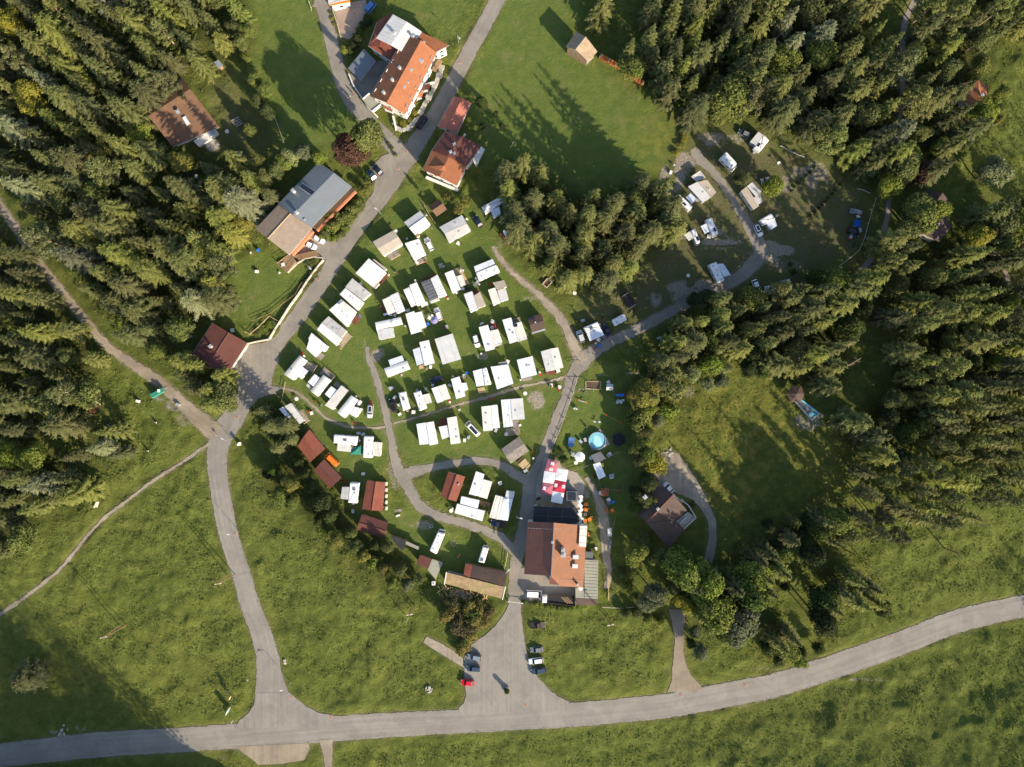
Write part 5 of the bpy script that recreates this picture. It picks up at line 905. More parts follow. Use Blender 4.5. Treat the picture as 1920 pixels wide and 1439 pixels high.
cabin('tall cream-white roof with a vertical seam, left neighbour of the big pale double roof', 'cream-white seamed cabin', 'F', [(F_, [(340,502),(480,488),(512,858),(370,872)], dict(m='cream_roof', h=2.65)), (F_, [(482,486),(582,480),(620,820),(512,832)], dict(m='white_roof', h=2.7)), (F_, [(512,472),(575,468),(578,492),(516,495)], dict(m='white_roof', h=1.6, win=False))])
cabin('large pale double roof with a fenced grey deck at its lower right corner', 'pale double cabin with fenced deck', 'F', [(F_, [(635,402),(775,390),(815,797),(675,815)], dict(m='bluewhite_roof', h=2.65)), (F_, [(777,390),(962,375),(992,690),(806,705)], dict(m='lightgrey_roof', h=2.75)), ('deck', [(700,835),(905,815),(920,912),(705,940)], dict(rails=6)), ('deck', [(812,715),(905,708),(910,812),(818,820)], dict())])
cabin('weathered wooden shelter roof of grey and tan boards beside the picnic tables', 'weathered wooden shelter', 'F', [(G, [(640,1140),(902,953),(1052,1167),(780,1358)], dict(m='greywood', wall='greywood', h=2.6, rise=.4, ribs=9, win=False))])
caravan('white caravan and square cream awning beside the green tent', 'caravan beside the green tent', 'K', [('van', [(625,185),(615,270),(403,245),(410,168)], dict(hatches=0, skylight=(.5,.5), rad=.25)), (F_, [(445,250),(562,256),(566,325),(440,313)], dict(m='cream_roof', h=2.3, wall='awning_beige', ribs=6))])
caravan('upright white caravan with three roof hatches and cream awning, right of the green tent', 'upright caravan right of the green tent', 'K', [('van', [(680,183),(766,186),(756,382),(670,376)], dict(hatches=3, drawbar=False, rad=.35)), (F_, [(766,235),(842,240),(832,366),(758,357)], dict(m='cream_roof', h=2.3, wall='awning_beige', ribs=6))])
caravan('white caravan with grey awning between the maroon and the brown-red roofs', 'caravan between the red roofs', 'K', [('van', [(535,782),(620,790),(642,604),(555,600)], dict(hatches=1, skylight=(.7,.5), rad=.25)), (F_, [(486,640),(550,642),(538,752),(472,744)], dict(m='lightgrey_roof', h=2.3, wall='awning_grey', ribs=7))])
cabin('long gabled cabin, left slope maroon and right slope orange-brown, inside the loop road', 'gabled red cabin inside the loop', 'L', [(G, [(217,532),(292,310),(442,356),(362,580)], dict(m='rust_roof', h=2.6, rise=.6, ridge='maroon_roof', over=.3))])
cabin('two slanted white roofs side by side, inside the loop road', 'slanted white cabin inside the loop', 'L', [(F_, [(540,308),(616,335),(562,532),(475,512)], dict(m='bluewhite_roof', h=2.65)), (F_, [(606,380),(687,402),(640,556),(564,534)], dict(m='cream_roof', h=2.5))])
cabin('white cabin lying crosswise with a brown wooden deck, inside the loop road', 'crosswise white cabin inside the loop', 'L', [(F_, [(370,600),(622,665),(596,756),(347,682)], dict(m='white_roof', h=2.65)), (F_, [(408,532),(572,570),(556,642),(397,598)], dict(m='bluewhite_roof', h=2.5)), ('deck', [(577,568),(668,590),(635,720),(560,642)], dict(m='wood', rails=2))])
cabin('white cabin with small ribbed annex above the navy pickup', 'white cabin above the navy pickup', 'L', [(F_, [(715,522),(785,540),(742,742),(658,722)], dict(m='cream_roof', h=2.65)), (F_, [(787,545),(872,556),(826,752),(744,740)], dict(m='bluewhite_roof', h=2.6)), (F_, [(815,480),(888,492),(876,552),(802,540)], dict(m='white_roof', h=2.3, ribs=5, rd=1))])
# upper right pitches
caravan('white caravan with grey awning at the top of the upper pitches', 'topmost caravan', 'd', [('van', [(775,388),(820,420),(892,330),(845,285)], dict(hatches=1, solar=1, rad=.2)), (F_, [(745,345),(808,270),(852,300),(795,378)], dict(m='lightgrey_roof', h=2.3, wall='awning_grey'))])
unit('motorhome', 'white motorhome parked alone below the topmost caravan', 'motorhome', 'lone motorhome', 'd', [('van', [(652,505),(610,552),(520,465),(568,415)], dict(hatches=4, drawbar=False, cab=.7, h=2.8))])
cabin('big grey-white double awning roof right of the solar motorhome', 'big double awning', 'd', [(F_, [(280,680),(352,645),(455,762),(390,802)], dict(m='lightgrey_roof', h=2.5)), (F_, [(354,645),(425,630),(492,726),(457,758)], dict(m='beige_roof', h=2.7))])
unit('motorhome', 'white motorhome with solar panels and a small side awning', 'motorhome', 'motorhome with solar panels', 'd', [('van', [(180,762),(215,735),(318,828),(288,865)], dict(hatches=2, drawbar=False, solar=2, cab=.4, h=2.8)), (F_, [(265,762),(300,730),(342,775),(308,812)], dict(m='bluewhite_roof', h=2.3, walls=False))])
cabin('big grey awning roof of two slopes partly under a tree', 'big grey awning under a tree', 'd', [(F_, [(675,715),(720,680),(812,828),(770,857)], dict(m='beige_roof', h=2.6)), (F_, [(722,678),(765,645),(830,718),(832,800),][:3]+[(790,760)], dict(m='lightgrey_roof', h=2.7)), (F_, [(765,770),(822,728),(835,800),(800,820)], dict(m='lightgrey_roof', h=2.65))])
unit('motorhome', 'white motorhome with awning and solar panel in the middle of the upper left lawn', 'motorhome', 'motorhome in the middle of the lawn', 'd', [('van', [(512,1035),(465,1055),(413,928),(460,910)], dict(hatches=2, solar=1, drawbar=False, cab=.3, h=2.8)), (F_, [(375,978),(440,945),(460,1010),(405,1037)], dict(m='bluewhite_roof', h=2.3, walls=False))])
unit('motorhome', 'small white camper with a pale square awning to its upper left', 'motorhome', 'small camper with a pale awning', 'd', [('van', [(375,1098),(342,1115),(298,1012),(335,990)], dict(hatches=1, solar=1, drawbar=False, cab=.4, h=2.6)), (F_, [(250,1042),(302,1012),(330,1062),(285,1090)], dict(m='cream_roof', h=2.2, walls=False))])
caravan('white caravan with square awning beside the white car at the road bend', 'caravan at the road bend', 'd', [('van', [(905,880),(938,922),(852,970),(818,930)], dict(hatches=1, drawbar=True, rad=.3)), (F_, [(870,962),(932,928),(948,976),(900,1005)], dict(m='bluewhite_roof', h=2.3, wall='awning_grey'))])
unit('motorhome', 'long white motorhome with four roof hatches and awning beside the lower road', 'motorhome', 'long motorhome beside the road', 'd', [('van', [(495,1243),(435,1265),(505,1408),(558,1385)], dict(hatches=4, drawbar=False, h=2.9)), (F_, [(500,1262),(545,1258),(600,1345),(548,1360)], dict(m='bluewhite_roof', h=2.4, walls=False))])
caravan('white caravan with dark skylight and grey awning between two cars', 'caravan between two cars', 'H', [('van', [(480,825),(530,920),(320,1002),(270,915)], dict(hatches=0, skylight=(.55,.5), rad=.25)), (F_, [(320,1008),(528,925),(582,1028),(370,1122)], dict(m='bluewhite_roof', h=2.35, wall='awning_grey'))])
caravan('rounded white folding caravan standing alone by the lane', 'rounded white caravan', 'H', [('van', [(690,800),(742,898),(935,802),(880,700)], dict(hatches=2, drawbar=False, rad=.7, h=1.9))])
caravan('long white caravan with bluish awning half hidden by the central spruces', 'caravan under the central spruces', 'g', [('van', [(410,192),(440,245),(600,140),(572,103)], dict(hatches=0, drawbar=False, rad=.2)), (F_, [(478,218),(545,190),(556,245),(500,278)], dict(m='bluewhite_roof', h=2.3, wall='awning_grey'))])
caravan('small white caravan with wooden deck at the foot of the spruces', 'caravan with deck by the spruces', 'g', [('van', [(570,370),(600,430),(665,420),(635,320)], dict(hatches=0, drawbar=False, rad=.2)), ('deck', [(547,397),(575,380),(658,460),(612,485)], dict(m='redwood', rails=8))])
unit('motorhome', 'large white motorhome parked on the grass left of the small camper van', 'motorhome', 'large white motorhome on the lower lawn', 'K', [('van', [(1412,1062),(1345,1045),(1270,1213),(1335,1250)], dict(hatches=3, solar=0, drawbar=False, cab=.8, h=2.9, rad=.5))])
unit('motorhome', 'small white camper van on the grass above the brown-roofed garage', 'motorhome', 'small camper van on the lower lawn', 'K', [('van', [(1806,1192),(1752,1178),(1708,1315),(1765,1330)], dict(hatches=0, skylight=(.8,.5), drawbar=False, cab=.3, h=2.5, rad=.3))])
# barrel hut
def barrel():
    q = [W(p, 2.4) for p in P('H', [(865,442),(958,388),(1068,560),(972,625)])]; e = thing('barrel_hut', 'dark barrel-shaped sleeping hut with a red front', 'hut', (*cen(q), 0)); UNITS.append((1181,563,'barrel hut'))
    roof(e, [q[1], q[2], q[3], q[0]], 1.0, [(k/12, 1.4*math.sin(math.pi*k/12)) for k in range(13)], m='black_roof', wall='red', th=.08, over=.12)
    for a, b in ((q[0], q[1]), (q[3], q[2])):
        g = MB(); 
        for k in range(10): t0, t1 = k/10, (k+1)/10; g.tube((*V(a, b, t0), 1.02+1.42*math.sin(math.pi*t0)), (*V(a, b, t1), 1.02+1.42*math.sin(math.pi*t1)), .09, .09, 5)
        g.build('edge_trim', M_['rail_white'], e)
barrel()
# small garden houses of the campsite
def small_house(label, short, fr, pts, h, rise, m, wall='wood', kind='gable', name='cabin', cat='cabin', **kw):
    q = [W(p, h) for p in P(fr, par3(pts))]; c = cen(P(fr, par3(pts))); UNITS.append((*c, short)); e = thing(name, label, cat, (*cen(q), 0)); win = kw.pop('win', True)
    roof(e, q, h, kind, rise, m=m, wall=wall, over=kw.pop('over', .35), ridge=(kind == 'gable'), **kw)
    if win: windows(e, inset(q, .35), [1.0], 2.6, .9, .8, 0)
    return e
small_house('long brown-red roofed cabin running down under the spruces', 'long brown-red cabin', 'K', [(192,122),(335,298),(198,420),(88,270)], 2.7, .7, 'rust_roof')
small_house('maroon-roofed cabin between the orange van and the spruces', 'maroon cabin by the orange van', 'K', [(325,390),(482,560),(376,655),(232,492)], 2.6, .6, 'maroon_roof')
e_ = small_house('square cabin with brown-red roof and a white porch strip beside the loop road', 'square brown-red cabin', 'K', [(665,840),(712,580),(878,598),(850,856)][::-1], 2.8, .7, 'rust_roof')
for i in range(5): g = MB(); y0 = W(P('K', [(888,610+i*55)])[0]); g.box(y0, (.5, 1.0), -.1, 0, 0, .9); g.build('planter', M_['white_wall'], e_)
small_house('lowest maroon-roofed cabin in front of the hedge', 'lowest maroon cabin', 'K', [(665,885),(900,963),(868,1102),(614,1030)], 2.7, .7, 'maroon_roof')
small_house('black-roofed lean-to shed half hidden behind the hedge', 'black shed behind the hedge', 'K', [(912,1072),(1062,1118),(1040,1215),(1000,1190)], 2.3, .2, 'black_roof', kind='flat', win=False, name='garden_shed', cat='shed')
small_house('pale green narrow shed roof beside the black shed', 'pale narrow shed', 'K', [(1065,1128),(1180,1180),(1172,1206),(1058,1155)], 2.1, .1, 'green_roof', kind='flat', win=False, name='garden_shed', cat='shed')
small_house('small dark red shed joined to the pale green roof', 'small dark red shed', 'K', [(1190,1250),(1292,1290),(1262,1370),(1152,1332)], 2.4, .3, 'maroon_roof', kind='flat', win=False, name='garden_shed', cat='shed')
small_house('pale green-grey shed roof beside the small dark red shed', 'pale green-grey shed', 'N', [(240,40),(337,76),(275,222),(203,140)], 2.3, .2, 'green_roof', kind='flat', win=False, name='garden_shed', cat='shed')
small_house('small shed with dark and tan slopes and a paved corner, above the two-tone grey cabin', 'small tan shed', 'f', [(1370,188),(1455,132),(1512,212),(1435,266)], 2.3, .7, 'brown_roof', win=False, name='garden_shed', cat='shed')
# pergola shelter, tents and odd shelters
def tent(name, label, short, fr, pts, h, m, cat='tent', peak=.9, apex=None):
    q = [W(p, h) for p in P(fr, pts)]; c = cen(q); cp = cen(P(fr, pts)); UNITS.append((*cp, short)); e = thing(name, label, cat, (*c, 0)); mb = MB(); n = len(q); q = ccw(q)
    for i in range(n): mb.face([(*q[i], h), (*q[(i+1) % n], h), (*c, h+peak)]); mb.face([(*q[i], h), (*c, h+peak), (*q[(i+1) % n], h)][::1])
    mb.build('canopy', M_[m], e)
    for i in range(n): mb = MB(); mb.tube((*V(q[i], c, .05), 0), (*V(q[i], c, .05), h), .04, .04, 5); mb.build('pole', M_['galv'], e)
    mb = MB()
    for i in range(n): a, b = q[i], q[(i+1) % n]; mb.face([(*a, h-.35), (*b, h-.35), (*b, h), (*a, h)])
    mb.build('valance', M_[m], e); return e
tent('pavilion_tent', 'green peaked pavilion tent between two white caravans', 'green pavilion tent', 'K', [(575,290),(655,268),(652,352),(553,345)], 2.1, 'teal')
tent('dome_tent', 'round olive tent on the upper lawn', 'round olive tent', 'd', [(1490,1100),(1515,1075),(1540,1095),(1535,1125),(1505,1132)], .5, 'tent_green', peak=1.2)
tent('tent', 'pale green tent beside the dark trailer tent at the edge of the spruces', 'pale green tent', 's', [(1292,28),(1360,10),(1375,40),(1320,62)], .8, 'tent_pale', peak=1.0)
tent('trailer_tent', 'pale blue-grey tent right of the white car under the spruces', 'pale blue-grey tent', 's', [(1175,70),(1225,58),(1250,110),(1180,122)], 1.2, 'bluewhite_roof', peak=.5)
tent('sail_shelter', 'crumpled white and pink awning above the big double awning', 'crumpled white awning', 'd', [(305,605),(372,560),(412,612),(345,642)], 2.0, 'awning_white', peak=-.3)
tent('blue_tarpaulin', 'bright blue tarpaulin between two dark cars on the upper lawn', 'blue tarpaulin', 'd', [(1530,928),(1582,932),(1576,986),(1524,980)], 1.9, 'tarp_blue', 'tarpaulin', .25)
# ---------------------------------------------------------------- vehicles
car('silver estate car with a dark glass roof beside the loop road','J',(1115,885),(1126,760),'car_silver','estate',roofm='glass')
car('white estate car parked on the grass beside the cabin with porch clutter','A',(945,528),(1035,715),'car_white','estate')
car('dark navy car with a pink boot load on the grass under the trees','A',(1680,205),(1775,362),'car_navy','hatch')
car('silver-white car parked next to the purple parasol','C',(455,780),(525,965),'car_white','estate')
car('white car with its bonnet pointing down beside the big L-shaped white roof','E',(290,732),(238,540),'car_white','estate')
car('dark blue estate car above the white two-part roof','D',(1015,762),(1192,705),'car_navy','estate')
car('black car at the edge of the loop road beside the narrow caravan','D',(425,1020),(485,1225),'car_black','estate')
car('white van with a long black roof window on the grass above the curved road','F',(110,730),(310,940),'car_white','bus',roofm='glass')
car('bright orange van beside the long brown-red roof','K',(345,345),(448,442),'car_orange','bus')
car('navy pickup truck with clutter in its bed beneath the white cabin','L',(672,768),(800,795),'car_navy','pickup')
car('white van with dark windscreen in the hotel yard','N',(1228,358),(1090,352),'car_white','van')
car('dusty brown-grey car standing in the grass above the others','N',(1262,632),(1122,642),'car_brown','pickup')
car('small dark grey car at the right edge of the car park','N',(1125,862),(1240,855),'car_grey','hatch')
car('white car at the right edge of the car park','N',(1108,968),(1240,953),'car_white','estate')
car('dark blue-grey car, lowest on the right side of the car park','N',(1130,1058),(1270,1040),'car_blue','estate')
car('silver-blue car, upper one on the left side of the car park','N',(558,918),(682,936),'car_bluegrey','estate')
car('dark blue-grey car below the silver-blue one on the left of the car park','N',(550,1025),(672,1035),'car_blue','estate')
car('bright red car half on the grass at the left of the car park','N',(498,1150),(620,1162),'car_red','hatch')
car('silver car parked left of the caravan with grey awning by the lane','H',(200,960),(262,1135),'car_silver','suv')
car('dark blue car parked right of the caravan with grey awning by the lane','H',(560,882),(678,1028),'car_navy','hatch')
car('grey car next to the topmost caravan','d',(660,262),(748,300),'car_grey','estate')
car('white car with a dark glass roof at the bend of the upper road','d',(830,1052),(788,962),'car_white','estate',roofm='glass')
car('white car parked under the spruces beside the pale tent','s',(1128,112),(1098,18),'car_white','hatch')
car('dark grey car above the blue tarpaulin','d',(1500,858),(1590,882),'car_grey','estate')
car('dark car with light bonnet below the blue tarpaulin','d',(1560,1035),(1482,1005),'car_black','suv')
car('white car half hidden at the corner of the maroon farmhouse','i',(505,345),(565,412),'car_white','hatch')
car('white car nearer the road in front of the house with the orange-red strip','f',(590,455),(500,410),'car_white','hatch')
car('white car nearer the porch in front of the house with the orange-red strip','f',(530,500),(445,460),'car_white','hatch')
car('dark car with white rear parked beside the copper beech, nearer the road','b',(1045,1245),(1100,1305),'car_navy','hatch')
car('small blue and white car under the copper beech','b',(1010,1290),(1045,1335),'car_blue','hatch',L=3.4)
car('black car parked by the rounded stone wall of the guest house','b',(1435,870),(1372,962),'car_black','suv')
car('bright blue van at the top of the reddish paved yard','b',(1045,20),(992,85),'blue','bus')
car('black car with something on its side standing in the left clearing','j',(810,940),(848,1040),'car_black','hatch')
car('dark car in the shadow beside the small tree of the upper pitches','d',(828,640),(905,620),'car_grey','hatch',L=3.2)
# ---------------------------------------------------------------- larger buildings
def house(name, label, short, fr, anchor, cat='house'):
    c = P(fr, [anchor])[0]; UNITS.append((*c, short)); return thing(name, label, cat, (*W(c), 0))
def wing(e, fr, pts, h, kind='gable', rise=2.0, m='orange_roof', wall='white_wall', floors=2, over=.6, win=True, ridge=True, th=.16, rname='roof', wname='wall', z0=0, gutter=True, door=1, **kw):
    q = [W(p, h) for p in P(fr, par3(pts))]; roof(e, q, h, kind, rise, m=m, wall=wall, th=th, over=over, ridge=(ridge and kind == 'gable'), gutter=gutter, rname=rname, wname=wname, z0=z0, **kw)
    if win: windows(e, inset(q, over), [1.1+2.7*k for k in range(floors)], 2.9, 1.1, 1.25, door)
    return q
def on(fr, p, h): return W(P(fr, [p])[0], h)
def chimney(e, fr, p, h0, h1, s=.8, m='white_wall', ang=.6, cap=True):
    x = on(fr, p, h1); g = MB(); g.box(x, (s, s), ang, 0, h0, h1); c = g.build('chimney', M_[m], e)
    if cap: g = MB(); g.box(x, (s+.25, s+.25), ang, 0, h1, h1+.08); g.box(x, (s*.5, s*.5), ang, 0, h1+.08, h1+.3); g.build('chimney_cap', M_['galv'], c)
def skylight(e, fr, p, z, sx=1.0, sy=1.3, ang=.6, name='skylight', m='skyglass'):
    x = on(fr, p, z); g = MB(); g.box(x, (sx, sy), ang, 0, z-.35, z+.12); f = g.build(name, M_['galv'], e); g = MB(); g.box(x, (sx-.2, sy-.2), ang, 0, z+.1, z+.16); g.build('pane', M_[m], f)
def boxpart(e, name, fr, pts, z0, z1, m, h=None): g = MB(); g.prism([W(p, z1 if h is None else h) for p in P(fr, pts)], z0, z1); return g.build(name, M_[m], e)
# forest house, upper left
e = house('forest_house', 'house with brown two-slope roof and white roof window, alone in the upper left wood', 'forest house', 'a', (1350,850))
wing(e, 'a', [(1075,808),(1370,588),(1632,942),(1280,1092)], 4.6, rise=0, kind=[(0,0),(.27,1.5),(1,-1.2)], m='brown_roof', floors=1, over=.9, wall='white_wall')
skylight(e, 'a', (1395,905), 5.2, 1.2, 2.6, .55, 'roof_window', 'white_roof'); chimney(e, 'a', (1330,835), 5.0, 6.3, .9, 'slate_roof', .6)
boxpart(e, 'balcony', 'a', [(1450,1060),(1605,955),(1640,1005),(1490,1100)], 0, 1.0, 'white_wall')
wing(e, 'a', [(1548,990),(1600,965),(1620,1000),(1570,1025)], 2.6, 'flat', .1, 'skyglass', win=False, over=.1)
# brown garden shed + racks
small_house('small dark slate-roofed hut on the garden lawn of the forest house', 'dark garden hut', 'a', [(1745,1155),(1798,1128),(1848,1178),(1790,1228)], 2.3, .5, 'slate_roof', win=False, name='garden_shed', cat='shed')
small_house('small grey metal shelter in the shade above the forest house garden', 'grey metal shelter', 'a', [(1600,470),(1640,450),(1675,495),(1640,520)], 2.0, .2, 'steel_roof', kind='flat', win=False, name='garden_shed', cat='shed')
def rack(fr, pts, label, n=4, name='drying_rack', cat='rack', m='greywood', h=1.0, fill=None):
    q = [W(p, h) for p in P(fr, par3(pts))]; e = thing(name, label, cat, (*cen(q), 0)); UNITS.append((*cen(P(fr, par3(pts))), name.replace('_', ' ')))if 0 else 0
    for k in range(n): t0, t1 = k/n, (k+.6)/n; g = MB(); g.prism([V(q[0],q[3],t0), V(q[1],q[2],t0), V(q[1],q[2],t1), V(q[0],q[3],t1)], h-.12, h); g.build('slat', M_[m], e)
    for p in q: g = MB(); g.box(V(p, cen(q), .08), (.1, .1), 0, 0, 0, h-.12); g.build('leg', M_[m], e)
    return e
rack('a', [(1730,905),(1785,872),(1830,932),(1775,962)], 'striped grey wooden rack on the lawn beside the forest house')
# guest house
e = house('guest_house', 'large white guest house with bright orange tiled roof and many small chimneys', 'orange-roofed guest house', 'b', (1280,600), 'guest house')
wing(e, 'b', [(1015,722),(1285,262),(1515,395),(1275,860)], 7.2, rise=2.6, kind=[(0,0),(.52,2.4),(1,0.0)], m='orange_roof', floors=3, ridge=True)
wing(e, 'b', [(1335,310),(1395,240),(1608,345),(1510,398)], 6.6, 'flat', .5, 'orange_roof', floors=2, over=.5)
wing(e, 'b', [(1005,345),(1070,165),(1190,108),(1250,395)], 5.6, rise=1.0, kind=[(0,0),(.35,.9),(1,.6)], m='rust_roof', floors=2, over=.5, rname='lower_roof')
wing(e, 'b', [(1005,345),(1180,462),(1260,400),(1060,285)], 5.5, 'flat', .7, 'rust_roof', floors=2, over=.4)
wing(e, 'b', [(1062,288),(1188,110),(1402,238),(1285,408)], 7.6, rise=0, kind=[(0,0),(.5,.7),(1,0)], m='lightgrey_roof', floors=1, over=.7, z0=5.4, win=False, ribs=8)
for p in ((1235,505),(1180,595),(1115,690),(1418,320),(1195,240),(1335,270)): chimney(e, 'b', p, 7.4, 10.0 if p[1] > 400 else 8.9, .6, 'white_wall', 1.0)
for p in ((1318,520),(1262,612),(1395,455),(1275,652),(1300,618)): skylight(e, 'b', p, 8.9-(.35 if p[0] > 1380 else 0)-.25*(p[1] > 600), 1.1 if p[0] != 1300 else .6, 1.3 if p[0] not in (1275,1300) else .6, 1.0)
for k, (a, b) in enumerate((((1480,500),(1530,440)),)):
    boxpart(e, 'balcony', 'b', [(1480,520),(1530,440),(1556,455),(1508,535)], 3.0, 4.0, 'wood'); boxpart(e, 'balcony_floor', 'b', [(1462,520),(1520,440),(1535,445),(1485,530)], 2.6, 2.95, 'tanwood')
for k in range(4):
    x, y = 1475-k*50, 640+k*55; boxpart(e, 'terrace_wall', 'b', [(x-62,y-10),(x+18,y-28),(x+26,y-18),(x-54,y+2)], 0, 1.9, 'white_wall')
    boxpart(e, 'awning', 'b', [(x-60,y+2),(x-5,y-14),(x-18,y+30),(x-68,y+42)], 2.2, 2.3, ('redwood','clay','redwood','maroon_roof')[k])
wing(e, 'b', [(1115,780),(1185,810),(1185,842),(1112,808)], 3.2, 'flat', .2, 'orange_roof', win=False, over=.2)
boxpart(e, 'retaining_wall', 'b', [(1180,870),(1195,868),(1215,960),(1205,975)], 0, 1.2, 'white_wall')
def carport(label, short, fr, pts, h, m, name='carport', cat='carport', wall=None, ribs=6, kind='flat', rise=.3):
    q = [W(p, h) for p in P(fr, par3(pts))]; e = thing(name, label, cat, (*cen(q), 0)); UNITS.append((*cen(P(fr, par3(pts))), short)); roof(e, q, h, kind, rise, m=m, wall=wall or 'white_wall', walls=bool(wall), ribs=ribs, gutter=True, over=.3)
    for p in q: g = MB(); g.box(V(p, cen(q), .07), (.14, .14), 0, 0, 0, h-.05); g.build('post', M_['wood'], e)
    return e
carport('grey-green ribbed carport roof in the yard behind the guest house', 'grey carport', 'b', [(850,515),(970,370),(1057,457),(942,605)], 3.0, 'blue_roof', ribs=12)
e = carport('small flat green-grey roof with white rim beside the guest house corner', 'flat-roofed garage', 'b', [(962,752),(1010,705),(1092,782),(1030,832)], 2.8, 'green_roof', 'garage', 'garage', 'white_wall', 0, rise=.05)
for a, b in (((960,745),(1012,700)),((1028,838),(1095,785))): q = [on('b', a, 2.9), on('b', b, 2.9)]; g = MB(); g.tube((*q[0], 2.95), (*q[1], 2.95), .22, .22, 5); g.build('parapet', M_['white_wall'], e)
e = house('white_house', 'house cut off by the top edge beside the reddish yard, orange eave', 'house at the top edge', 'b', (770,-10)); wing(e, 'b', [(690,-60),(850,-60),(860,2),(708,38)], 5.0, 'flat', .6, 'cream_roof', over=.5, floors=1); boxpart(e, 'eave_board', 'b', [(706,28),(862,0),(866,12),(712,42)], 4.5, 5.0, 'orange')
# stone wall round the guest house corner
def pieces_wall(name, label, fr, pts, h, w, m, piece, step=1.1, closed=False, cat='wall', jit=.2):
    pp = P(fr, pts); e = thing(name, label, cat, (*W(cen(pp)), 0)); pw = [W(p) for p in pp]; n = 0
    for a, b in zip(pw[:-1], pw[1:]):
        L_ = dist(a, b); k = max(1, int(L_/step)); ang = math.atan2(b[1]-a[1], b[0]-a[0])
        for j in range(k):
            c = V(a, b, (j+.5)/k); g = MB(); ww = L_/k*.96; hh = h*random.uniform(1-jit, 1+jit); g.box(c, (ww, w*random.uniform(1-jit, 1+jit)), ang+random.uniform(-1, 1)*jit*.3, 0, 0, hh); g.build(piece, m if not isinstance(m, str) else M_[m], e); n += 1
    return e
pieces_wall('stone_wall', 'rough stone retaining wall curving round the guest house garden', 'b', [(1560,500),(1530,590),(1480,700),(1420,810),(1370,900),(1320,960),(1260,985),(1215,965),(1190,925)], 1.1, 1.3, 'stone', 'boulder', 1.2, jit=.35)
pieces_wall('garden_wall', 'pale kerb wall between the street and the guest house yard', 'b', [(858,560),(890,640),(905,665),(970,760),(1010,820),(1075,885)], .9, .35, 'white_wall', 'wall_panel', 2.5, jit=.02)
# garages and village house
e = house('garage_row', 'long salmon-red gabled garage row beside the village road', 'red garage row', 'b', (1645,860), 'garage'); wing(e, 'b', [(1520,952),(1648,722),(1772,772),(1665,1002)], 3.2, 'gable', 1.0, 'pink_roof', floors=1, over=.4)
e = house('village_house', 'house with maroon upper roof and orange-brown lower roof with a pyramid gable', 'maroon and orange village house', 'b', (1630,1200))
wing(e, 'b', [(1482,1128),(1582,985),(1852,1102),(1742,1252)], 6.0, rise=0, kind=[(0,.0),(.45,1.5),(1,.9)], m='maroon_roof', floors=2)
wing(e, 'b', [(1410,1275),(1480,1130),(1740,1250),(1668,1400)], 5.6, rise=0, kind=[(0,0),(.5,1.6),(1,.9)], m='orange_roof', floors=2)
q = [W(p, 6.4) for p in P('b', [(1455,1245),(1590,1230),(1600,1330),(1500,1320)])]; g = MB(); ap = on('b', (1572,1240), 8.4)
for k in range(4): g.face([(*ccw(q)[k], 6.0), (*ccw(q)[(k+1) % 4], 6.0), (*ap, 8.0)])
g.build('gable_roof', M_['orange_roof'], e)
for p in ((1648,1082),(1620,1140),(1647,1152)): chimney(e, 'b', p, 6.2, 7.9, .65, 'white_wall', .4)
boxpart(e, 'roof_rib', 'b', [(1672,1110),(1722,1000),(1735,1005),(1686,1115)], 6.6, 7.1, 'slate_roof')
boxpart(e, 'balcony', 'b', [(1785,1200),(1850,1100),(1875,1120),(1810,1250)], 2.7, 3.7, 'white_wall'); boxpart(e, 'terrace_wall', 'b', [(1440,1320),(1680,1420),(1672,1437),(1430,1336)], 0, 1.0, 'white_wall')
# barn
e = house('wooden_barn', 'old wooden field barn with grey and tan shingle slopes at the field edge', 'wooden barn', 'c', (930,350), 'barn')
q = wing(e, 'c', [(800,345),(880,234),(1042,380),(968,450)][:0] or [(968,452),(800,347),(880,235),(1045,378)], 5.0, rise=0, kind=[(0,0),(.5,0),(1,0)], m='shingle_roof', wall='greywood', floors=0, win=False, gutter=False) if False else None
q = [W(p, 5.2) for p in P('c', [(970,452),(802,348),(882,234),(1043,380)])]
roof(e, [q[1], q[2], q[3], q[0]], 4.9, [(0,-.1),(.42,1.9),(1,-.5)], m='shingle_roof', wall='greywood', th=.12, over=.5, ridge='greywood')
for k in range(14):
    a, b = V(inset(q, .42)[0], inset(q, .42)[1], k/14), V(inset(q, .42)[0], inset(q, .42)[1], (k+.8)/14); g = MB(); g.box(V(a, b, .5), (dist(a, b), .08), math.atan2(b[1]-a[1], b[0]-a[0]), 0, 0, 4.2); g.build('plank', M_['wood' if k % 3 else 'greywood'], e)
def woodpile(label, fr, pts, n, m, short, name='firewood_stack', cat='firewood', h=1.2, logs='log'):
    pp = P(fr, pts); e = thing(name, label, cat, (*W(cen(pp)), 0)); UNITS.append((*cen(pp), short)); a, b = W(pp[0]), W(pp[1]); ang = math.atan2(b[1]-a[1], b[0]-a[0])
    for k in range(n):
        c = V(a, b, (k+.5)/n); L_ = dist(a, b)/n; g = MB(); g.box(c, (L_*.82, 1.1), ang+random.uniform(-.06, .06), 0, 0, h*random.uniform(.8, 1.15)); g.build('stack_bay', M_[m], e)
        g = MB(); 
        for j in range(4): cc = (c[0]+math.cos(ang)*(j-1.5)*L_*.2, c[1]+math.sin(ang)*(j-1.5)*L_*.2); g.tube((cc[0]-math.sin(ang)*.6, cc[1]+math.cos(ang)*.6, h*1.1), (cc[0]+math.sin(ang)*.6, cc[1]-math.cos(ang)*.6, h*1.1), .13, .13, 6)
        g.build(logs, M_['orangewood' if k % 3 else 'cutwood'], e)
woodpile('row of orange split firewood nearer the barn', 'c', [(1055,430),(1215,515)], 8, 'orangewood', 'firewood by the barn'); woodpile('row of orange split firewood farther from the barn below the two spruces', 'c', [(1245,548),(1385,640)], 7, 'orangewood', 'farther firewood row')
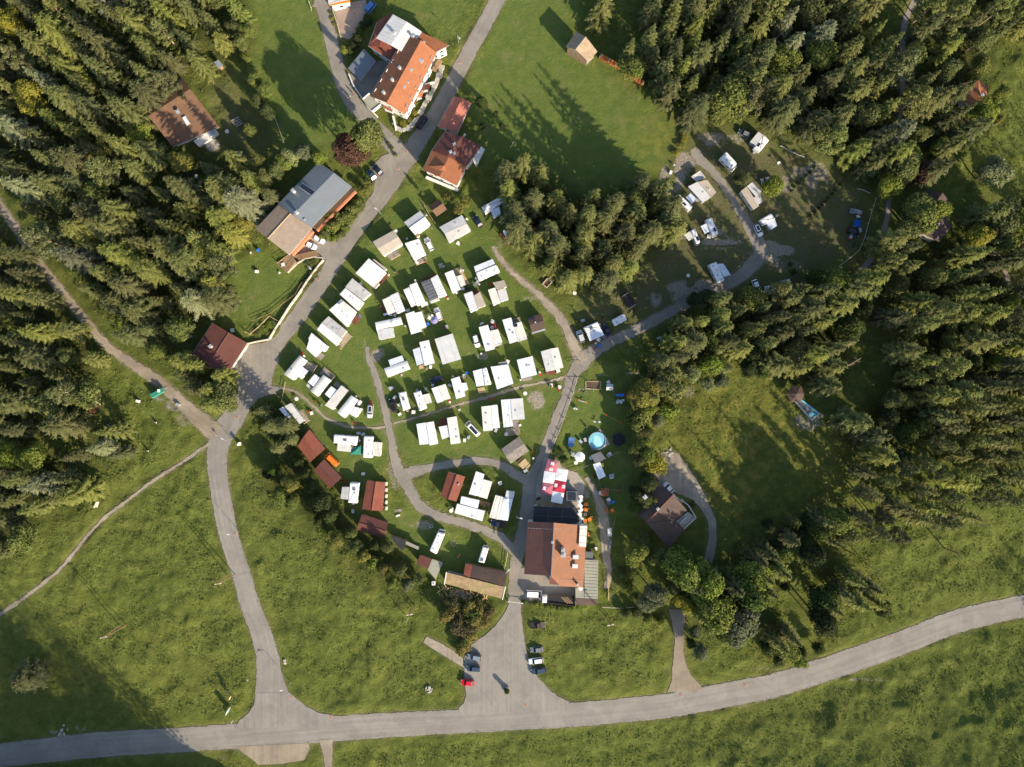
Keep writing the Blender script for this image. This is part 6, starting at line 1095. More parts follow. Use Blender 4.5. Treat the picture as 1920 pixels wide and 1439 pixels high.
# blue-grey house with brown annex
e = house('blue_roofed_house', 'long house with ribbed blue-grey roof, brown annex and orange balcony strip', 'blue-grey roofed house', 'f', (430,230))
wing(e, 'f', [(245,175),(553,-140),(795,38),(492,347)], 6.4, rise=0, kind=[(0,0),(.5,1.5),(1,0)], m='blue_roof', floors=2, over=1.0, wall='wood', ribs=16)
q = [W(p, 5.4) for p in P('f', [(75,357),(245,178),(497,350),(325,552)])]; roof(e, [q[0], q[3], q[2], q[1]][::1] and [q[1], q[0], q[3], q[2]], 5.2, [(0,0),(.40,1.1),(1,0)], m='annex_tan', wall='cream_wall', th=.16, over=.8, rname='annex_roof', ridge='tanwood', gutter=True)
skylight(e, 'f', (465,62), 7.7, 4.6, 1.6, -.6, 'solar_collector', 'solar')
for p in ((355,68),(382,232),(445,288)): chimney(e, 'f', p, 6.6, 8.6 if p[0] < 440 else 7.4, .75 if p[0] < 440 else .4, 'white_wall', .7)
boxpart(e, 'balcony', 'f', [(505,345),(795,48),(830,75),(540,372)], 2.8, 3.2, 'tanwood'); boxpart(e, 'balcony_rail', 'f', [(530,368),(820,70),(832,80),(542,378)], 3.2, 4.1, 'clay'); boxpart(e, 'porch_front', 'f', [(345,540),(500,365),(508,378),(352,556)], 0, 2.8, 'clay')
for k in range(6): x, y = 720+k*18, 165-k*16; boxpart(e, 'flower_box', 'f', [(x,y),(x+14,y-10),(x+22,y),(x+8,y+12)], 2.8, 3.4, 'yellow' if k % 2 else 'orange')
boxpart(e, 'sun_awning', 'f', [(635,215),(690,160),(702,178),(650,235)], 2.5, 2.6, 'bluewhite_roof')
e = thing('wood_terrace', 'wooden terrace with white planters at the lower end of the brown annex', 'terrace', (*W(P('f', [(320,620)])[0]), 0)); deck(e, [W(p, .5) for p in P('f', [(245,620),(340,550),(390,610),(320,690)])], .7, 'wood', rails=15)
pieces_wall('garden_wall', 'pale sloping wall with steps at the foot of the house yard', 'f', [(320,690),(390,620),(450,585),(510,570),(585,580)], .8, .35, 'concrete', 'wall_panel', 2.0, jit=.03)
rack('f', [(360,560),(520,520),(560,560),(400,590)], 'dark timber trellis with pale beams over the yard edge', 6, 'trellis', 'trellis', 'wood', 1.0)
# maroon garage at the turning place
e = house('maroon_garage', 'maroon-roofed garage house at the turning place, white and orange door front', 'maroon garage', 'j', (1640,380), 'garage')
q = [W(p, 4.2) for p in P('j', [(1425,440),(1592,182),(1852,332),(1700,572)])]; roof(e, [q[1], q[0], q[3], q[2]], 4.0, [(0,0),(.5,.9),(1,0)], m='maroon_roof', wall='white_wall', th=.16, over=.6, ridge=True, gutter=True); windows(e, inset(q, .6), [1.2], 3, 1.1, 1.1, 1)
chimney(e, 'j', (1575,358), 4.4, 5.8, .7, 'white_wall'); boxpart(e, 'fascia', 'j', [(1775,440),(1850,335),(1858,342),(1783,448)], 3.2, 3.7, 'clay')
for k in range(3): x, y = 1722+k*42, 520-k*62; boxpart(e, 'garage_door', 'j', [(x,y),(x+28,y-42),(x+34,y-38),(x+6,y+4)], 0, 2.4, 'white_wall')
# hotel
e = house('hotel', 'hotel with dark brown left slope and orange-brown right slope, largest roof of the campsite', 'hotel', 'L', (1240,1020), 'hotel')
q = [W(p, 6.4) for p in P('L', [(1215,1252),(972,1232),(1003,762),(1240,770)])]; q2 = [W(p, 6.0) for p in P('L', [(1240,770),(1478,786),(1505,1352),(1215,1252)])]
A_, B_ = W(P('L', [(1003,762)])[0], 6.0), W(P('L', [(972,1232)])[0], 6.0); C_, D_ = W(P('L', [(1240,770)])[0], 9.0), W(P('L', [(1215,1250)])[0], 9.0)
zl = lambda: None
def slope(e, pts3, m, nm='roof', th=.2):
    g = MB(); a, b, c, d = pts3[:4]; la = math.dist(a, b); ld = math.dist(a, d); g.slab(list(pts3), th, 0, [(0, 0), (la, 0), (la, ld), (0, ld)][:len(pts3)] if len(pts3) == 4 else None); return g.build(nm, M_[m], e)
hp = lambda p, z: (*W(P('L', [p])[0], z), z)
slope(e, [hp((1240,770), 10.2), hp((1003,762), 6.2), hp((972,1232), 6.2), hp((1213,1250), 10.2)], 'hotel_roof_shaded')  # left slope: hotel tiles in a darker colour, shade painted in
E0, E1 = hp((1476,786), 6.4), hp((1470,990), 6.4)
slope(e, [hp((1242,770), 10.2), hp((1215,1250), 10.2), hp((1506,1352), 5.9), hp((1536,800), 5.9)], 'hotel_roof')
slope(e, [hp((1215,1250), 10.15), hp((1215,1254), 10.1), hp((1300,1342), 8.7), hp((1506,1352), 5.86)][::-1], 'hotel_roof', 'roof_end')
g = MB(); body = [W(P('L', [p])[0], 6.0) for p in ((1012,772),(1530,800),(1500,1340),(1308,1335),(1308,1245),(985,1222))]; g.prism(body, 0, 5.7); g.build('wall', M_['white_wall'], e); windows(e, body, [1.0, 3.6], 3.0, 1.2, 1.3, 0)
g = MB(); g.face([(*W(P('L',[(1012,773)])[0],6.0),5.7),(*W(P('L',[(1240,778)])[0],9.9),9.8),(*W(P('L',[(1528,800)])[0],6.0),5.5)]); g.face([(*W(P('L',[(985,1222)])[0],6.0),5.7),(*W(P('L',[(1213,1240)])[0],9.9),9.8),(*W(P('L',[(1300,1245)])[0],8),7.7),(*W(P('L',[(1300,1245)])[0],6),5.7)]); g.face([(*W(P('L',[(1308,1335)])[0],6),5.7),(*W(P('L',[(1308,1335)])[0],7.8),7.7),(*W(P('L',[(1500,1340)])[0],6),5.6)]); g.build('gable_wall', M_['white_wall'], e)
g = MB(); g.tube(hp((1241,770), 10.3), hp((1214,1250), 10.3), .16, .16, 6); g.build('ridge', M_['slate_roof'], e)
q = [W(p, 8.0) for p in P('L', [(1465,985),(1475,800),(1542,800),(1530,990)])]; roof(e, [q[0], q[1], q[2], q[3]], 7.6, 'flat', .15, m='cream_roof', wall='cream_wall', th=.15, over=.15, z0=3, rname='dormer_roof', wname='dormer_wall', ribs=3)
q = [W(p, 4.6) for p in P('L', [(1300,1258),(1205,1255),(1200,1330),(1298,1337)])]; roof(e, q, 4.4, 'flat', -.5, m='maroon_roof', th=.12, over=.2, rname='porch_roof', wname='porch_wall')
q = [W(p, 3.6) for p in P('N', [(1612,48),(1737,56),(1732,400),(1612,396)])]; roof(e, q, 3.4, 'flat', .1, m='green_roof', th=.2, over=.3, rname='annex_roof', wname='annex_wall', ribs=12, rd=1); q = [W(p, 3.6) for p in P('N', [(1532,302),(1608,302),(1608,396),(1532,392)])]; roof(e, q, 3.4, 'flat', .1, m='green_roof', th=.2, over=.2, rname='annex_roof', wname='annex_wall'); q = [W(p, 3.4) for p in P('N', [(1532,398),(1732,404),(1730,460),(1530,455)])]; roof(e, q, 3.2, 'flat', -.3, m='darkbrown_roof', th=.15, over=.2, rname='annex_roof', wname='annex_wall')
q = [W(p, 3.2) for p in P('L', [(1525,1040),(1595,1042),(1592,1100),(1522,1098)])]; roof(e, q, 3.0, 'flat', .1, m='slate_roof', th=.12, over=.15, rname='annex_roof', wname='annex_wall')
q = [W(p, 3.9) for p in P('L', [(1055,762),(1062,620),(1452,640),(1447,782)])]; roof(e, q, 3.8, 'flat', .08, m='black_roof', th=.25, over=.2, rname='flat_roof', wname='bar_wall'); windows(e, inset(q, .2), [.9], 2.2, 1.5, 1.6)
for t in (.33, .66): g = MB(); a, b = V(q[0], q[3], t), V(q[1], q[2], t); g.tube((*a, 3.9), (*b, 3.9), .04, .04, 4); g.build('roof_seam', M_['slate_roof'], e)
g = MB(); a, b = V(q[0], q[1], .42), V(q[3], q[2], .42); g.tube((*a, 3.9), (*b, 3.9), .04, .04, 4); g.build('roof_seam', M_['slate_roof'], e)
for p, s in (((1326,1060), 1.1), ((1322,1014), .8), ((1228,945), .5)): chimney(e, 'L', p, 7.3, 11.0 if s > .6 else 11.2, s, 'white_wall', 0)
for p in ((1436,1078),(1430,1160)): skylight(e, 'L', p, 8.1, 1.7, 1.3, 0, 'roof_vent', 'lightgrey_roof')
for p in ((1455,1328),(1482,1362)): g = MB(); x = on('L', p, 8 if p[0] < 1470 else 4.4); g.cyl(x, .35 if p[0] < 1470 else .7, 3.5, 8.3 if p[0] < 1470 else 4.4, 12); g.build('flue', M_['metal' if p[0] < 1470 else 'white_wall'], e)
for (a, b) in (((1003,818),(1238,830)),((1003,990),(1100,998)),((985,1172),(1215,1190)),((1242,822),(1470,835)),((1345,1068),(1520,1078)),((1310,1285),(1505,1298))):
    g = MB(); left = a[0] < 1235
    def zr(p): x = (p[0]-(1240 if not left else 1003)); return 10.25-4.3*max(0, (p[0]-1235)/290) if not left else 6.25+4.0*(p[0]-1000)/235
    for k in range(9): t0, t1 = k/9, (k+.6)/9; p0, p1 = V(a, b, t0), V(a, b, t1); g.tube(hp(p0, zr(p0)+.03), hp(p1, zr(p1)+.03), .05, .05, 4)
    g.build('snow_guard', M_['metal'], e)
# long brown shed by the car park with mossy lean-to
e = house('storage_shed', 'long low shed with dark brown roof, orange end and mossy rear slope', 'long storage shed', 'N', (660,220), 'shed')
q = [W(p, 3.4) for p in P('N', [(535,185),(540,85),(920,165),(890,282)])]; roof(e, [q[1], q[2], q[3], q[0]], 3.2, 'flat', .8, m='darkbrown_roof', wall='wood', th=.14, over=.3); qq = [W(p, 3.6) for p in P('N', [(525,178),(540,84),(602,98),(582,205)])]; roof(e, [qq[1], qq[2], qq[3], qq[0]], 3.45, 'flat', .8, m='rust_roof', wall='wood', th=.1, over=.1, walls=False, rname='roof_end')
q = [W(p, 3.4) for p in P('N', [(370,158),(590,212),(888,288),(870,405)][:1]+[(888,288),(870,405),(350,268)])]; roof(e, q, 3.9, 'flat', -1.3, m='moss_roof', wall='greywood', th=.14, over=.25, rname='mossy_roof', wname='rear_wall')
for a, b in (((370,155),(350,270)),((900,285),(872,408))): g = MB(); g.tube((*on('N', a, 3.6), 3.9), (*on('N', b, 2.8), 2.7), .13, .13, 5); g.build('verge_board', M_['white_wall'], e)
# farmhouse
e = house('farmhouse', 'farmhouse with weathered dark maroon roof beside the curved gravel drive', 'maroon farmhouse', 'i', (470,570))
q = [W(p, 5.4) for p in P('i', [(300,580),(435,320),(670,550),(540,835)])]; fp = lambda p, z: (*W(P('i', [p])[0], z), z)
slope(e, [fp((570,430), 7.6), fp((435,320), 5.4), fp((300,580), 5.2), fp((368,638), 7.6)], 'darkbrown_roof'); slope(e, [fp((372,640), 7.6), fp((572,432), 7.6), fp((672,550), 5.6), fp((588,622), 5.9)], 'darkbrown_roof'); slope(e, [fp((370,642), 7.55), fp((589,626), 5.85), fp((652,690), 5.2), fp((538,838), 5.2)], 'darkbrown_roof')
body = [W(P('i', [p])[0], 5.2) for p in ((325,572),(440,345),(645,550),(580,622),(630,690),(535,810))]; g = MB(); g.prism(body, 0, 5.0); g.build('wall', M_['cream_wall'], e); windows(e, body, [1.0, 3.4], 3.2, 1.0, 1.2, 1)
g = MB(); g.tube(fp((368,640), 7.7), fp((572,430), 7.7), .15, .15, 5); g.build('ridge', M_['rust_roof'], e); chimney(e, 'i', (358,450), 6.2, 8.0, .9, 'white_wall', .7); chimney(e, 'i', (455,540), 7.4, 8.3, .6, 'slate_roof', .7)
e = thing('farm_terrace', 'stone terrace with pale parapet at the right of the farmhouse', 'terrace', (*W(P('i', [(660,620)])[0]), 0)); boxpart(e, 'paving', 'i', [(585,635),(680,560),(740,605),(635,710)], 0, .4, 'concrete')
for a, b in (((630,465),(690,520)),((690,520),(740,605)),((740,605),(630,708)),((560,420),(640,490))): g = MB(); p0, p1 = on('i', a, .9), on('i', b, .9); g.box(V(p0, p1, .5), (dist(p0, p1), .3), math.atan2(p1[1]-p0[1], p1[0]-p0[0]), 0, 0, .95); g.build('parapet', M_['rail_white'], e)
boxpart(e, 'bench', 'i', [(615,645),(665,592),(675,600),(625,655)], .4, .9, 'lightgrey_roof')
# orange-roofed hut and villa in the wood
e = house('orange_roofed_hut', 'small house with bright orange roof peeping from the eastern trees', 'orange-roofed hut', 'e', (1560,700)); q = [W(p, 4.2) for p in P('e', [(1455,628),(1582,605),(1655,655),(1645,790),(1570,800)])]
slope(e, [(*on('e', (1455,628), 4.2), 4.2), (*on('e', (1580,604), 5.6), 5.6), (*on('e', (1588,790), 5.6), 5.6), (*on('e', (1480,800), 4.2), 4.2)], 'orange_roof'); slope(e, [(*on('e', (1580,604), 5.6), 5.6), (*on('e', (1655,655), 4.2), 4.2), (*on('e', (1645,800), 4.2), 4.2), (*on('e', (1588,790), 5.6), 5.6)], 'orange_roof')
body = [on('e', p, 4) for p in ((1475,640),(1635,650),(1630,780),(1490,785))]; g = MB(); g.prism(body, 0, 4.0); g.build('wall', M_['white_wall'], e); windows(e, body, [1.2], 2.8); chimney(e, 'e', (1610,712), 4.6, 6.2, .7, 'galv')
e = house('villa', 'dark brown hipped villa roof in the shade of the eastern trees', 'dark-roofed villa', 'm', (1130,560)); vp = lambda p, z: (*on('m', p, z), z)
slope(e, [vp((930,462), 5.4), vp((1090,338), 5.4), vp((1205,368), 7.0), vp((1060,560), 7.2)], 'darkbrown_roof'); slope(e, [vp((1205,368), 7.0), vp((1292,490), 5.4), vp((1238,580), 5.6), vp((1060,560), 7.2)], 'darkbrown_roof'); slope(e, [vp((1060,562), 7.15), vp((1238,582), 6.2), vp((1292,645), 5.2), vp((1172,782), 5.2)], 'darkbrown_roof'); slope(e, [vp((930,464), 5.35), vp((1060,562), 7.1), vp((1172,782), 5.2), vp((1020,700), 5.2)], 'darkbrown_roof')
body = [on('m', p, 5) for p in ((960,465),(1095,360),(1195,385),(1270,490),(1220,575),(1262,640),(1165,760),(1030,680))]; g = MB(); g.prism(body, 0, 5.0); g.build('wall', M_['cream_wall'], e); windows(e, body, [1.0, 3.4], 3)
for p in ((1042,440),(1165,628)): g = MB(); x = on('m', p, 7.8); g.cyl(x, .65, 6, 7.6, 12); g.cyl(x, .4, 7.6, 7.9, 12); g.build('vent', M_['white_wall'], e)
# derelict pool with pavilion
e = house('pool_pavilion', 'brown hexagonal pavilion roof at the end of the derelict turquoise pool', 'pool pavilion', 'h', (215,955), 'pavilion'); c_ = on('h', (215,955), 3.2); ring = [(c_[0]+2.8*math.cos(k*math.pi/3), c_[1]+2.8*math.sin(k*math.pi/3)) for k in range(6)]; g = MB()
for k in range(6): g.face([(*ring[k], 2.6), (*ring[(k+1) % 6], 2.6), (*c_, 3.5)])
g.build('roof', M_['darkbrown_roof'], e)
for p in ring: g = MB(); g.box(V(p, c_, .1), (.15, .15), 0, 0, 0, 2.6); g.build('post', M_['wood'], e)
e = thing('derelict_pool', 'derelict long basin with peeling turquoise end in the shaded meadow', 'pool', (*on('h', (290,1060), 0), 0)); UNITS.append((1510,765,'derelict pool')); A4 = [on('h', p, .3) for p in ((185,1000),(245,990),(395,1105),(330,1160))]; I4 = inset(A4, .5)
for k in range(4): g = MB(); g.prism([A4[k], A4[(k+1) % 4], I4[(k+1) % 4], I4[k]], 0, .35+.01*k); g.build('rim', M_['concrete' if k != 1 else 'turquoise'], e)
g = MB(); g.face([(*p, .08) for p in ccw(I4)]); g.build('floor', M_['slate_roof'], e); g = MB(); w4 = [on('h', p, .1) for p in ((295,1105),(330,1090),(375,1110),(332,1148))]; g.face([(*p, .12) for p in ccw(w4)]); g.build('water', M_['turquoise'], e)
# ---------------------------------------------------------------- beer garden
def parasol4(label, pts, m, logos, h=2.6):
    q = [W(p, h) for p in P('L', pts)]; c = cen(q); e = thing('parasol', label, 'parasol', (*c, 0), group=None); g = MB(); qq = ccw(q)
    for k in range(4): g.face([(*qq[k], h), (*qq[(k+1) % 4], h), (*c, h+.42)])
    g.build('canopy', M_[m], e); g = MB(); g.cyl(c, .05, 0, h+.5, 8); g.build('pole', M_['galv'], e); g = MB(); g.box(c, (.9, .9), .2, 0, 0, .12); g.build('base', M_['concrete'], e)
    g = MB()
    for k in range(4): a, b = qq[k], qq[(k+1) % 4]; g.face([(*a, h-.22), (*b, h-.22), (*b, h), (*a, h)])
    g.build('valance', M_[m], e)
    for (u, v, an) in logos:       # white brewery emblem printed on the cloth: a rounded shield with bars and curls
        x = V(V(q[0], q[1], u), V(q[3], q[2], u), v); zt = h+.42*(1-max(abs(u-.5), abs(v-.5))*2)+.03; g = MB(); ca, sa = math.cos(an), math.sin(an)
        def pt(a, b): X, Y = x[0]+a*ca-b*sa, x[1]+a*sa+b*ca; return (X, Y, zt+.10)
        for (a0, b0, a1, b1) in ((-.55,.18,.55,.34),(-.5,-.30,-.2,.1),(.16,-.30,.5,.1),(-.12,-.3,.08,.42),(-.55,-.5,.55,-.38)): g.face([pt(a0,b0),pt(a1,b0),pt(a1,b1),pt(a0,b1)])
        g.build('emblem', M_['parasol_white'], e)
    UNITS.append((*cen(P('L', pts)), 'parasols'))
parasol4('dusty red square parasol with two white emblems, topmost of the parasol block', [(1187,200),(1282,222),(1262,322),(1160,298)], 'parasol_faded', [(.5,.25,-.2),(.5,.78,-.2)])
parasol4('white square parasol, upper right of the parasol block', [(1268,280),(1367,298),(1350,402),(1250,382)], 'parasol_white', [])
parasol4('white square parasol, upper left of the parasol block', [(1155,304),(1255,320),(1240,420),(1140,404)], 'parasol_white', [])
parasol4('faded red square parasol, lower left of the parasol block', [(1143,404),(1240,422),(1217,527),(1123,505)], 'parasol_faded', [(.22,.5,1.3)])
parasol4('bright red square parasol with two white emblems, lower right of the parasol block', [(1248,386),(1350,404),(1335,502),(1232,484)], 'parasol_red', [(.15,.45,1.4),(.82,.45,1.4)])
parasol4('white square parasol, lowest of the parasol block', [(1228,486),(1332,504),(1315,602),(1213,582)], 'parasol_white', [])
def parasol_round(label, fr, p, r, m, n=8, h=2.4, group=None):
    c = on(fr, p, h); e = thing('parasol', label, 'parasol', (*c, 0)); g = MB()
    for k in range(n): a0, a1 = 2*math.pi*(k+.5)/n, 2*math.pi*(k+1.5)/n; g.face([(c[0]+r*math.cos(a0), c[1]+r*math.sin(a0), h), (c[0]+r*math.cos(a1), c[1]+r*math.sin(a1), h), (*c, h+.45)])
    g.build('canopy', M_[m], e); g = MB(); g.cyl(c, .04, 0, h+.4, 8); g.build('pole', M_['galv'], e); g = MB(); g.cyl(c, .35, 0, .1, 10); g.build('base', M_['concrete'], e); UNITS.append((*P(fr, [p])[0], 'octagonal white parasol' if n == 8 else 'purple parasol'))
parasol_round('octagonal white parasol on the playground lawn below the table tennis table', 'M', (515,946), 1.55, 'parasol_white'); parasol_round('round purple-grey parasol beside the white car between the pitches', 'C', (435,965), 1.15, 'purple', 12)
e = thing('glass_booth', 'dark square glazed booth on the beer terrace', 'booth', (*on('L', (1400,530), 0), 0)); UNITS.append((1071,930,'dark booth')); q = [on('L', p, 2.6) for p in ((1355,485),(1452,490),(1450,582),(1352,578))]; roof(e, q, 2.6, 'flat', .1, m='slate_roof', wall='cover', over=.1); g = MB(); g.prism(inset(q, .45), 2.68, 2.78); g.build('roof_light', M_['glass'], e)
e = thing('crumpled_awning', 'crumpled white awning strip hanging along the bar beside the orange chairs', 'awning', (*on('L', (1480,640), 0), 0)); UNITS.append((1088,955,'white awning strip')); g = MB(); 
rw_ = []
for k in range(31):
    x, y = on('L', (1478+8*math.sin(k*.55), 525+k/30*250), 2.7); wa = .55+.22*math.sin(k*1.3)+random.uniform(-.12, .12); rw_.append([(x-wa, y, 2.5+.02*math.sin(k*2)), (x-wa*.3, y, 2.62+.03*math.sin(k*1.7)), (x+wa*.35, y, 2.58+.03*math.cos(k*2.3)), (x+wa, y, 2.6)])
for r0, r1 in zip(rw_[:-1], rw_[1:]):
    for k in range(3): g.face([r0[k], r1[k], r1[k+1], r0[k+1]])
g.build('cloth', M_['awning_white'], e); g = MB(); g.tube((*on('L', (1478,520), 2.6), 2.5), (*on('L', (1485,778), 2.6), 2.5), .06, .06, 5); g.build('rail', M_['galv'], e)
rack('L', [(1098,572),(1245,592),(1243,625),(1095,618)], 'flat wooden trellis on the left in front of the black bar roof', 5, 'trellis', 'trellis', 'wood', 2.2); rack('L', [(1250,600),(1388,605),(1385,640),(1250,628)], 'flat wooden trellis on the right in front of the black bar roof', 5, 'trellis', 'trellis', 'wood', 2.2)
# ---------------------------------------------------------------- loose furniture, copied from prototypes
def proto_chair(m):
    e = thing('garden_chair', '', 'chair'); g = MB(); g.box((0, 0), (.46, .46), 0, 0, .40, .45); g.build('seat', M_[m], e); g = MB(); g.prism([(-.23, -.25), (.23, -.25), (.23, -.21), (-.23, -.21)], .45, .88); g.build('backrest', M_[m], e)
    for x in (-.2, .2):
        for y in (-.2, .2): g = MB(); g.box((x, y), (.04, .04), 0, 0, 0, .4); g.build('leg', M_[m], e)
    return e
def proto_table(m, sx=.9, sy=.9, name='garden_table', round_=False, benches=False):
    e = thing(name, '', 'table'); g = MB()
    if round_: g.cyl((0, 0), sx/2, .7, .74, 14)
    else: g.box((0, 0), (sx, sy), 0, 0, .7, .74)
    g.build('tabletop', M_[m], e)
    for x in (-sx/2+.08, sx/2-.08):
        for y in (-sy/2+.08, sy/2-.08):
            if round_: x, y = x*.6, y*.6
            g = MB(); g.box((x, y), (.06, .06), 0, 0, 0, .7); g.build('leg', M_[m], e)
    if benches:
        for y in (-sy/2-.35, sy/2+.35): g = MB(); g.box((0, y), (sx, .3), 0, 0, .4, .45); g.box((-sx/2+.2, y), (.08, .25), 0, 0, 0, .4); g.box((sx/2-.2, y), (.08, .25), 0, 0, 0, .4); g.build('bench_seat', M_[m], e)
    return e
def proto_pot(m, r=.28, h=.45, top='shrub'):
    e = thing('plant_pot', '', 'plant pot'); g = MB(); g.cyl((0, 0), r*.75, 0, h, 10, r1=r); g.build('pot', M_[m], e); g = MB()
    for k in range(14): a = k*2.4; x, y = math.cos(a)*r*.9, math.sin(a)*r*.9; z = h+.1+.03*k; g.face([(x*.2, y*.2, z-.1), (x-y*.4, y+x*.4, z+.05), (x*1.4, y*1.4, z+.1), (x+y*.4, y-x*.4, z)])
    g.build('plant', MATS['broad_leaves'], e); return e
def proto_box(name, cat, m, sx, sy, h, lid=None):
    e = thing(name, '', cat); g = MB(); g.prism([(-sx/2,-sy/2),(sx/2,-sy/2),(sx/2*.95,sy/2),(-sx/2*.95,sy/2)], 0, h); g.build('box', M_[m], e); g = MB(); g.box((0, 0), (sx+.06, sy+.06), 0, 0, h, h+.06); g.build('lid', M_[lid or m], e); return e
def proto_bottle(m):
    e = thing('gas_bottle', '', 'gas bottle'); g = MB(); g.cyl((0, 0), .16, 0, .5, 12); g.cyl((0, 0), .16, .5, .6, 12, r1=.07); g.build('cylinder', M_[m], e); g = MB(); g.cyl((0, 0), .09, .6, .72, 8); g.build('collar', M_['galv'], e); return e
def proto_dish():
    e = thing('satellite_dish', '', 'dish'); g = MB(); g.tube((0,0,0),(0,0,1.2),.03,.03,6); g.build('pole', M_['galv'], e); g = MB()
    for r0, r1, z0, z1 in ((.0,.25,1.2,1.24),(.25,.45,1.24,1.36)):
        for k in range(12): a0, a1 = k*math.pi/6, (k+1)*math.pi/6; g.face([(r0*math.cos(a0), r0*math.sin(a0), z0), (r1*math.cos(a0), r1*math.sin(a0), z1), (r1*math.cos(a1), r1*math.sin(a1), z1), (r0*math.cos(a1), r0*math.sin(a1), z0)])
    g.build('reflector', M_['white_wall'], e); return e
PR = dict(wchair=(proto_chair('white_wall'), 'white garden chair'), ochair=(proto_chair('orange'), 'orange garden chair'), rchair=(proto_chair('red'), 'red garden chair'), wtable=(proto_table('white_wall'), 'white garden table'), dtable=(proto_table('slate_roof'), 'dark garden table'),
 otable=(proto_table('orange'), 'orange square table'), wood_table=(proto_table('tanwood', 1.8, .75, 'picnic_table', benches=True), 'wooden picnic table'), rtable=(proto_table('white_wall', 1.0, 1.0, round_=True), 'round white table'), pot=(proto_pot('clay'), 'clay plant pot'), rpot=(proto_pot('red'), 'red flower pot'), wpot=(proto_pot('white_wall'), 'white plant pot'),
 bin=(proto_box('rubbish_bin', 'bin', 'slate_roof', .6, .7, 1.0, 'black'), 'dark rubbish bin'), wbox=(proto_box('storage_box', 'box', 'white_wall', .8, .6, .6), 'white storage box'), gbox=(proto_box('storage_box', 'box', 'galv', .9, .6, .6), 'grey storage box'), bbox=(proto_box('storage_box', 'box', 'tarp_blue', .7, .6, .5), 'blue storage box'),
 gas=(proto_bottle('red'), 'red gas bottle'), ggas=(proto_bottle('galv'), 'grey gas bottle'), dish=(proto_dish(), 'white satellite dish'), cooler=(proto_box('cooler', 'cooler', 'turquoise', .6, .45, .45, 'white_wall'), 'turquoise cool box'))
used = set(); LOOSE = []
def put(kind, fr, p, rz=None, label=None, k=1.0):
    px = P(fr, [p])[0]; x, y = W(px); base, lb = PR[kind]
    o = base if kind not in used else copy_tree(base); used.add(kind); o.location = (x, y, max(0.03, gz(x, y))); o.rotation_euler = (0, 0, random.uniform(0, 6.28) if rz is None else rz); o.scale = (k, k, k)
    w_, d_ = near(*px); LOOSE.append((o, label, lb, w_, d_))
for p in ((1525,555),(1540,590),(1548,610),(1520,640),(1535,655),(1545,640),(1512,640),(1528,700),(1555,745),(1575,740),(1580,715),(1510,755),(1520,760),(1568,720),(1545,860),(1550,880)): put('ochair','L',p,k=1.0)
for p in ((1528,648),(1515,745),(1560,735),(1762,655),(1527,600)): put('otable','L',p,k=1.15)
for p in ((1715,640),(1720,670),(1712,660),(1775,660)): put('ochair','L',p,k=1.25)
for p in ((1520,690),(1535,605)): put('dtable','L',p)
put('wood_table','L',(960,228),.75,'wooden picnic table nearer the weathered shelter',1.5); put('wood_table','L',(980,250),.75,'wooden picnic table farther from the weathered shelter',1.35)
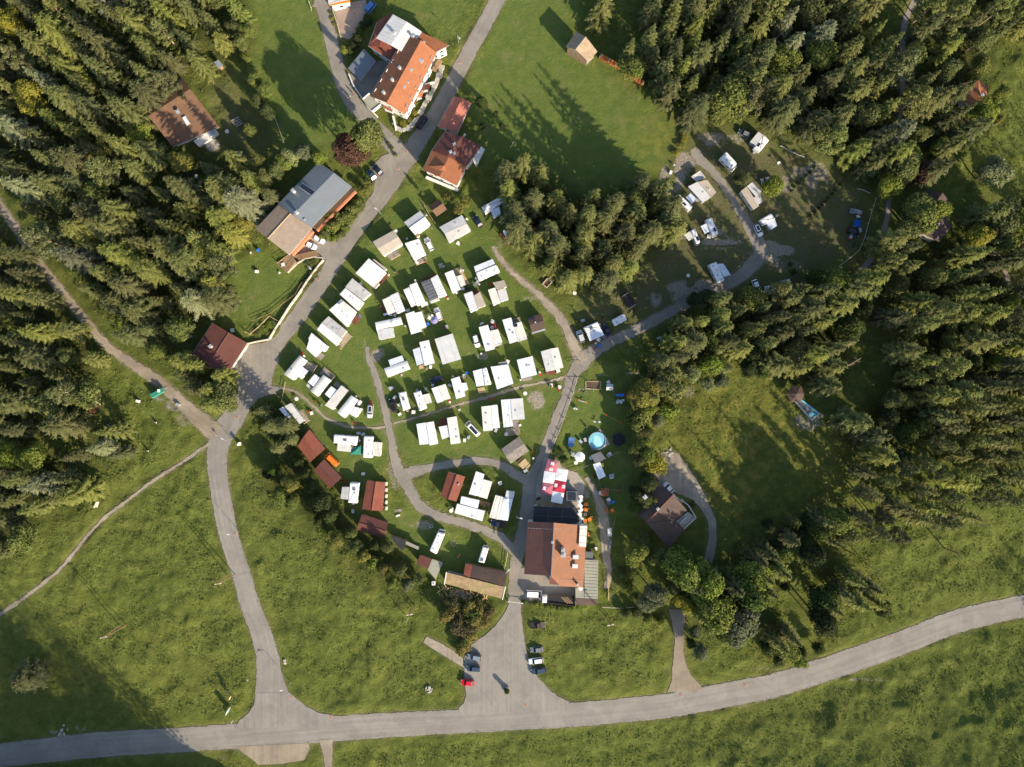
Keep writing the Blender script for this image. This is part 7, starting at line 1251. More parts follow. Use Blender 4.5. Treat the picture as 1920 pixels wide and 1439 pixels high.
for kd, fr, p in (('wchair','A',(955,190)),('wpot','A',(1035,385)),('wchair','A',(1570,260)),('wtable','A',(1440,620)),('rpot','A',(1478,620)),('wchair','A',(668,548)),('wbox','A',(815,905)),('rchair','A',(945,895)),('wpot','A',(960,900)),('wchair','A',(497,1045)),('rpot','A',(510,1055)),('dish','A',(515,450)),
 ('wchair','B',(1355,460)),('wtable','B',(935,590)),('wpot','B',(700,600)),('dtable','B',(930,1075)),('wbox','B',(1645,980)),('wchair','B',(1755,540)),('rpot','B',(1760,920)),('wtable','B',(1865,905)),('wchair','B',(1605,1215)),('gbox','B',(1450,1050)),('wtable','B',(1385,1040)),
 ('rchair','C',(630,620)),('wchair','C',(640,645)),('rpot','C',(165,760)),('wchair','C',(265,745)),('wtable','C',(315,725)),('wtable','C',(370,935)),('wchair','C',(355,890)),('bbox','C',(345,1025)),('wchair','C',(410,900)),('rchair','C',(600,1085)),('gbox','C',(625,1070)),('cooler','C',(1158,1012)),('wchair','C',(1130,1030)),('wpot','C',(1508,905)),('wtable','C',(1305,990)),('rchair','C',(1345,1085)),('dtable','C',(1050,440)),('gbox','C',(1080,400)),('wchair','C',(1110,430)),('cooler','C',(770,555)),('bin','C',(940,490)),('gbox','C',(860,500)),('rchair','C',(1280,430)),('wtable','C',(850,235)),
 ('rpot','E',(1095,580)),('wpot','E',(1105,570)),('rpot','E',(1375,1312)),('wtable','E',(1385,1305)),('wchair','E',(930,1225)),('wchair','E',(1215,1110)),('rchair','E',(1220,1150)),('wtable','E',(735,950)),('rpot','E',(585,735)),('wpot','E',(600,720)),('pot','E',(570,350)),('wchair','E',(505,355)),('rtable','E',(505,440)),('rchair','E',(545,430)),('wchair','E',(340,835)),('bbox','E',(130,1118)),('rtable','E',(85,1165)),('pot','E',(110,1180)),('rchair','E',(1500,1370)),('rtable','E',(1510,1330)),('wchair','E',(1480,1110)),('wtable','E',(1490,1085)),
 ('cooler','D',(448,860)),('gbox','D',(420,870)),('gas','D',(575,665)),('wchair','D',(585,672)),('wchair','D',(955,570)),('wbox','D',(1022,550)),('rpot','D',(950,560)),('cooler','D',(1052,820)),('gbox','D',(490,1000)),('wbox','D',(555,1110)),('gas','D',(550,1245)),('wbox','D',(560,1255)),('wtable','D',(768,1225)),('dtable','D',(950,885)),('rchair','D',(1185,735)),('gbox','D',(1310,825)),('wchair','D',(1355,690)),('rchair','D',(1525,690)),('pot','D',(1500,700)),('rchair','D',(1300,1050)),('wchair','D',(1310,1075)),('rpot','D',(1370,1225)),('wchair','D',(1455,1190)),('rchair','D',(680,1190)),
 ('rtable','F',(998,305)),('wchair','F',(20,550)),('gbox','F',(560,855)),('bin','F',(820,1040)),('wbox','F',(90,1005)),('gbox','F',(150,960)),('wchair','F',(150,940)),('rchair','F',(500,395)),('rtable','F',(715,915)),('cooler','F',(920,780)),('rpot','F',(1105,1185)),('wchair','F',(1120,1275)),('wchair','F',(1735,530)),('wchair','F',(1770,532)),
 ('wbox','J',(600,840)),('rchair','J',(575,822)),('rchair','J',(515,300)),('wchair','J',(535,330)),('rpot','J',(630,730)),('wpot','J',(680,770)),('wchair','J',(1000,690)),('rchair','J',(985,928)),('wbox','J',(1035,740)),('rtable','J',(468,712)),('rchair','J',(1130,735)),
 ('wbox','K',(680,520)),('gbox','K',(588,855)),('rchair','K',(510,580)),('pot','K',(500,575)),('rchair','K',(600,270)),('wchair','K',(580,268)),('gbox','K',(640,155)),('gbox','K',(680,165)),('rtable','K',(1470,850)),('wchair','K',(1485,830)),('pot','K',(855,840)),('wpot','K',(865,820)),
 ('wtable','L',(757,412)),('rchair','L',(1045,130)),('rpot','L',(1090,555)),('pot','L',(1105,545)),('gbox','L',(985,300)),('wbox','L',(1485,1362)),('wtable','L',(1730,560)),('rchair','L',(1815,480)),('gbox','L',(1700,470)),('bbox','L',(1770,580)),('dtable','L',(1735,585)),('wbox','L',(1655,500)),('pot','L',(1685,540)),('pot','L',(1610,350)),('rpot','L',(1605,355)),('wchair','L',(1430,170)),('wchair','L',(1395,135)),('rtable','L',(1437,228)),('gbox','L',(1410,155)),('wtable','L',(1730,160)),('gbox','L',(1745,150)),('rpot','L',(1490,785)),('pot','L',(1610,1020)),('pot','L',(1600,1000)),('wbox','L',(1615,1000)),('pot','L',(1595,1110)),
 ('rtable','H',(135,405)),('wpot','H',(458,290)),('wpot','H',(618,328)),('wpot','H',(495,368)),('wpot','H',(375,405)),('dish','H',(1825,148)),('rchair','H',(430,1115)),('wchair','H',(455,1152)),('bbox','H',(503,1198)),('rchair','H',(448,1215)),('wtable','H',(490,1100)),('pot','H',(545,765)),('rpot','H',(175,835)),('gbox','H',(258,812)),('dtable','H',(585,1060)),('wchair','H',(560,1060)),('pot','H',(1028,655)),
 ('dish','d',(950,518)),('gbox','d',(1495,1060)),('wbox','d',(1550,905)),('gbox','d',(1565,1010)),('rchair','d',(1480,1080)),('wchair','d',(172,522)),('wbox','d',(148,578)),('wtable','d',(432,1060)),('wchair','d',(940,905)),('gbox','d',(345,785)),('bin','d',(905,620)),
 ('wchair','a',(1560,1045)),('wtable','a',(1530,1070)),('rtable','a',(1712,995)),('gbox','a',(1480,1330)),('wpot','a',(1650,500)),('rchair','a',(1335,600)),
 ('wbox','j',(1800,1090)),('wpot','j',(1172,930)),('wpot','j',(1110,1143)),('gbox','j',(1340,795)),('wbox','j',(1042,770)),('wchair','j',(1440,285)),('wtable','j',(1750,240)),('wbox','f',(90,680)),('bbox','f',(100,520)),('wtable','f',(290,630)),('wchair','f',(260,690)),('wchair','f',(45,540)),
 ('rchair','M',(270,305)),('rpot','M',(250,310)),('rchair','M',(328,325)),('wtable','M',(768,275)),('cooler','M',(900,435)),('wbox','M',(880,450)),('gbox','M',(850,450)),('wchair','M',(470,510)),('wchair','M',(485,512)),('wpot','M',(575,678)),('wpot','M',(928,688)),('wchair','M',(600,770)),('gbox','M',(560,790)),('gbox','M',(520,805)),('wpot','M',(770,930)),('wbox','M',(610,955)),('rchair','M',(648,1115)),('wchair','M',(860,435))): put(kd, fr, p, k=1.2)
for k_, (o, _) in PR.items():
    if k_ not in used:
        for c_ in list(o.children): bpy.data.objects.remove(c_)
        bpy.data.objects.remove(o)
grp_ = {}
for it in LOOSE: grp_.setdefault(it[2:4] if it[1] is None else it[1], []).append(it)
for k_, l in grp_.items():
    for j, (o, lab, lb, w_, d_) in enumerate(sorted(l, key=lambda t: t[4])):
        o['label'] = lab or (lb+' '+w_ if len(l) == 1 else f'{lb}, {ORD[min(j, 15)]} of those {w_}'); o['group'] = lb.split(' ', 1)[1]+'s on the campsite'
# ---------------------------------------------------------------- playground
def simple(name, label, cat, fr, p, short=None):
    px = P(fr, [p])[0]; (UNITS.append((*px, short)) if short else 0); return thing(name, label, cat, (*W(px), 0))
e = simple('paddling_pool', 'round turquoise pool with a pale swirl in the water', 'pool', 'M', (670,800), 'round pool'); c = on('M', (670,800), .6); R_ = 2.6; g = MB()
for k in range(32): a0, a1 = k*math.pi/16, (k+1)*math.pi/16; g.prism([(c[0]+R_*math.cos(a0), c[1]+R_*math.sin(a0)), (c[0]+R_*math.cos(a1), c[1]+R_*math.sin(a1)), (c[0]+(R_-.16)*math.cos(a1), c[1]+(R_-.16)*math.sin(a1)), (c[0]+(R_-.16)*math.cos(a0), c[1]+(R_-.16)*math.sin(a0))], 0, 1.1)
g.build('rim', M_['skyglass'], e); g = MB(); g.cyl(c, R_-.18, .02, .85, 32); g.build('water', M_['turquoise'], e)
g = MB(); pts = [(c[0]+1.9*math.cos(t)-.2, c[1]+1.9*math.sin(t)) for t in [1.6+k*.2 for k in range(8)]]+[(c[0]+.5*math.cos(t)+.2, c[1]+.9*math.sin(t)) for t in [3.4-k*.25 for k in range(10)]]; g.face([(*p, .862) for p in ccw([on('M', p, .86) for p in ((640,760),(665,750),(700,770),(720,830),(710,855),(670,850),(640,830))])]); dm('pool_swirl', (.35,.62,.66), .3, .1); g.build('floating_cover', M_['pool_swirl'], e)
e = simple('pool_ladder', 'small metal ladder at the left of the round pool', 'ladder', 'M', (590,775)); g = MB(); c = on('M', (592,775), 1)
for dx in (-.25, .25): g.tube((c[0]+dx, c[1], 0), (c[0]+dx, c[1], 1.5), .04, .04, 5)
g.build('rails', M_['metal'], e)
for z in (.3, .6, .9): g = MB(); g.tube((c[0]-.25, c[1], z), (c[0]+.25, c[1], z), .03, .03, 5); g.build('rung', M_['metal'], e)
e = simple('trampoline', 'large round black trampoline right of the turquoise pool', 'trampoline', 'M', (865,790)); c = on('M', (865,790), .8); g = MB(); g.cyl(c, 1.85, .76, .8, 28); g.build('jumping_mat', M_['net'], e); g = MB()
for k in range(24): a0, a1 = k*math.pi/12, (k+1)*math.pi/12; g.tube((c[0]+2.05*math.cos(a0), c[1]+2.05*math.sin(a0), .82), (c[0]+2.05*math.cos(a1), c[1]+2.05*math.sin(a1), .82), .1, .1, 5)
g.build('padded_rim', M_['cover'], e)
for k in range(6): g = MB(); a = k*math.pi/3; g.tube((c[0]+2.05*math.cos(a), c[1]+2.05*math.sin(a), 0), (c[0]+2.05*math.cos(a), c[1]+2.05*math.sin(a), 2.4), .035, .035, 5); g.build('net_pole', M_['galv'], e)
e = simple('table_tennis_table', 'blue table tennis table on the playground lawn', 'table tennis table', 'M', (437,813)); q = [on('M', p, .76) for p in ((415,770),(467,775),(460,858),(408,850))]
for i in range(2): a, b, c_, d = q; t0, t1 = (0, .49) if i == 0 else (.51, 1); g = MB(); g.prism([V(a,d,t0), V(b,c_,t0), V(b,c_,t1), V(a,d,t1)], .72, .76); g.build('table_half', M_['blue'], e)
g = MB(); m0, m1 = V(q[0],q[3],.5), V(q[1],q[2],.5); g.box(V(m0,m1,.5), (dist(m0,m1)+.2,.03), math.atan2(m1[1]-m0[1],m1[0]-m0[0]), 0, .762, .91); g.build('net', M_['white_wall'], e)
for p in q: g = MB(); g.box(V(p, cen(q), .15), (.07,.07), 0, 0, 0, .72); g.build('leg', M_['galv'], e)
e = simple('sandbox', 'wooden-framed rectangular sandbox on the playground', 'sandbox', 'M', (635,300)); q = [on('M', p, .3) for p in ((567,265),(700,266),(697,340),(570,330))]
for k in range(4): a, b = q[k], q[(k+1) % 4]; g = MB(); g.box(V(a,b,.5), (dist(a,b),.22), math.atan2(b[1]-a[1], b[0]-a[0]), 0, 0, .3+.004*k); g.build('edge_beam', M_['tanwood'], e)
g = MB(); g.face([(*p, .12) for p in ccw(inset(q, .1))]); g.build('sand', M_['soil'], e)
e = simple('play_house', 'small grey square play hut roof right of the sandbox', 'play hut', 'M', (785,318)); q = [on('M', p, 1.8) for p in ((755,290),(813,290),(815,345),(752,346))]; roof(e, q, 1.7, 'gable', .35, m='lightgrey_roof', wall='wood', th=.06, over=.1, ridge=True)
e = simple('slide', 'bright blue slide leading from a small tower at the playground edge', 'slide', 'M', (875,388)); a, b = on('M', (838,392), .4), on('M', (915,388), 1.4); g = MB(); an = math.atan2(b[1]-a[1], b[0]-a[0]); nx, ny = -math.sin(an)*.35, math.cos(an)*.35
g.slab([(a[0]-nx,a[1]-ny,.3),(b[0]-nx,b[1]-ny,1.5),(b[0]+nx,b[1]+ny,1.5),(a[0]+nx,a[1]+ny,.3)], .06); g.build('chute', M_['tarp_blue'], e)
for s_ in (-1, 1): g = MB(); g.tube((a[0]+nx*s_,a[1]+ny*s_,.42),(b[0]+nx*s_,b[1]+ny*s_,1.62),.06,.06,5); g.build('side_rail', M_['blue'], e)
g = MB(); c = on('M', (932,388), 1.5); g.box(c, (1.3, 1.3), 0, 0, 1.4, 1.5)
for dx in (-.6,.6):
    for dy in (-.6,.6): g.box((c[0]+dx,c[1]+dy), (.12,.12), 0, 0, 0, 2.2)
g.build('tower', M_['redwood'], e)
def seesaw(label, p0, p1, m0='red', m1='metal', h=.7, name='seesaw'):
    a, b = on('M', p0, h), on('M', p1, h); e = thing(name, label, name, (*V(a,b,.5), 0)); g = MB(); g.tube((*a, h-.25), (*b, h+.2), .09, .09, 6); g.build('beam', M_[m1], e)
    for p, z in ((a, h-.18), (b, h+.27)): g = MB(); g.box(p, (.5, .4), 0, 0, z, z+.08); g.build('seat', M_[m0], e)
    g = MB(); c = V(a,b,.5); g.tube((c[0]-.3,c[1],0),(c[0],c[1],h),.06,.06,5); g.tube((c[0]+.3,c[1],0),(c[0],c[1],h),.06,.06,5); g.build('stand', M_['galv'], e)
seesaw('long seesaw with red ends between the lawn and the pool', (755,568), (880,638), 'red', 'wood'); seesaw('short blue-grey seesaw with orange ends near the road fence', (508,436), (572,456), 'orange', 'bluewhite_roof'); seesaw('tiny blue and white rocking beam above the pool', (648,630), (690,632), 'cloth_white', 'blue')
e = simple('swing_frame', 'swing frame with a hanging tyre beside the sandbox', 'swing', 'M', (570,345)); a, b = on('M', (508,334), 2.2), on('M', (640,336), 2.2); g = MB(); g.tube((*a,2.2),(*b,2.2),.07,.07,6); g.build('top_bar', M_['galv'], e)
for p in (a, b): g = MB(); g.tube((p[0],p[1]-.8,0),(*p,2.2),.06,.06,5); g.tube((p[0],p[1]+.8,0),(*p,2.2),.06,.06,5); g.build('support', M_['galv'], e)
g = MB(); c = on('M', (568,370), .6)
for k in range(12): a0, a1 = k*math.pi/6, (k+1)*math.pi/6; g.tube((c[0]+.5*math.cos(a0), c[1]+.5*math.sin(a0), .6), (c[0]+.5*math.cos(a1), c[1]+.5*math.sin(a1), .6), .11, .11, 5)
g.build('tyre_seat', M_['tent_green'], e)
small_house('small square dark grey hut roof below the round pool', 'dark grey hut', 'M', [(612,932),(700,898),(748,960),(655,1008)], 2.4, .1, 'slate_roof', kind='flat', win=False, name='garden_shed', cat='shed')
small_house('narrow pale blue-grey tin roof below the dark grey hut', 'pale tin roof', 'M', [(632,1012),(697,993),(746,1120),(685,1148)], 2.3, .2, 'bluewhite_roof', kind='flat', win=False, name='garden_shed', cat='shed', ribs=0)
e = simple('yellow_tarpaulin', 'small yellow cloth beside the pale tin roof', 'cloth', 'M', (714,1022)); boxpart(e, 'cloth', 'M', [(700,1005),(728,1002),(732,1035),(704,1038)], .6, .65, 'yellow'); boxpart(e, 'stand', 'M', [(706,1012),(724,1010),(726,1028),(709,1030)], 0, .59, 'galv')
e = simple('playhouse', 'small white stepped play frame right of the pale tin roof', 'play frame', 'M', (800,1120))
for k in range(4): boxpart(e, 'step', 'M', [(778+k*2,1103+k*11),(824-k,1097+k*11),(823-k,1105+k*11),(780+k*2,1111+k*11)], 0, .5+.25*k, 'lightgrey_roof')
tent('garden_canopy', 'square orange canopy at the edge of the beer garden', 'orange canopy', 'M', [(706,1230),(776,1232),(772,1297),(708,1296)], 2.2, 'clay', 'canopy', .3)
e = simple('garden_table_long', 'pale rectangular trolley beside the gravel path', 'trolley', 'L', (1741,855)); boxpart(e, 'top', 'L', [(1722,817),(1757,817),(1760,893),(1724,893)], .7, .8, 'cream_roof')
for p in ((1727,824),(1752,824),(1754,886),(1730,886)): g = MB(); g.box(on('L', p, .5), (.12,.12), 0, 0, 0, .7); g.build('leg', M_['galv'], e)
e = simple('kayak', 'long pale blue board leaning on the path fence', 'board', 'L', (1748,965)); q = [on('L', p, .3) for p in ((1742,1015),(1740,985),(1746,945),(1756,922),(1759,940),(1756,980),(1748,1012))]; g = MB(); g.prism(q, .1, .3); g.build('hull', M_['skyglass'], e); g = MB(); c = cen(q); g.box(c, (.2,.7), 0, 0, .3, .32); g.build('cockpit', M_['slate_roof'], e)
e = simple('concrete_post', 'short grey T-shaped trough in the shaded grass below the lane', 'trough', 'H', (1425,1095)); boxpart(e, 'basin', 'H', [(1375,1070),(1435,1040),(1450,1068),(1392,1098)], 0, .7, 'galv'); boxpart(e, 'board', 'H', [(1418,1085),(1445,1075),(1470,1135),(1445,1150)], 0, .5, 'steel_roof')
e = simple('green_trailer', 'green box trailer with a pale lid standing by the gravel track', 'trailer', 'j', (1175,705)); q = [on('j', p, 1.4) for p in ((1122,718),(1215,670),(1228,700),(1142,748))]; g = MB(); g.prism(q, .5, 1.5); g.build('box', M_['teal'], e); g = MB(); g.prism(inset(q, .1), 1.5, 1.6); g.build('lid', M_['green'], e); boxpart(e, 'load', 'j', [(1178,682),(1196,680),(1198,702),(1182,705)], 1.6, 1.9, 'cream_roof')
for t in (.4, .6):
    for a, b in ((q[0],q[1]),(q[3],q[2])): g = MB(); p = V(a,b,t); g.tube((p[0],p[1]-.08,.3),(p[0],p[1]+.08,.3),.3,.3,12); g.build('wheel', M_['rubber'], e)
g = MB(); p0, p1 = V(q[0],q[3],.5), V(q[1],q[2],.5); p2 = V(p0,p1,1.3); g.tube((*p1,.45),(*p2,.4),.05,.05,5); g.build('drawbar', M_['galv'], e)
e = simple('tree_stand', 'low ruined timber platform with white beams at the edge of the western wood', 'platform', 'j', (700,830)); deck(e, [on('j', p, .4) for p in ((640,865),(690,790),(755,805),(700,870))], .4, 'redwood'); boxpart(e, 'beam', 'j', [(680,752),(686,748),(755,792),(750,800)], .5, .7, 'rail_white')
e = simple('water_trough', 'open wooden box trailer by the stony track', 'trailer', 'g', (905,765)); q = [on('g', p, .9) for p in ((868,770),(905,728),(942,755),(900,798))]
for k in range(4): a, b = q[k], q[(k+1) % 4]; g = MB(); g.box(V(a,b,.5), (dist(a,b),.1), math.atan2(b[1]-a[1], b[0]-a[0]), 0, .3, .95+.003*k); g.build('side_board', M_['rail_white'], e)
g = MB(); g.prism(inset(q, .1), .3, .4); g.build('floor', M_['wood'], e)
e = simple('pergola', 'small wooden pergola with a white bench on the lawn near the loop road', 'pergola', 'K', (990,870)); deck(e, [on('K', p, .2) for p in ((962,842),(1025,838),(1025,862),(968,866))], .25, 'greywood'); boxpart(e, 'bench', 'K', [(970,895),(1005,885),(1008,900),(972,912)], 0, .45, 'white_wall')
for p in ((968,905),(1005,890)): g = MB(); g.box(on('K', p, 1), (.1,.1), 0, 0, 0, 1.0); g.build('post', M_['tanwood'], e)
e = simple('bench', 'orange-brown bench on the grass between the two motorhomes', 'bench', 'K', (1536,1260)); boxpart(e, 'seat', 'K', [(1518,1275),(1545,1238),(1553,1246),(1527,1283)], .4, .46, 'orangewood')
for p in ((1524,1275),(1546,1248)): g = MB(); g.box(on('K', p, .2), (.3,.08), .9, 0, 0, .4); g.build('leg', M_['galv'], e)
e = simple('crate_frame', 'small white metal frame on the grass by the loop road', 'frame', 'K', (1287,993)); q = [on('K', p, .5) for p in ((1272,985),(1300,983),(1304,1004),(1276,1008))]
for k in range(4): a, b = q[k], q[(k+1) % 4]; g = MB(); g.tube((*a,.5),(*b,.5),.05,.05,4); g.tube((*a,0),(*a,.5),.05,.05,4); g.build('bar', M_['white_wall'], e)
e = simple('flatbed_truck', 'flatbed truck with white cab and dark load bed in the hotel yard', 'truck', 'N', (1380,420), 'flatbed truck')
boxpart(e, 'cab', 'N', [(1232,375),(1275,372),(1272,435),(1232,435)], .5, 2.1, 'car_white'); boxpart(e, 'cab_roof', 'N', [(1240,382),(1272,380),(1270,428),(1240,428)], 2.1, 2.2, 'car_white'); boxpart(e, 'windscreen', 'N', [(1229,382),(1233,382),(1233,428),(1229,428)], 1.3, 2.0, 'glass'); q = [on('N', p, 1.1) for p in ((1278,370),(1520,372),(1528,465),(1275,430))]
g = MB(); g.prism(q, .8, 1.1); g.build('load_bed', M_['black'], e)
for a, b in ((q[0],q[1]),(q[3],q[2]),(q[1],q[2])): g = MB(); g.box(V(a,b,.5), (dist(a,b),.08), math.atan2(b[1]-a[1], b[0]-a[0]), 0, 1.1, 1.5); g.build('bed_side', M_['darkbrown_roof'], e)
for p in ((1252,380),(1252,430),(1480,385),(1480,445)): g = MB(); x = on('N', p, .4); g.tube((x[0],x[1]-.12,.42),(x[0],x[1]+.12,.42),.42,.42,12); g.build('wheel', M_['rubber'], e)
for k in range(3): boxpart(e, 'plank_load', 'N', [(1400+k*22,385),(1408+k*22,382),(1465+k*22,440),(1456+k*22,443)], 1.12, 1.3, 'wood')
# car park planter
e = simple('planter_bush', 'round planter with a leafy bush in the middle of the car park', 'planter', 'N', (915,1215)); c = on('N', (915,1218), .3); g = MB(); g.cyl(c, .9, .02, .6, 14, r1=1.0); g.build('tub', M_['concrete'], e); b_ = bpy.data.objects.new('foliage', PROTO['shrub'][0][1]); COL.objects.link(b_); b_.parent = e; b_.location = (0, 0, .2); b_.scale = (.55, .55, .85); b_ = bpy.data.objects.new('foliage', PROTO['shrub'][1][1]); COL.objects.link(b_); b_.parent = e; b_.location = (-.3, .4, .2); b_.scale = (.4, .4, .8)
# barrier, walls, fences
e = simple('barrier', 'white barrier bar across the drive at the top of the car park', 'barrier', 'N', (990,432)); a, b = on('N', (928,424), 1), on('N', (1055,440), 1); g = MB(); g.tube((*a,1),(*b,1),.09,.09,6); g.build('bar', M_['white_wall'], e)
for p in (a, b): g = MB(); g.box(p, (.3,.3), 0, 0, 0, 1.1); g.build('post', M_['white_wall'], e)
def fence(label, fr, pts, h=1.0, m='rail_white', step=2.4, rails=(.5,.95), name='fence', pw=.1, rw=.05, short='fence'):
    pp = [W(p, 0) for p in P(fr, pts)]; e = thing(name, label, 'fence', (*cen(pp), 0))
    for a, b in zip(pp[:-1], pp[1:]):
        k = max(1, int(dist(a,b)/step)); ang = math.atan2(b[1]-a[1], b[0]-a[0])
        for j in range(k):
            p = V(a,b,j/k); g = MB(); g.box(p, (pw,pw), ang, 0, 0, h); g.build('post', M_[m], e)
        for z in rails: g = MB(); c = V(a,b,.5); g.box(c, (dist(a,b), rw), ang, 0, h*z-.06, h*z+.03); g.build('rail', M_[m], e)
    return e
pieces_wall('garden_wall', 'long pale stone wall beside the village road', 'f', [(590,592),(540,655),(470,750),(400,855),(330,950),(270,1045),(185,1185)], .9, .45, 'rail_white', 'wall_panel', 2.2, jit=.05)
pieces_wall('garden_wall', 'pale wall bordering the turning place to its upper left', 'f', [(183,1187),(90,1205),(0,1225)], .8, .35, 'rail_white', 'wall_panel', 2.2, jit=.05)
fence('pale wooden garden fence zigzagging above the turning place', 'f', [(0,1130),(40,1148),(100,1100),(185,1015),(250,1050)], 1.1, 'tanwood', 2.2, rw=.12, pw=.16)
fence('dark rail fence across the shaded garden lawn', 'f', [(60,1050),(200,990),(300,910),(380,850),(430,760)], 1.1, 'wood', 3.0)
fence('white post fence along the playground side of the camp road', 'M', [(490,235),(455,370),(430,430),(370,600),(330,710),(300,780),(255,900)], .9, 'white_wall', 4.0, (.6,), pw=.22)
fence('pale picket line across the upper pitches, curving down to the lane', 'd', [(1685,770),(1650,880),(1625,960),(1600,1060),(1555,1165),(1480,1225),(1400,1285),(1340,1325)], .9, 'rail_white', 2.0, (.8,), pw=.16, rw=.10)
fence('short white fence at the top of the upper pitches', 'd', [(970,380),(1010,400),(1050,425),(1150,465)], .8, 'white_wall', 2.5); fence('thin white fence in front of the upper lawn corner', 'd', [(1545,700),(1590,710),(1640,735)], .8, 'white_wall', 2.5)
fence('wooden fence between the beer garden and the playground', 'M', [(430,1075),(520,1050),(600,1015),(700,985),(820,920),(880,895)], 1.1, 'greywood', 2.0); fence('fence round the small lawn with the white play frame', 'M', [(680,1150),(705,1225),(780,1240),(895,1242),(900,1180)], 1.0, 'greywood', 2.4)
fence('pale fence at the lower right corner of the hotel grounds', 'N', [(1830,200),(1825,320),(1825,405)], 1.0, 'tanwood', 2.4, rw=.2); fence('pale low fence running right from the hotel grounds', 'N', [(1770,470),(1850,475),(1919,478),(2060,470)], .8, 'rail_white', 3); fence('white wire fence by the gravel drive above the storage shed', 'N', [(885,150),(905,70),(922,-20)], 1.0, 'rail_white', 2.4, rw=.1)
fence('fence separating the garden path from the trees', 'L', [(1790,720),(1760,860),(1745,1000),(1735,1100)], 1.1, 'greywood', 2.4); fence('thin wire fence along the narrow shaded field', 'b', [(290,850),(330,950),(375,1080)], 1.0, 'rail_white', 3, pw=.08)
fence('low wooden fence beside the small tan shed', 'f', [(1345,188),(1385,260),(1428,325)], 1.2, 'tanwood', 1.6, rw=.12, pw=.14); fence('fence beside the street at the top edge', 'b', [(560,20),(575,60),(582,95)], 1.0, 'rail_white', 2.4); fence('garden fence along the brick yard', 'b', [(735,70),(775,190),(800,290)], 1.0, 'rail_white', 2.4, rw=.1)
fence('grey metal gate rail over the camp road at the road fork', 'E', [(1665,975),(1835,960),(1855,1000)], 1.1, 'galv', 6); fence('wooden barrier at the start of the camp path', 'J', [(368,560),(350,650),(330,745)], 1.1, 'tanwood', 3)
fence('small white goal frame on the shaded garden lawn of the village house', 'c', [(410,1075),(388,1115)], 1.2, 'white_wall', 3)
for i, (p0, p1) in enumerate((((1050,480),(1370,360)), ((1180,920),(1430,620)))): fence('dark hedge trimming line on the upper pitches, '+('nearer the topmost caravan' if i == 0 else 'nearer the lower road'), 'd', [p0, p1], .4, 'wood', 5, (.9,), name='low_rail')
def hedge(label, fr, pts, w=1.2, h=1.0, kind='dark_shrub', step=1.3):
    pp = [W(p, .5) for p in P(fr, pts)]; e = thing('hedge', label, 'hedge', (*cen(pp), 0)); me = PROTO[kind]
    for a, b in zip(pp[:-1], pp[1:]):
        k = max(1, int(dist(a,b)/step))
        for j in range(k): p = V(a,b,(j+.5)/k); o = bpy.data.objects.new('hedge_bush', random.choice(me)[1]); COL.objects.link(o); o.parent = e; o.location = (p[0]-e.location[0], p[1]-e.location[1], -.1); o.scale = (w/3.0*random.uniform(.85,1.2), w/3.0*random.uniform(.85,1.2), h/3*random.uniform(.8,1.2)); o.rotation_euler = (0,0,random.uniform(0,6))
    return e
hedge('trimmed dark hedge line between the upper pitches, nearer the topmost caravan', 'd', [(1045,725),(1120,640),(1180,590),(1245,520)], 1.1, .8); hedge('trimmed dark hedge line between the upper pitches, nearer the tents', 'd', [(1180,915),(1250,850),(1320,780),(1400,690),(1440,640)], 1.1, .8); hedge('short dark hedge beside the pale tent', 'd', [(1030,1235),(1060,1290),(1085,1345)], 1.5, 1.2)
hedge('hedge between the village road and the house balcony', 'f', [(560,400),(640,430),(700,420),(770,330),(830,240),(890,170)], 2.6, 2.0, 'shrub', 1.6); hedge('leafy hedge in front of the hotel yard', 'N', [(1050,420),(1150,440),(1300,470),(1450,480),(1530,480)], 1.8, 1.2, 'shrub'); hedge('hedge beside the guest house street corner', 'b', [(1140,1060),(1190,1130),(1215,1190)], 1.4, 1.2, 'shrub')
hedge('overgrown garden hedge above the village road wall', 'f', [(440,640),(520,600),(560,620),(490,720),(420,800)], 3.0, 1.0, 'shrub', 2.0); hedge('hedge on top of the guest house stone wall', 'b', [(1230,940),(1300,930),(1350,880),(1380,820)], 2.2, 1.2, 'yellow_shrub', 1.5); hedge('low overgrown border above the turning place', 'f', [(60,1160),(130,1120),(200,1060),(240,1090),(170,1160)], 2.6, .8, 'shrub', 1.8)
hedge('bushy strip between the mown field and the upper gravel loop', 'd', [(265,250),(255,310),(250,340),(200,400),(180,460)], 2.0, 1.4, 'yellow_shrub', 1.8); hedge('shrub row in front of the reddish yard', 'b', [(850,420),(900,330),(960,220),(1010,130)], 3.0, 2.2, 'dark_shrub', 1.8); hedge('narrow flower bed at the edge of the reddish yard', 'b', [(705,60),(725,120),(750,200)], 1.3, .6, 'yellow_shrub'); hedge('bushes along the top of the narrow path by the upper meadow track', 'L', [(1530,990),(1560,1040),(1580,900),(1560,840)], 1.6, 1.0, 'shrub', 1.6)
hedge('low dark bushes beside the parasol block', 'M', [(270,900),(320,870),(340,940),(400,1010)], 2.4, 1.4, 'dark_shrub', 1.8); hedge('garden shrubs in front of the farmhouse terrace', 'i', [(650,470),(700,530),(745,480)], 1.8, 1.2, 'shrub', 1.6)
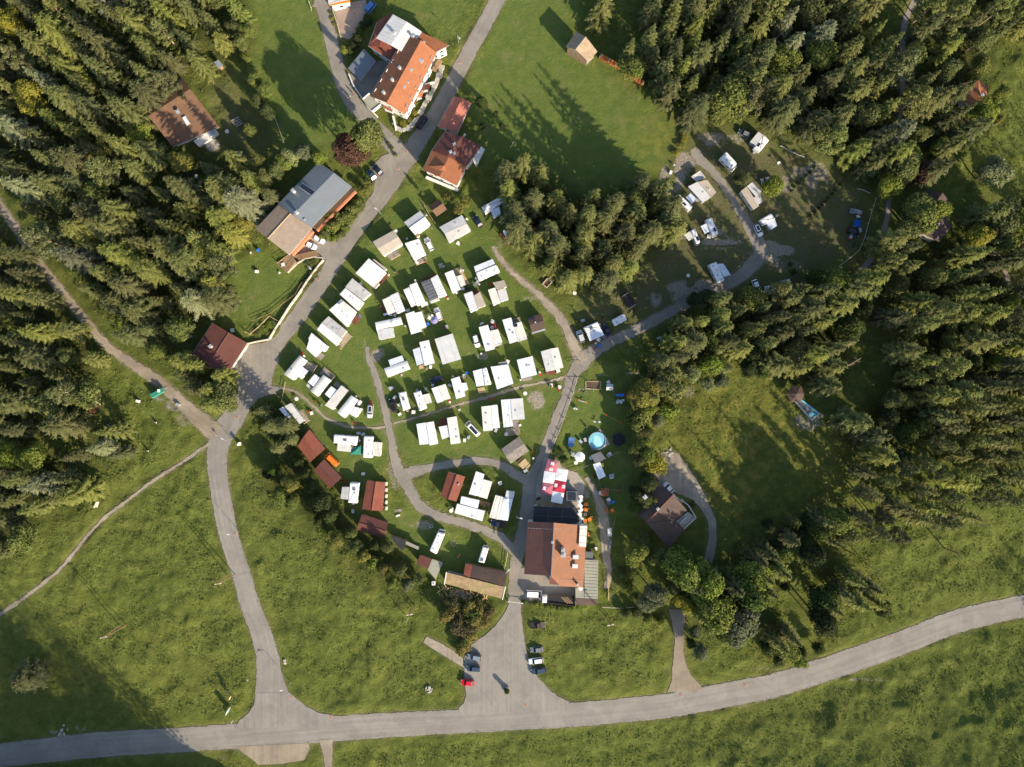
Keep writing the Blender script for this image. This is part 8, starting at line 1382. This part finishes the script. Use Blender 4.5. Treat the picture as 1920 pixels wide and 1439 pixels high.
# log pile and dead wood
e = simple('log_pile', 'untidy pale log and plank pile below the mossy shed roof', 'log pile', 'N', (540,380), 'log pile')
for k in range(70):
    t = random.random(); x, y = 300+t*450, 320+t*70+random.uniform(-50,50); c = on('N', (x,y), .4); a = random.uniform(0, 3.14); l = random.uniform(.4, 1.4); z = random.uniform(.1, .8); g = MB(); g.tube((c[0]-math.cos(a)*l/2, c[1]-math.sin(a)*l/2, z), (c[0]+math.cos(a)*l/2, c[1]+math.sin(a)*l/2, z+random.uniform(-.1,.3)), random.uniform(.08,.2), None, 6); g.build('log', M_['cutwood' if k % 3 else 'tanwood'], e)
e = simple('white_tank', 'small white tank below the pale green-grey shed', 'tank', 'N', (253,262)); c = on('N', (253,260), 1); g = MB(); g.box(c, (1.0,1.2), 0, 0, .1, 1.1); g.build('tank', M_['white_wall'], e); g = MB(); g.cyl(c, .2, 1.1, 1.2, 10); g.build('cap', M_['slate_roof'], e)
for i, (a, b, lb) in enumerate((((515,655),(630,570),'bare dead trunk leaning to the upper right, upper one of three'),((480,770),(560,715),'bare reddish dead trunk, lowest left of three'),((590,755),(695,688),'bare dead trunk, lowest right of three'))):
    p0, p1 = on('h', a, 1), on('h', b, 12); e = thing('dead_tree', lb+' in the eastern clearing', 'dead tree', (*p0, 0)); g = MB(); g.tube((*p0,-.2),(*p1,12),.28,.08,7); g.build('trunk', M_['pale_bark'] if 'pale_bark' in M_ else BARKP, e)
    for k in range(9): t = .35+.07*k; q0 = V((*p0,0),(*p1,12),t); an = random.uniform(0,6.28); g = MB(); g.tube(q0, (q0[0]+math.cos(an)*1.5, q0[1]+math.sin(an)*1.5, q0[2]-.2), .05, .02, 4); g.build('branch', BARKP, e)
def boulders(label, fr, pts, n, rad, m='stone'):
    e = thing('boulder_heap', label, 'boulders', (*on(fr, pts, 0), 0))
    for k in range(n):
        c = on(fr, pts, .2); a = random.uniform(0,6.28); q = random.uniform(0,rad); s_ = random.uniform(.2,.55); g = MB(); x, y = c[0]+math.cos(a)*q, c[1]+math.sin(a)*q; g.cyl((x,y), s_, 0, s_*.6, 6, r1=s_*.6); g.build('boulder', M_[m], e)
boulders('pale boulder at the bend of the branch road, nearer the main road','k',(925,655),4,.6); boulders('single pale rock in the grass at the flared junction','k',(1068,882),2,.3); boulders('bare scrub of pale sticks and stones on the lower meadow','N',(215,1215),14,1.4); boulders('pale rubble at the upper end of the farm drive','i',(555,120),12,1.6); boulders('scattered stones beside the shaded main road','q',(520,1135),12,1.8); boulders('bright stone at the left edge by the main road','q',(10,1200),2,.3); boulders('stones of the fireplace beside the large white caravan','A',(1175,945),10,.8)
# poles, lamps, signs
def pole(label, fr, p, h=8, m='wood', arm=None, name='utility_pole', cat='pole', r=.13, legs=None):
    c = W(P(fr,[p])[0], h if legs else 0); e = thing(name, label, cat, (*c, gz(*c))); z0 = gz(*c)
    if legs:
        for dx, dy in legs: g = MB(); g.tube((c[0]+dx,c[1]+dy,z0-.3),(c[0]+dx*.25,c[1]+dy*.25,h),r,r*.8,7); g.build('pole', M_[m], e)
        g = MB(); g.box(c, (2.0,.22), .2, 0, h-.6, h-.4); g.build('crossarm', M_['rail_white'], e); return e
    g = MB(); g.tube((*c,z0-.3),(*c,h),r,r*.7,7); g.build('pole', M_[m], e)
    if arm: g = MB(); g.tube((*c,h),(c[0]+arm[0],c[1]+arm[1],h+.15),.05,.05,5); g.build('arm', M_['galv'], e); g = MB(); g.box((c[0]+arm[0],c[1]+arm[1]), (.75,.3), math.atan2(arm[1],arm[0]), 0, h+.1, h+.25); g.build('lamp_head', M_['lightgrey_roof'], e)
    return e
pole('double-legged wooden power pole in the lower left meadow nearer the road','k',(430,68),11,'wood',legs=((-1.1,-.1),(1.1,.15))); pole('double-legged wooden power pole in the lower left meadow farther from the road','p',(770,1187),11,'wood',legs=((-1.1,-.1),(1.1,.15))); pole('double-legged power pole in the meadow left of the hedge','k',(1870,300),9,'wood',legs=((-.5,-.1),(.5,.1)))
pole('tall dark pole at the left end of the eastern meadow','n',(365,1120),9,'wood',r=.2); pole('tall dark pole in the middle of the eastern meadow','n',(1215,1115),8,'wood',r=.2); pole('slender pole with white top in the eastern meadow, upper','n',(1400,880),10,'galv'); pole('slender pole with white top in the eastern meadow, lower','n',(570,1262),8,'galv'); pole('dark wooden pole in the dark southern trees','o',(1335,855),11,'wood',r=.2); pole('pair of dark poles beside the field below the hotel','N',(1850,640),9,'wood',legs=((-.5,0),(.5,.1))); pole('pole with an insulator left of the scrub on the lower meadow','N',(25,565),5,'rail_white')
for lb, fr, p, a in (('street lamp leaning over the village road by the long pale wall','f',(500,655),(.9,-.9)),('street lamp at the branch road by the manhole','p',(1795,385),(-1.3,.1)),('street lamp at the branch road near the junction','k',(985,800),(-1.3,-.3)),('street lamp above the guest house bend','b',(1680,325),(.6,-1.0)),('street lamp at the bottom of the turning place','j',(1740,1055),(-.8,.5)),('street lamp beside the shaded camp road at the hotel','L',(905,695),(1.3,-.2)),('street lamp standing by the loop road near the hotel shed','N',(905,130),(.9,1.0)),('lamp post on the roadside grass opposite the small L-shaped cabin','f',(1020,250),(-.7,.5))): pole(lb, fr, p, 5.5, 'galv', a, 'street_lamp', 'street lamp', .07)
def sign(label, fr, p, h, w, hh, m, rz=.5, m2=None):
    c = W(P(fr,[p])[0]); e = thing('road_sign', label, 'sign', (*c,0)); g = MB(); g.tube((*c,0),(*c,h),.05,.05,6); g.build('post', M_['galv'], e); g = MB(); g.box(c, (w,.06), rz, 0, h-hh, h+.02); g.build('panel', M_[m], e)
    g = MB(); g.box((c[0]-math.sin(rz)*-.04, c[1]-math.cos(rz)*.04), (w*.8,.02), rz, 0, h-hh*.85, h-hh*.15); g.build('face', M_[m2 or 'white_wall'], e)
sign('tall white and turquoise banner sign beside the junction','k',(527,1000),3.2,1.6,2.6,'white_wall',1.2,'turquoise'); sign('orange and white sign beside the junction','k',(543,900),2.6,1.2,1.0,'orange',1.2); sign('small dark-framed sign above the orange one','k',(527,855),2.6,1.1,.9,'slate_roof',.2); sign('small white direction sign nearest the main road','k',(556,1080),2.2,.9,.8,'white_wall',1.0); sign('small white marker sign beside the branch road','k',(668,775),1.6,.6,.7,'white_wall',2.2)
sign('white sign beside the turning place under the trees','j',(1800,1090),2.0,1.1,.9,'white_wall',1.0); sign('small red-brown board by the meadow edge of the branch road','j',(1632,1025),1.2,.6,.5,'red',.3)
e = simple('wayside_bench', 'pale wooden bench at the meadow footpath below the western spruces', 'bench', 'p', (718,187))
for k in range(2): boxpart(e, 'seat' if k else 'backrest', 'p', [(698+k*22,208-k*4),(722+k*14,163),(732+k*12,166),(708+k*22,212-k*4)], .4 if k else .6, .46 if k else .85, 'rail_white')
for p in ((708,205),(728,170)): g = MB(); g.box(on('p', p, .2), (.5,.1), 1.1, 0, 0, .4); g.build('leg', M_['galv'], e)
def manhole(fr, p, lb):
    c = W(P(fr,[p])[0]); e = thing('manhole_cover', lb, 'manhole cover', (*c,0)); g = MB(); g.cyl(c, .55, .07, .105, 16); g.build('frame', M_['stone'], e); g = MB(); g.cyl(c, .42, .09, .115, 16); g.build('cover', M_['brick'], e)
for fr, p, lb in (('k',(985,914),'reddish manhole cover beside the flared junction kerb'),('k',(1280,1065),'manhole cover at the upper kerb of the main road right of the junction'),('p',(1768,408),'manhole cover by the street lamp on the branch road'),('f',(548,738),'manhole cover on the village road opposite the big square white roof'),('j',(1870,612),'manhole cover in the turning place'),('j',(1775,887),'manhole cover at the top of the branch road'),('N',(1080,1355),'manhole cover on the main road below the car park'),('b',(1692,470),'manhole cover on the upper village road'),('b',(1285,1140),'manhole cover on the village road before the village house'),('b',(1228,1265),'manhole cover by the parking bay'),('b',(900,102),'manhole cover in the reddish yard'),('b',(598,42),'manhole cover in the narrow street near the top edge'),('b',(848,745),'manhole cover in the narrow street beside the walkers'),('o',(310,1375),'manhole cover on the main road below the brown drive'),('o',(790,1300),'manhole cover at the bend of the main road'),('r',(683,458),'manhole cover on the eastern main road')): manhole(fr, p, lb)
# small solar and hatch details on cabins
e = [o for o in COL.objects if o.get('label', '').startswith('big cream-white roof carrying')][0]; boxpart(e, 'solar_panel', 'E', [(820,385),(880,378),(882,422),(828,430)], 2.88, 2.95, 'solar')
e = [o for o in COL.objects if o.get('label', '').startswith('small cabin with brown roof')][0]; boxpart(e, 'solar_panel', 'E', [(1050,285),(1130,262),(1140,305),(1062,330)], 2.8, 2.9, 'solar')
# ---------------------------------------------------------------- two walkers in the street
def person(label, p, shirt, legs_m, hair, face, step):
    c = W(P('b',[p])[0]); e = thing('person', label, 'person', (*c,.06), face); me = bpy.data.meshes.new('body')
    J = [(0,0,.93,.13),(0,0,1.15,.13),(0,0,1.40,.15),(0,0,1.50,.06),(0,.02,1.60,.09),(0,.01,1.70,.085),(-.10,0,.88,.09),(-.11,step*.16,.48,.065),(-.11,step*.26,.08,.045),(-.11,step*.26+.16,.04,.04),(.10,0,.88,.09),(.11,-step*.12,.48,.065),(.11,-step*.30,.10,.045),(.11,-step*.30+.15,.04,.04),(-.19,0,1.40,.055),(-.25,-step*.10,1.13,.042),(-.26,-step*.02+.10,.90,.034),(.19,0,1.40,.055),(.25,step*.10,1.13,.042),(.26,step*.2,.90,.034)]
    E = [(0,1),(1,2),(2,3),(3,4),(4,5),(0,6),(6,7),(7,8),(8,9),(0,10),(10,11),(11,12),(12,13),(2,14),(14,15),(15,16),(2,17),(17,18),(18,19)]
    me.from_pydata([j[:3] for j in J], E, []); o = bpy.data.objects.new('body', me); COL.objects.link(o); o.parent = e
    sk = o.modifiers.new('skin', 'SKIN'); lay = me.skin_vertices[0].data if me.skin_vertices else None
    if lay is None:
        bm = __import__('bmesh').new(); bm.from_mesh(me); bm.verts.layers.skin.verify(); bm.to_mesh(me); bm.free(); lay = me.skin_vertices[0].data
    for i, j in enumerate(J): lay[i].radius = (j[3], j[3]*.85)
    lay[0].use_root = True; o.modifiers.new('sub', 'SUBSURF').levels = 1; me.materials.append(M_['skin'])
    g = MB(); g.cyl((0,0),.155,.92,1.46,12,r1=.19); g.tube((-.2,0,1.42),(-.26,-step*.1,1.12),.075,.06,8); g.tube((.2,0,1.42),(.26,step*.1,1.12),.075,.06,8); m_ = g.mesh('shirt', M_[shirt]); s = bpy.data.objects.new('shirt', m_); COL.objects.link(s); s.parent = e
    g = MB(); g.cyl((0,0),.165,.82,.96,12); g.tube((-.1,0,.9),(-.11,step*.16,.48),.105,.085,8); g.tube((-.11,step*.16,.5),(-.11,step*.26,.12),.08,.06,8); g.tube((.1,0,.9),(.11,-step*.12,.48),.105,.085,8); g.tube((.11,-step*.12,.5),(.11,-step*.3,.12),.08,.06,8); m_ = g.mesh('trousers', M_[legs_m]); s = bpy.data.objects.new('trousers', m_); COL.objects.link(s); s.parent = e
    g = MB(); g.cyl((0,-.01),.105,1.64,1.76,12,r1=.09); g.cyl((0,-.01),.09,1.76,1.81,12,r1=.04); m_ = g.mesh('hair', M_[hair]); s = bpy.data.objects.new('hair', m_); COL.objects.link(s); s.parent = e
person('walker in a red top on the narrow street beside the yard wall', (895,712), 'cloth_red', 'cloth_blue', 'wood', 2.5, 1); person('walker in a pale top on the narrow street, nearer the field', (870,735), 'cloth_white', 'cloth_blue', 'black', 2.3, -1)
# ---------------------------------------------------------------- tall grass and weeds standing in the rough meadows
def tufts():
    r = np.random.default_rng(9); n = 26000; px = r.uniform(0, 1920, n*3); py = r.uniform(0, 1439, n*3); ii = np.clip(((px-CX)*S-gx[1]), -1e9, 1e9)
    xi = np.clip(np.searchsorted(gx, (px-CX)*S)-1, 0, NX-2); yi = np.clip(np.searchsorted(gy, (CY-py)*S)-1, 0, NY-2)
    ok = (smooth[yi, xi] < .2) & (clear[yi, xi] < .05) & (floor_[yi, xi] < .6) & (vnoise(5, 21, 2)[yi, xi] > .38); px, py, xi, yi = px[ok][:n], py[ok][:n], xi[ok][:n], yi[ok][:n]; n = len(px)
    X, Y, Z = (px-CX)*S, (CY-py)*S, GZ[yi, xi]; Q = []; T_ = []
    for k in range(4):
        a = r.uniform(0, 6.28, n); s_ = r.uniform(.12, .30, n); C = np.stack([X+r.normal(0,.22,n), Y+r.normal(0,.22,n), Z+r.uniform(.0,.25,n)], -1); nr = norm(np.stack([r.normal(0,.6,n), r.normal(0,.6,n), np.ones(n)], -1)); t1 = norm(np.cross(nr, np.stack([np.cos(a), np.sin(a), np.zeros(n)], -1))); t2 = np.cross(nr, t1); s_ = s_[:, None]
        Q.append(np.stack([C-t1*s_, C-t2*s_*.5, C+t1*s_, C+t2*s_*.5], 1)); T_.append(np.clip(r.normal(.5,.22,n), 0, 1))
    for k_, pts in ROADS.items():                        # grass creeping over the road edges
        p = np.array(dense(pts, 2.5)); t_ = np.gradient(p[:, :2], axis=0); t_ /= np.linalg.norm(t_, axis=1, keepdims=True)
        for sg in (-1, 1):
            o_ = (p[:, 2]/2+r.uniform(-2.2, 1.2, len(p)))*sg; qx, qy = p[:, 0]-t_[:, 1]*o_+r.normal(0, .8, len(p)), p[:, 1]+t_[:, 0]*o_+r.normal(0, .8, len(p)); ok2 = (np.array([not any(in_poly(a, b, q) for q in PADS.values()) for a, b in zip(qx, qy)])) & (r.random(len(p)) < .5); qx, qy = qx[ok2], qy[ok2]; m_ = len(qx); C = np.stack([(qx-CX)*S, (CY-qy)*S, np.full(m_, .07)], -1); a = r.uniform(0, 6.28, m_); nr = norm(np.stack([r.normal(0,.35,m_), r.normal(0,.35,m_), np.ones(m_)], -1)); t1 = norm(np.cross(nr, np.stack([np.cos(a), np.sin(a), np.zeros(m_)], -1))); t2 = np.cross(nr, t1); s_ = r.uniform(.07, .26, m_)[:, None]
            Q.append(np.stack([C-t1*s_, C-t2*s_*.6, C+t1*s_, C+t2*s_*.6], 1)); T_.append(np.clip(r.normal(.5,.25,m_), 0, 1))
    me = quadmesh('meadow_tufts', np.concatenate(Q), np.concatenate(T_), leafmat('meadow_grass', (.10,.13,.028), (.17,.18,.05), .3)); o = bpy.data.objects.new('meadow_tufts', me); COL.objects.link(o); tag(o, 'tufts of tall grass in the rough meadows', 'grass', kind='stuff')
tufts()
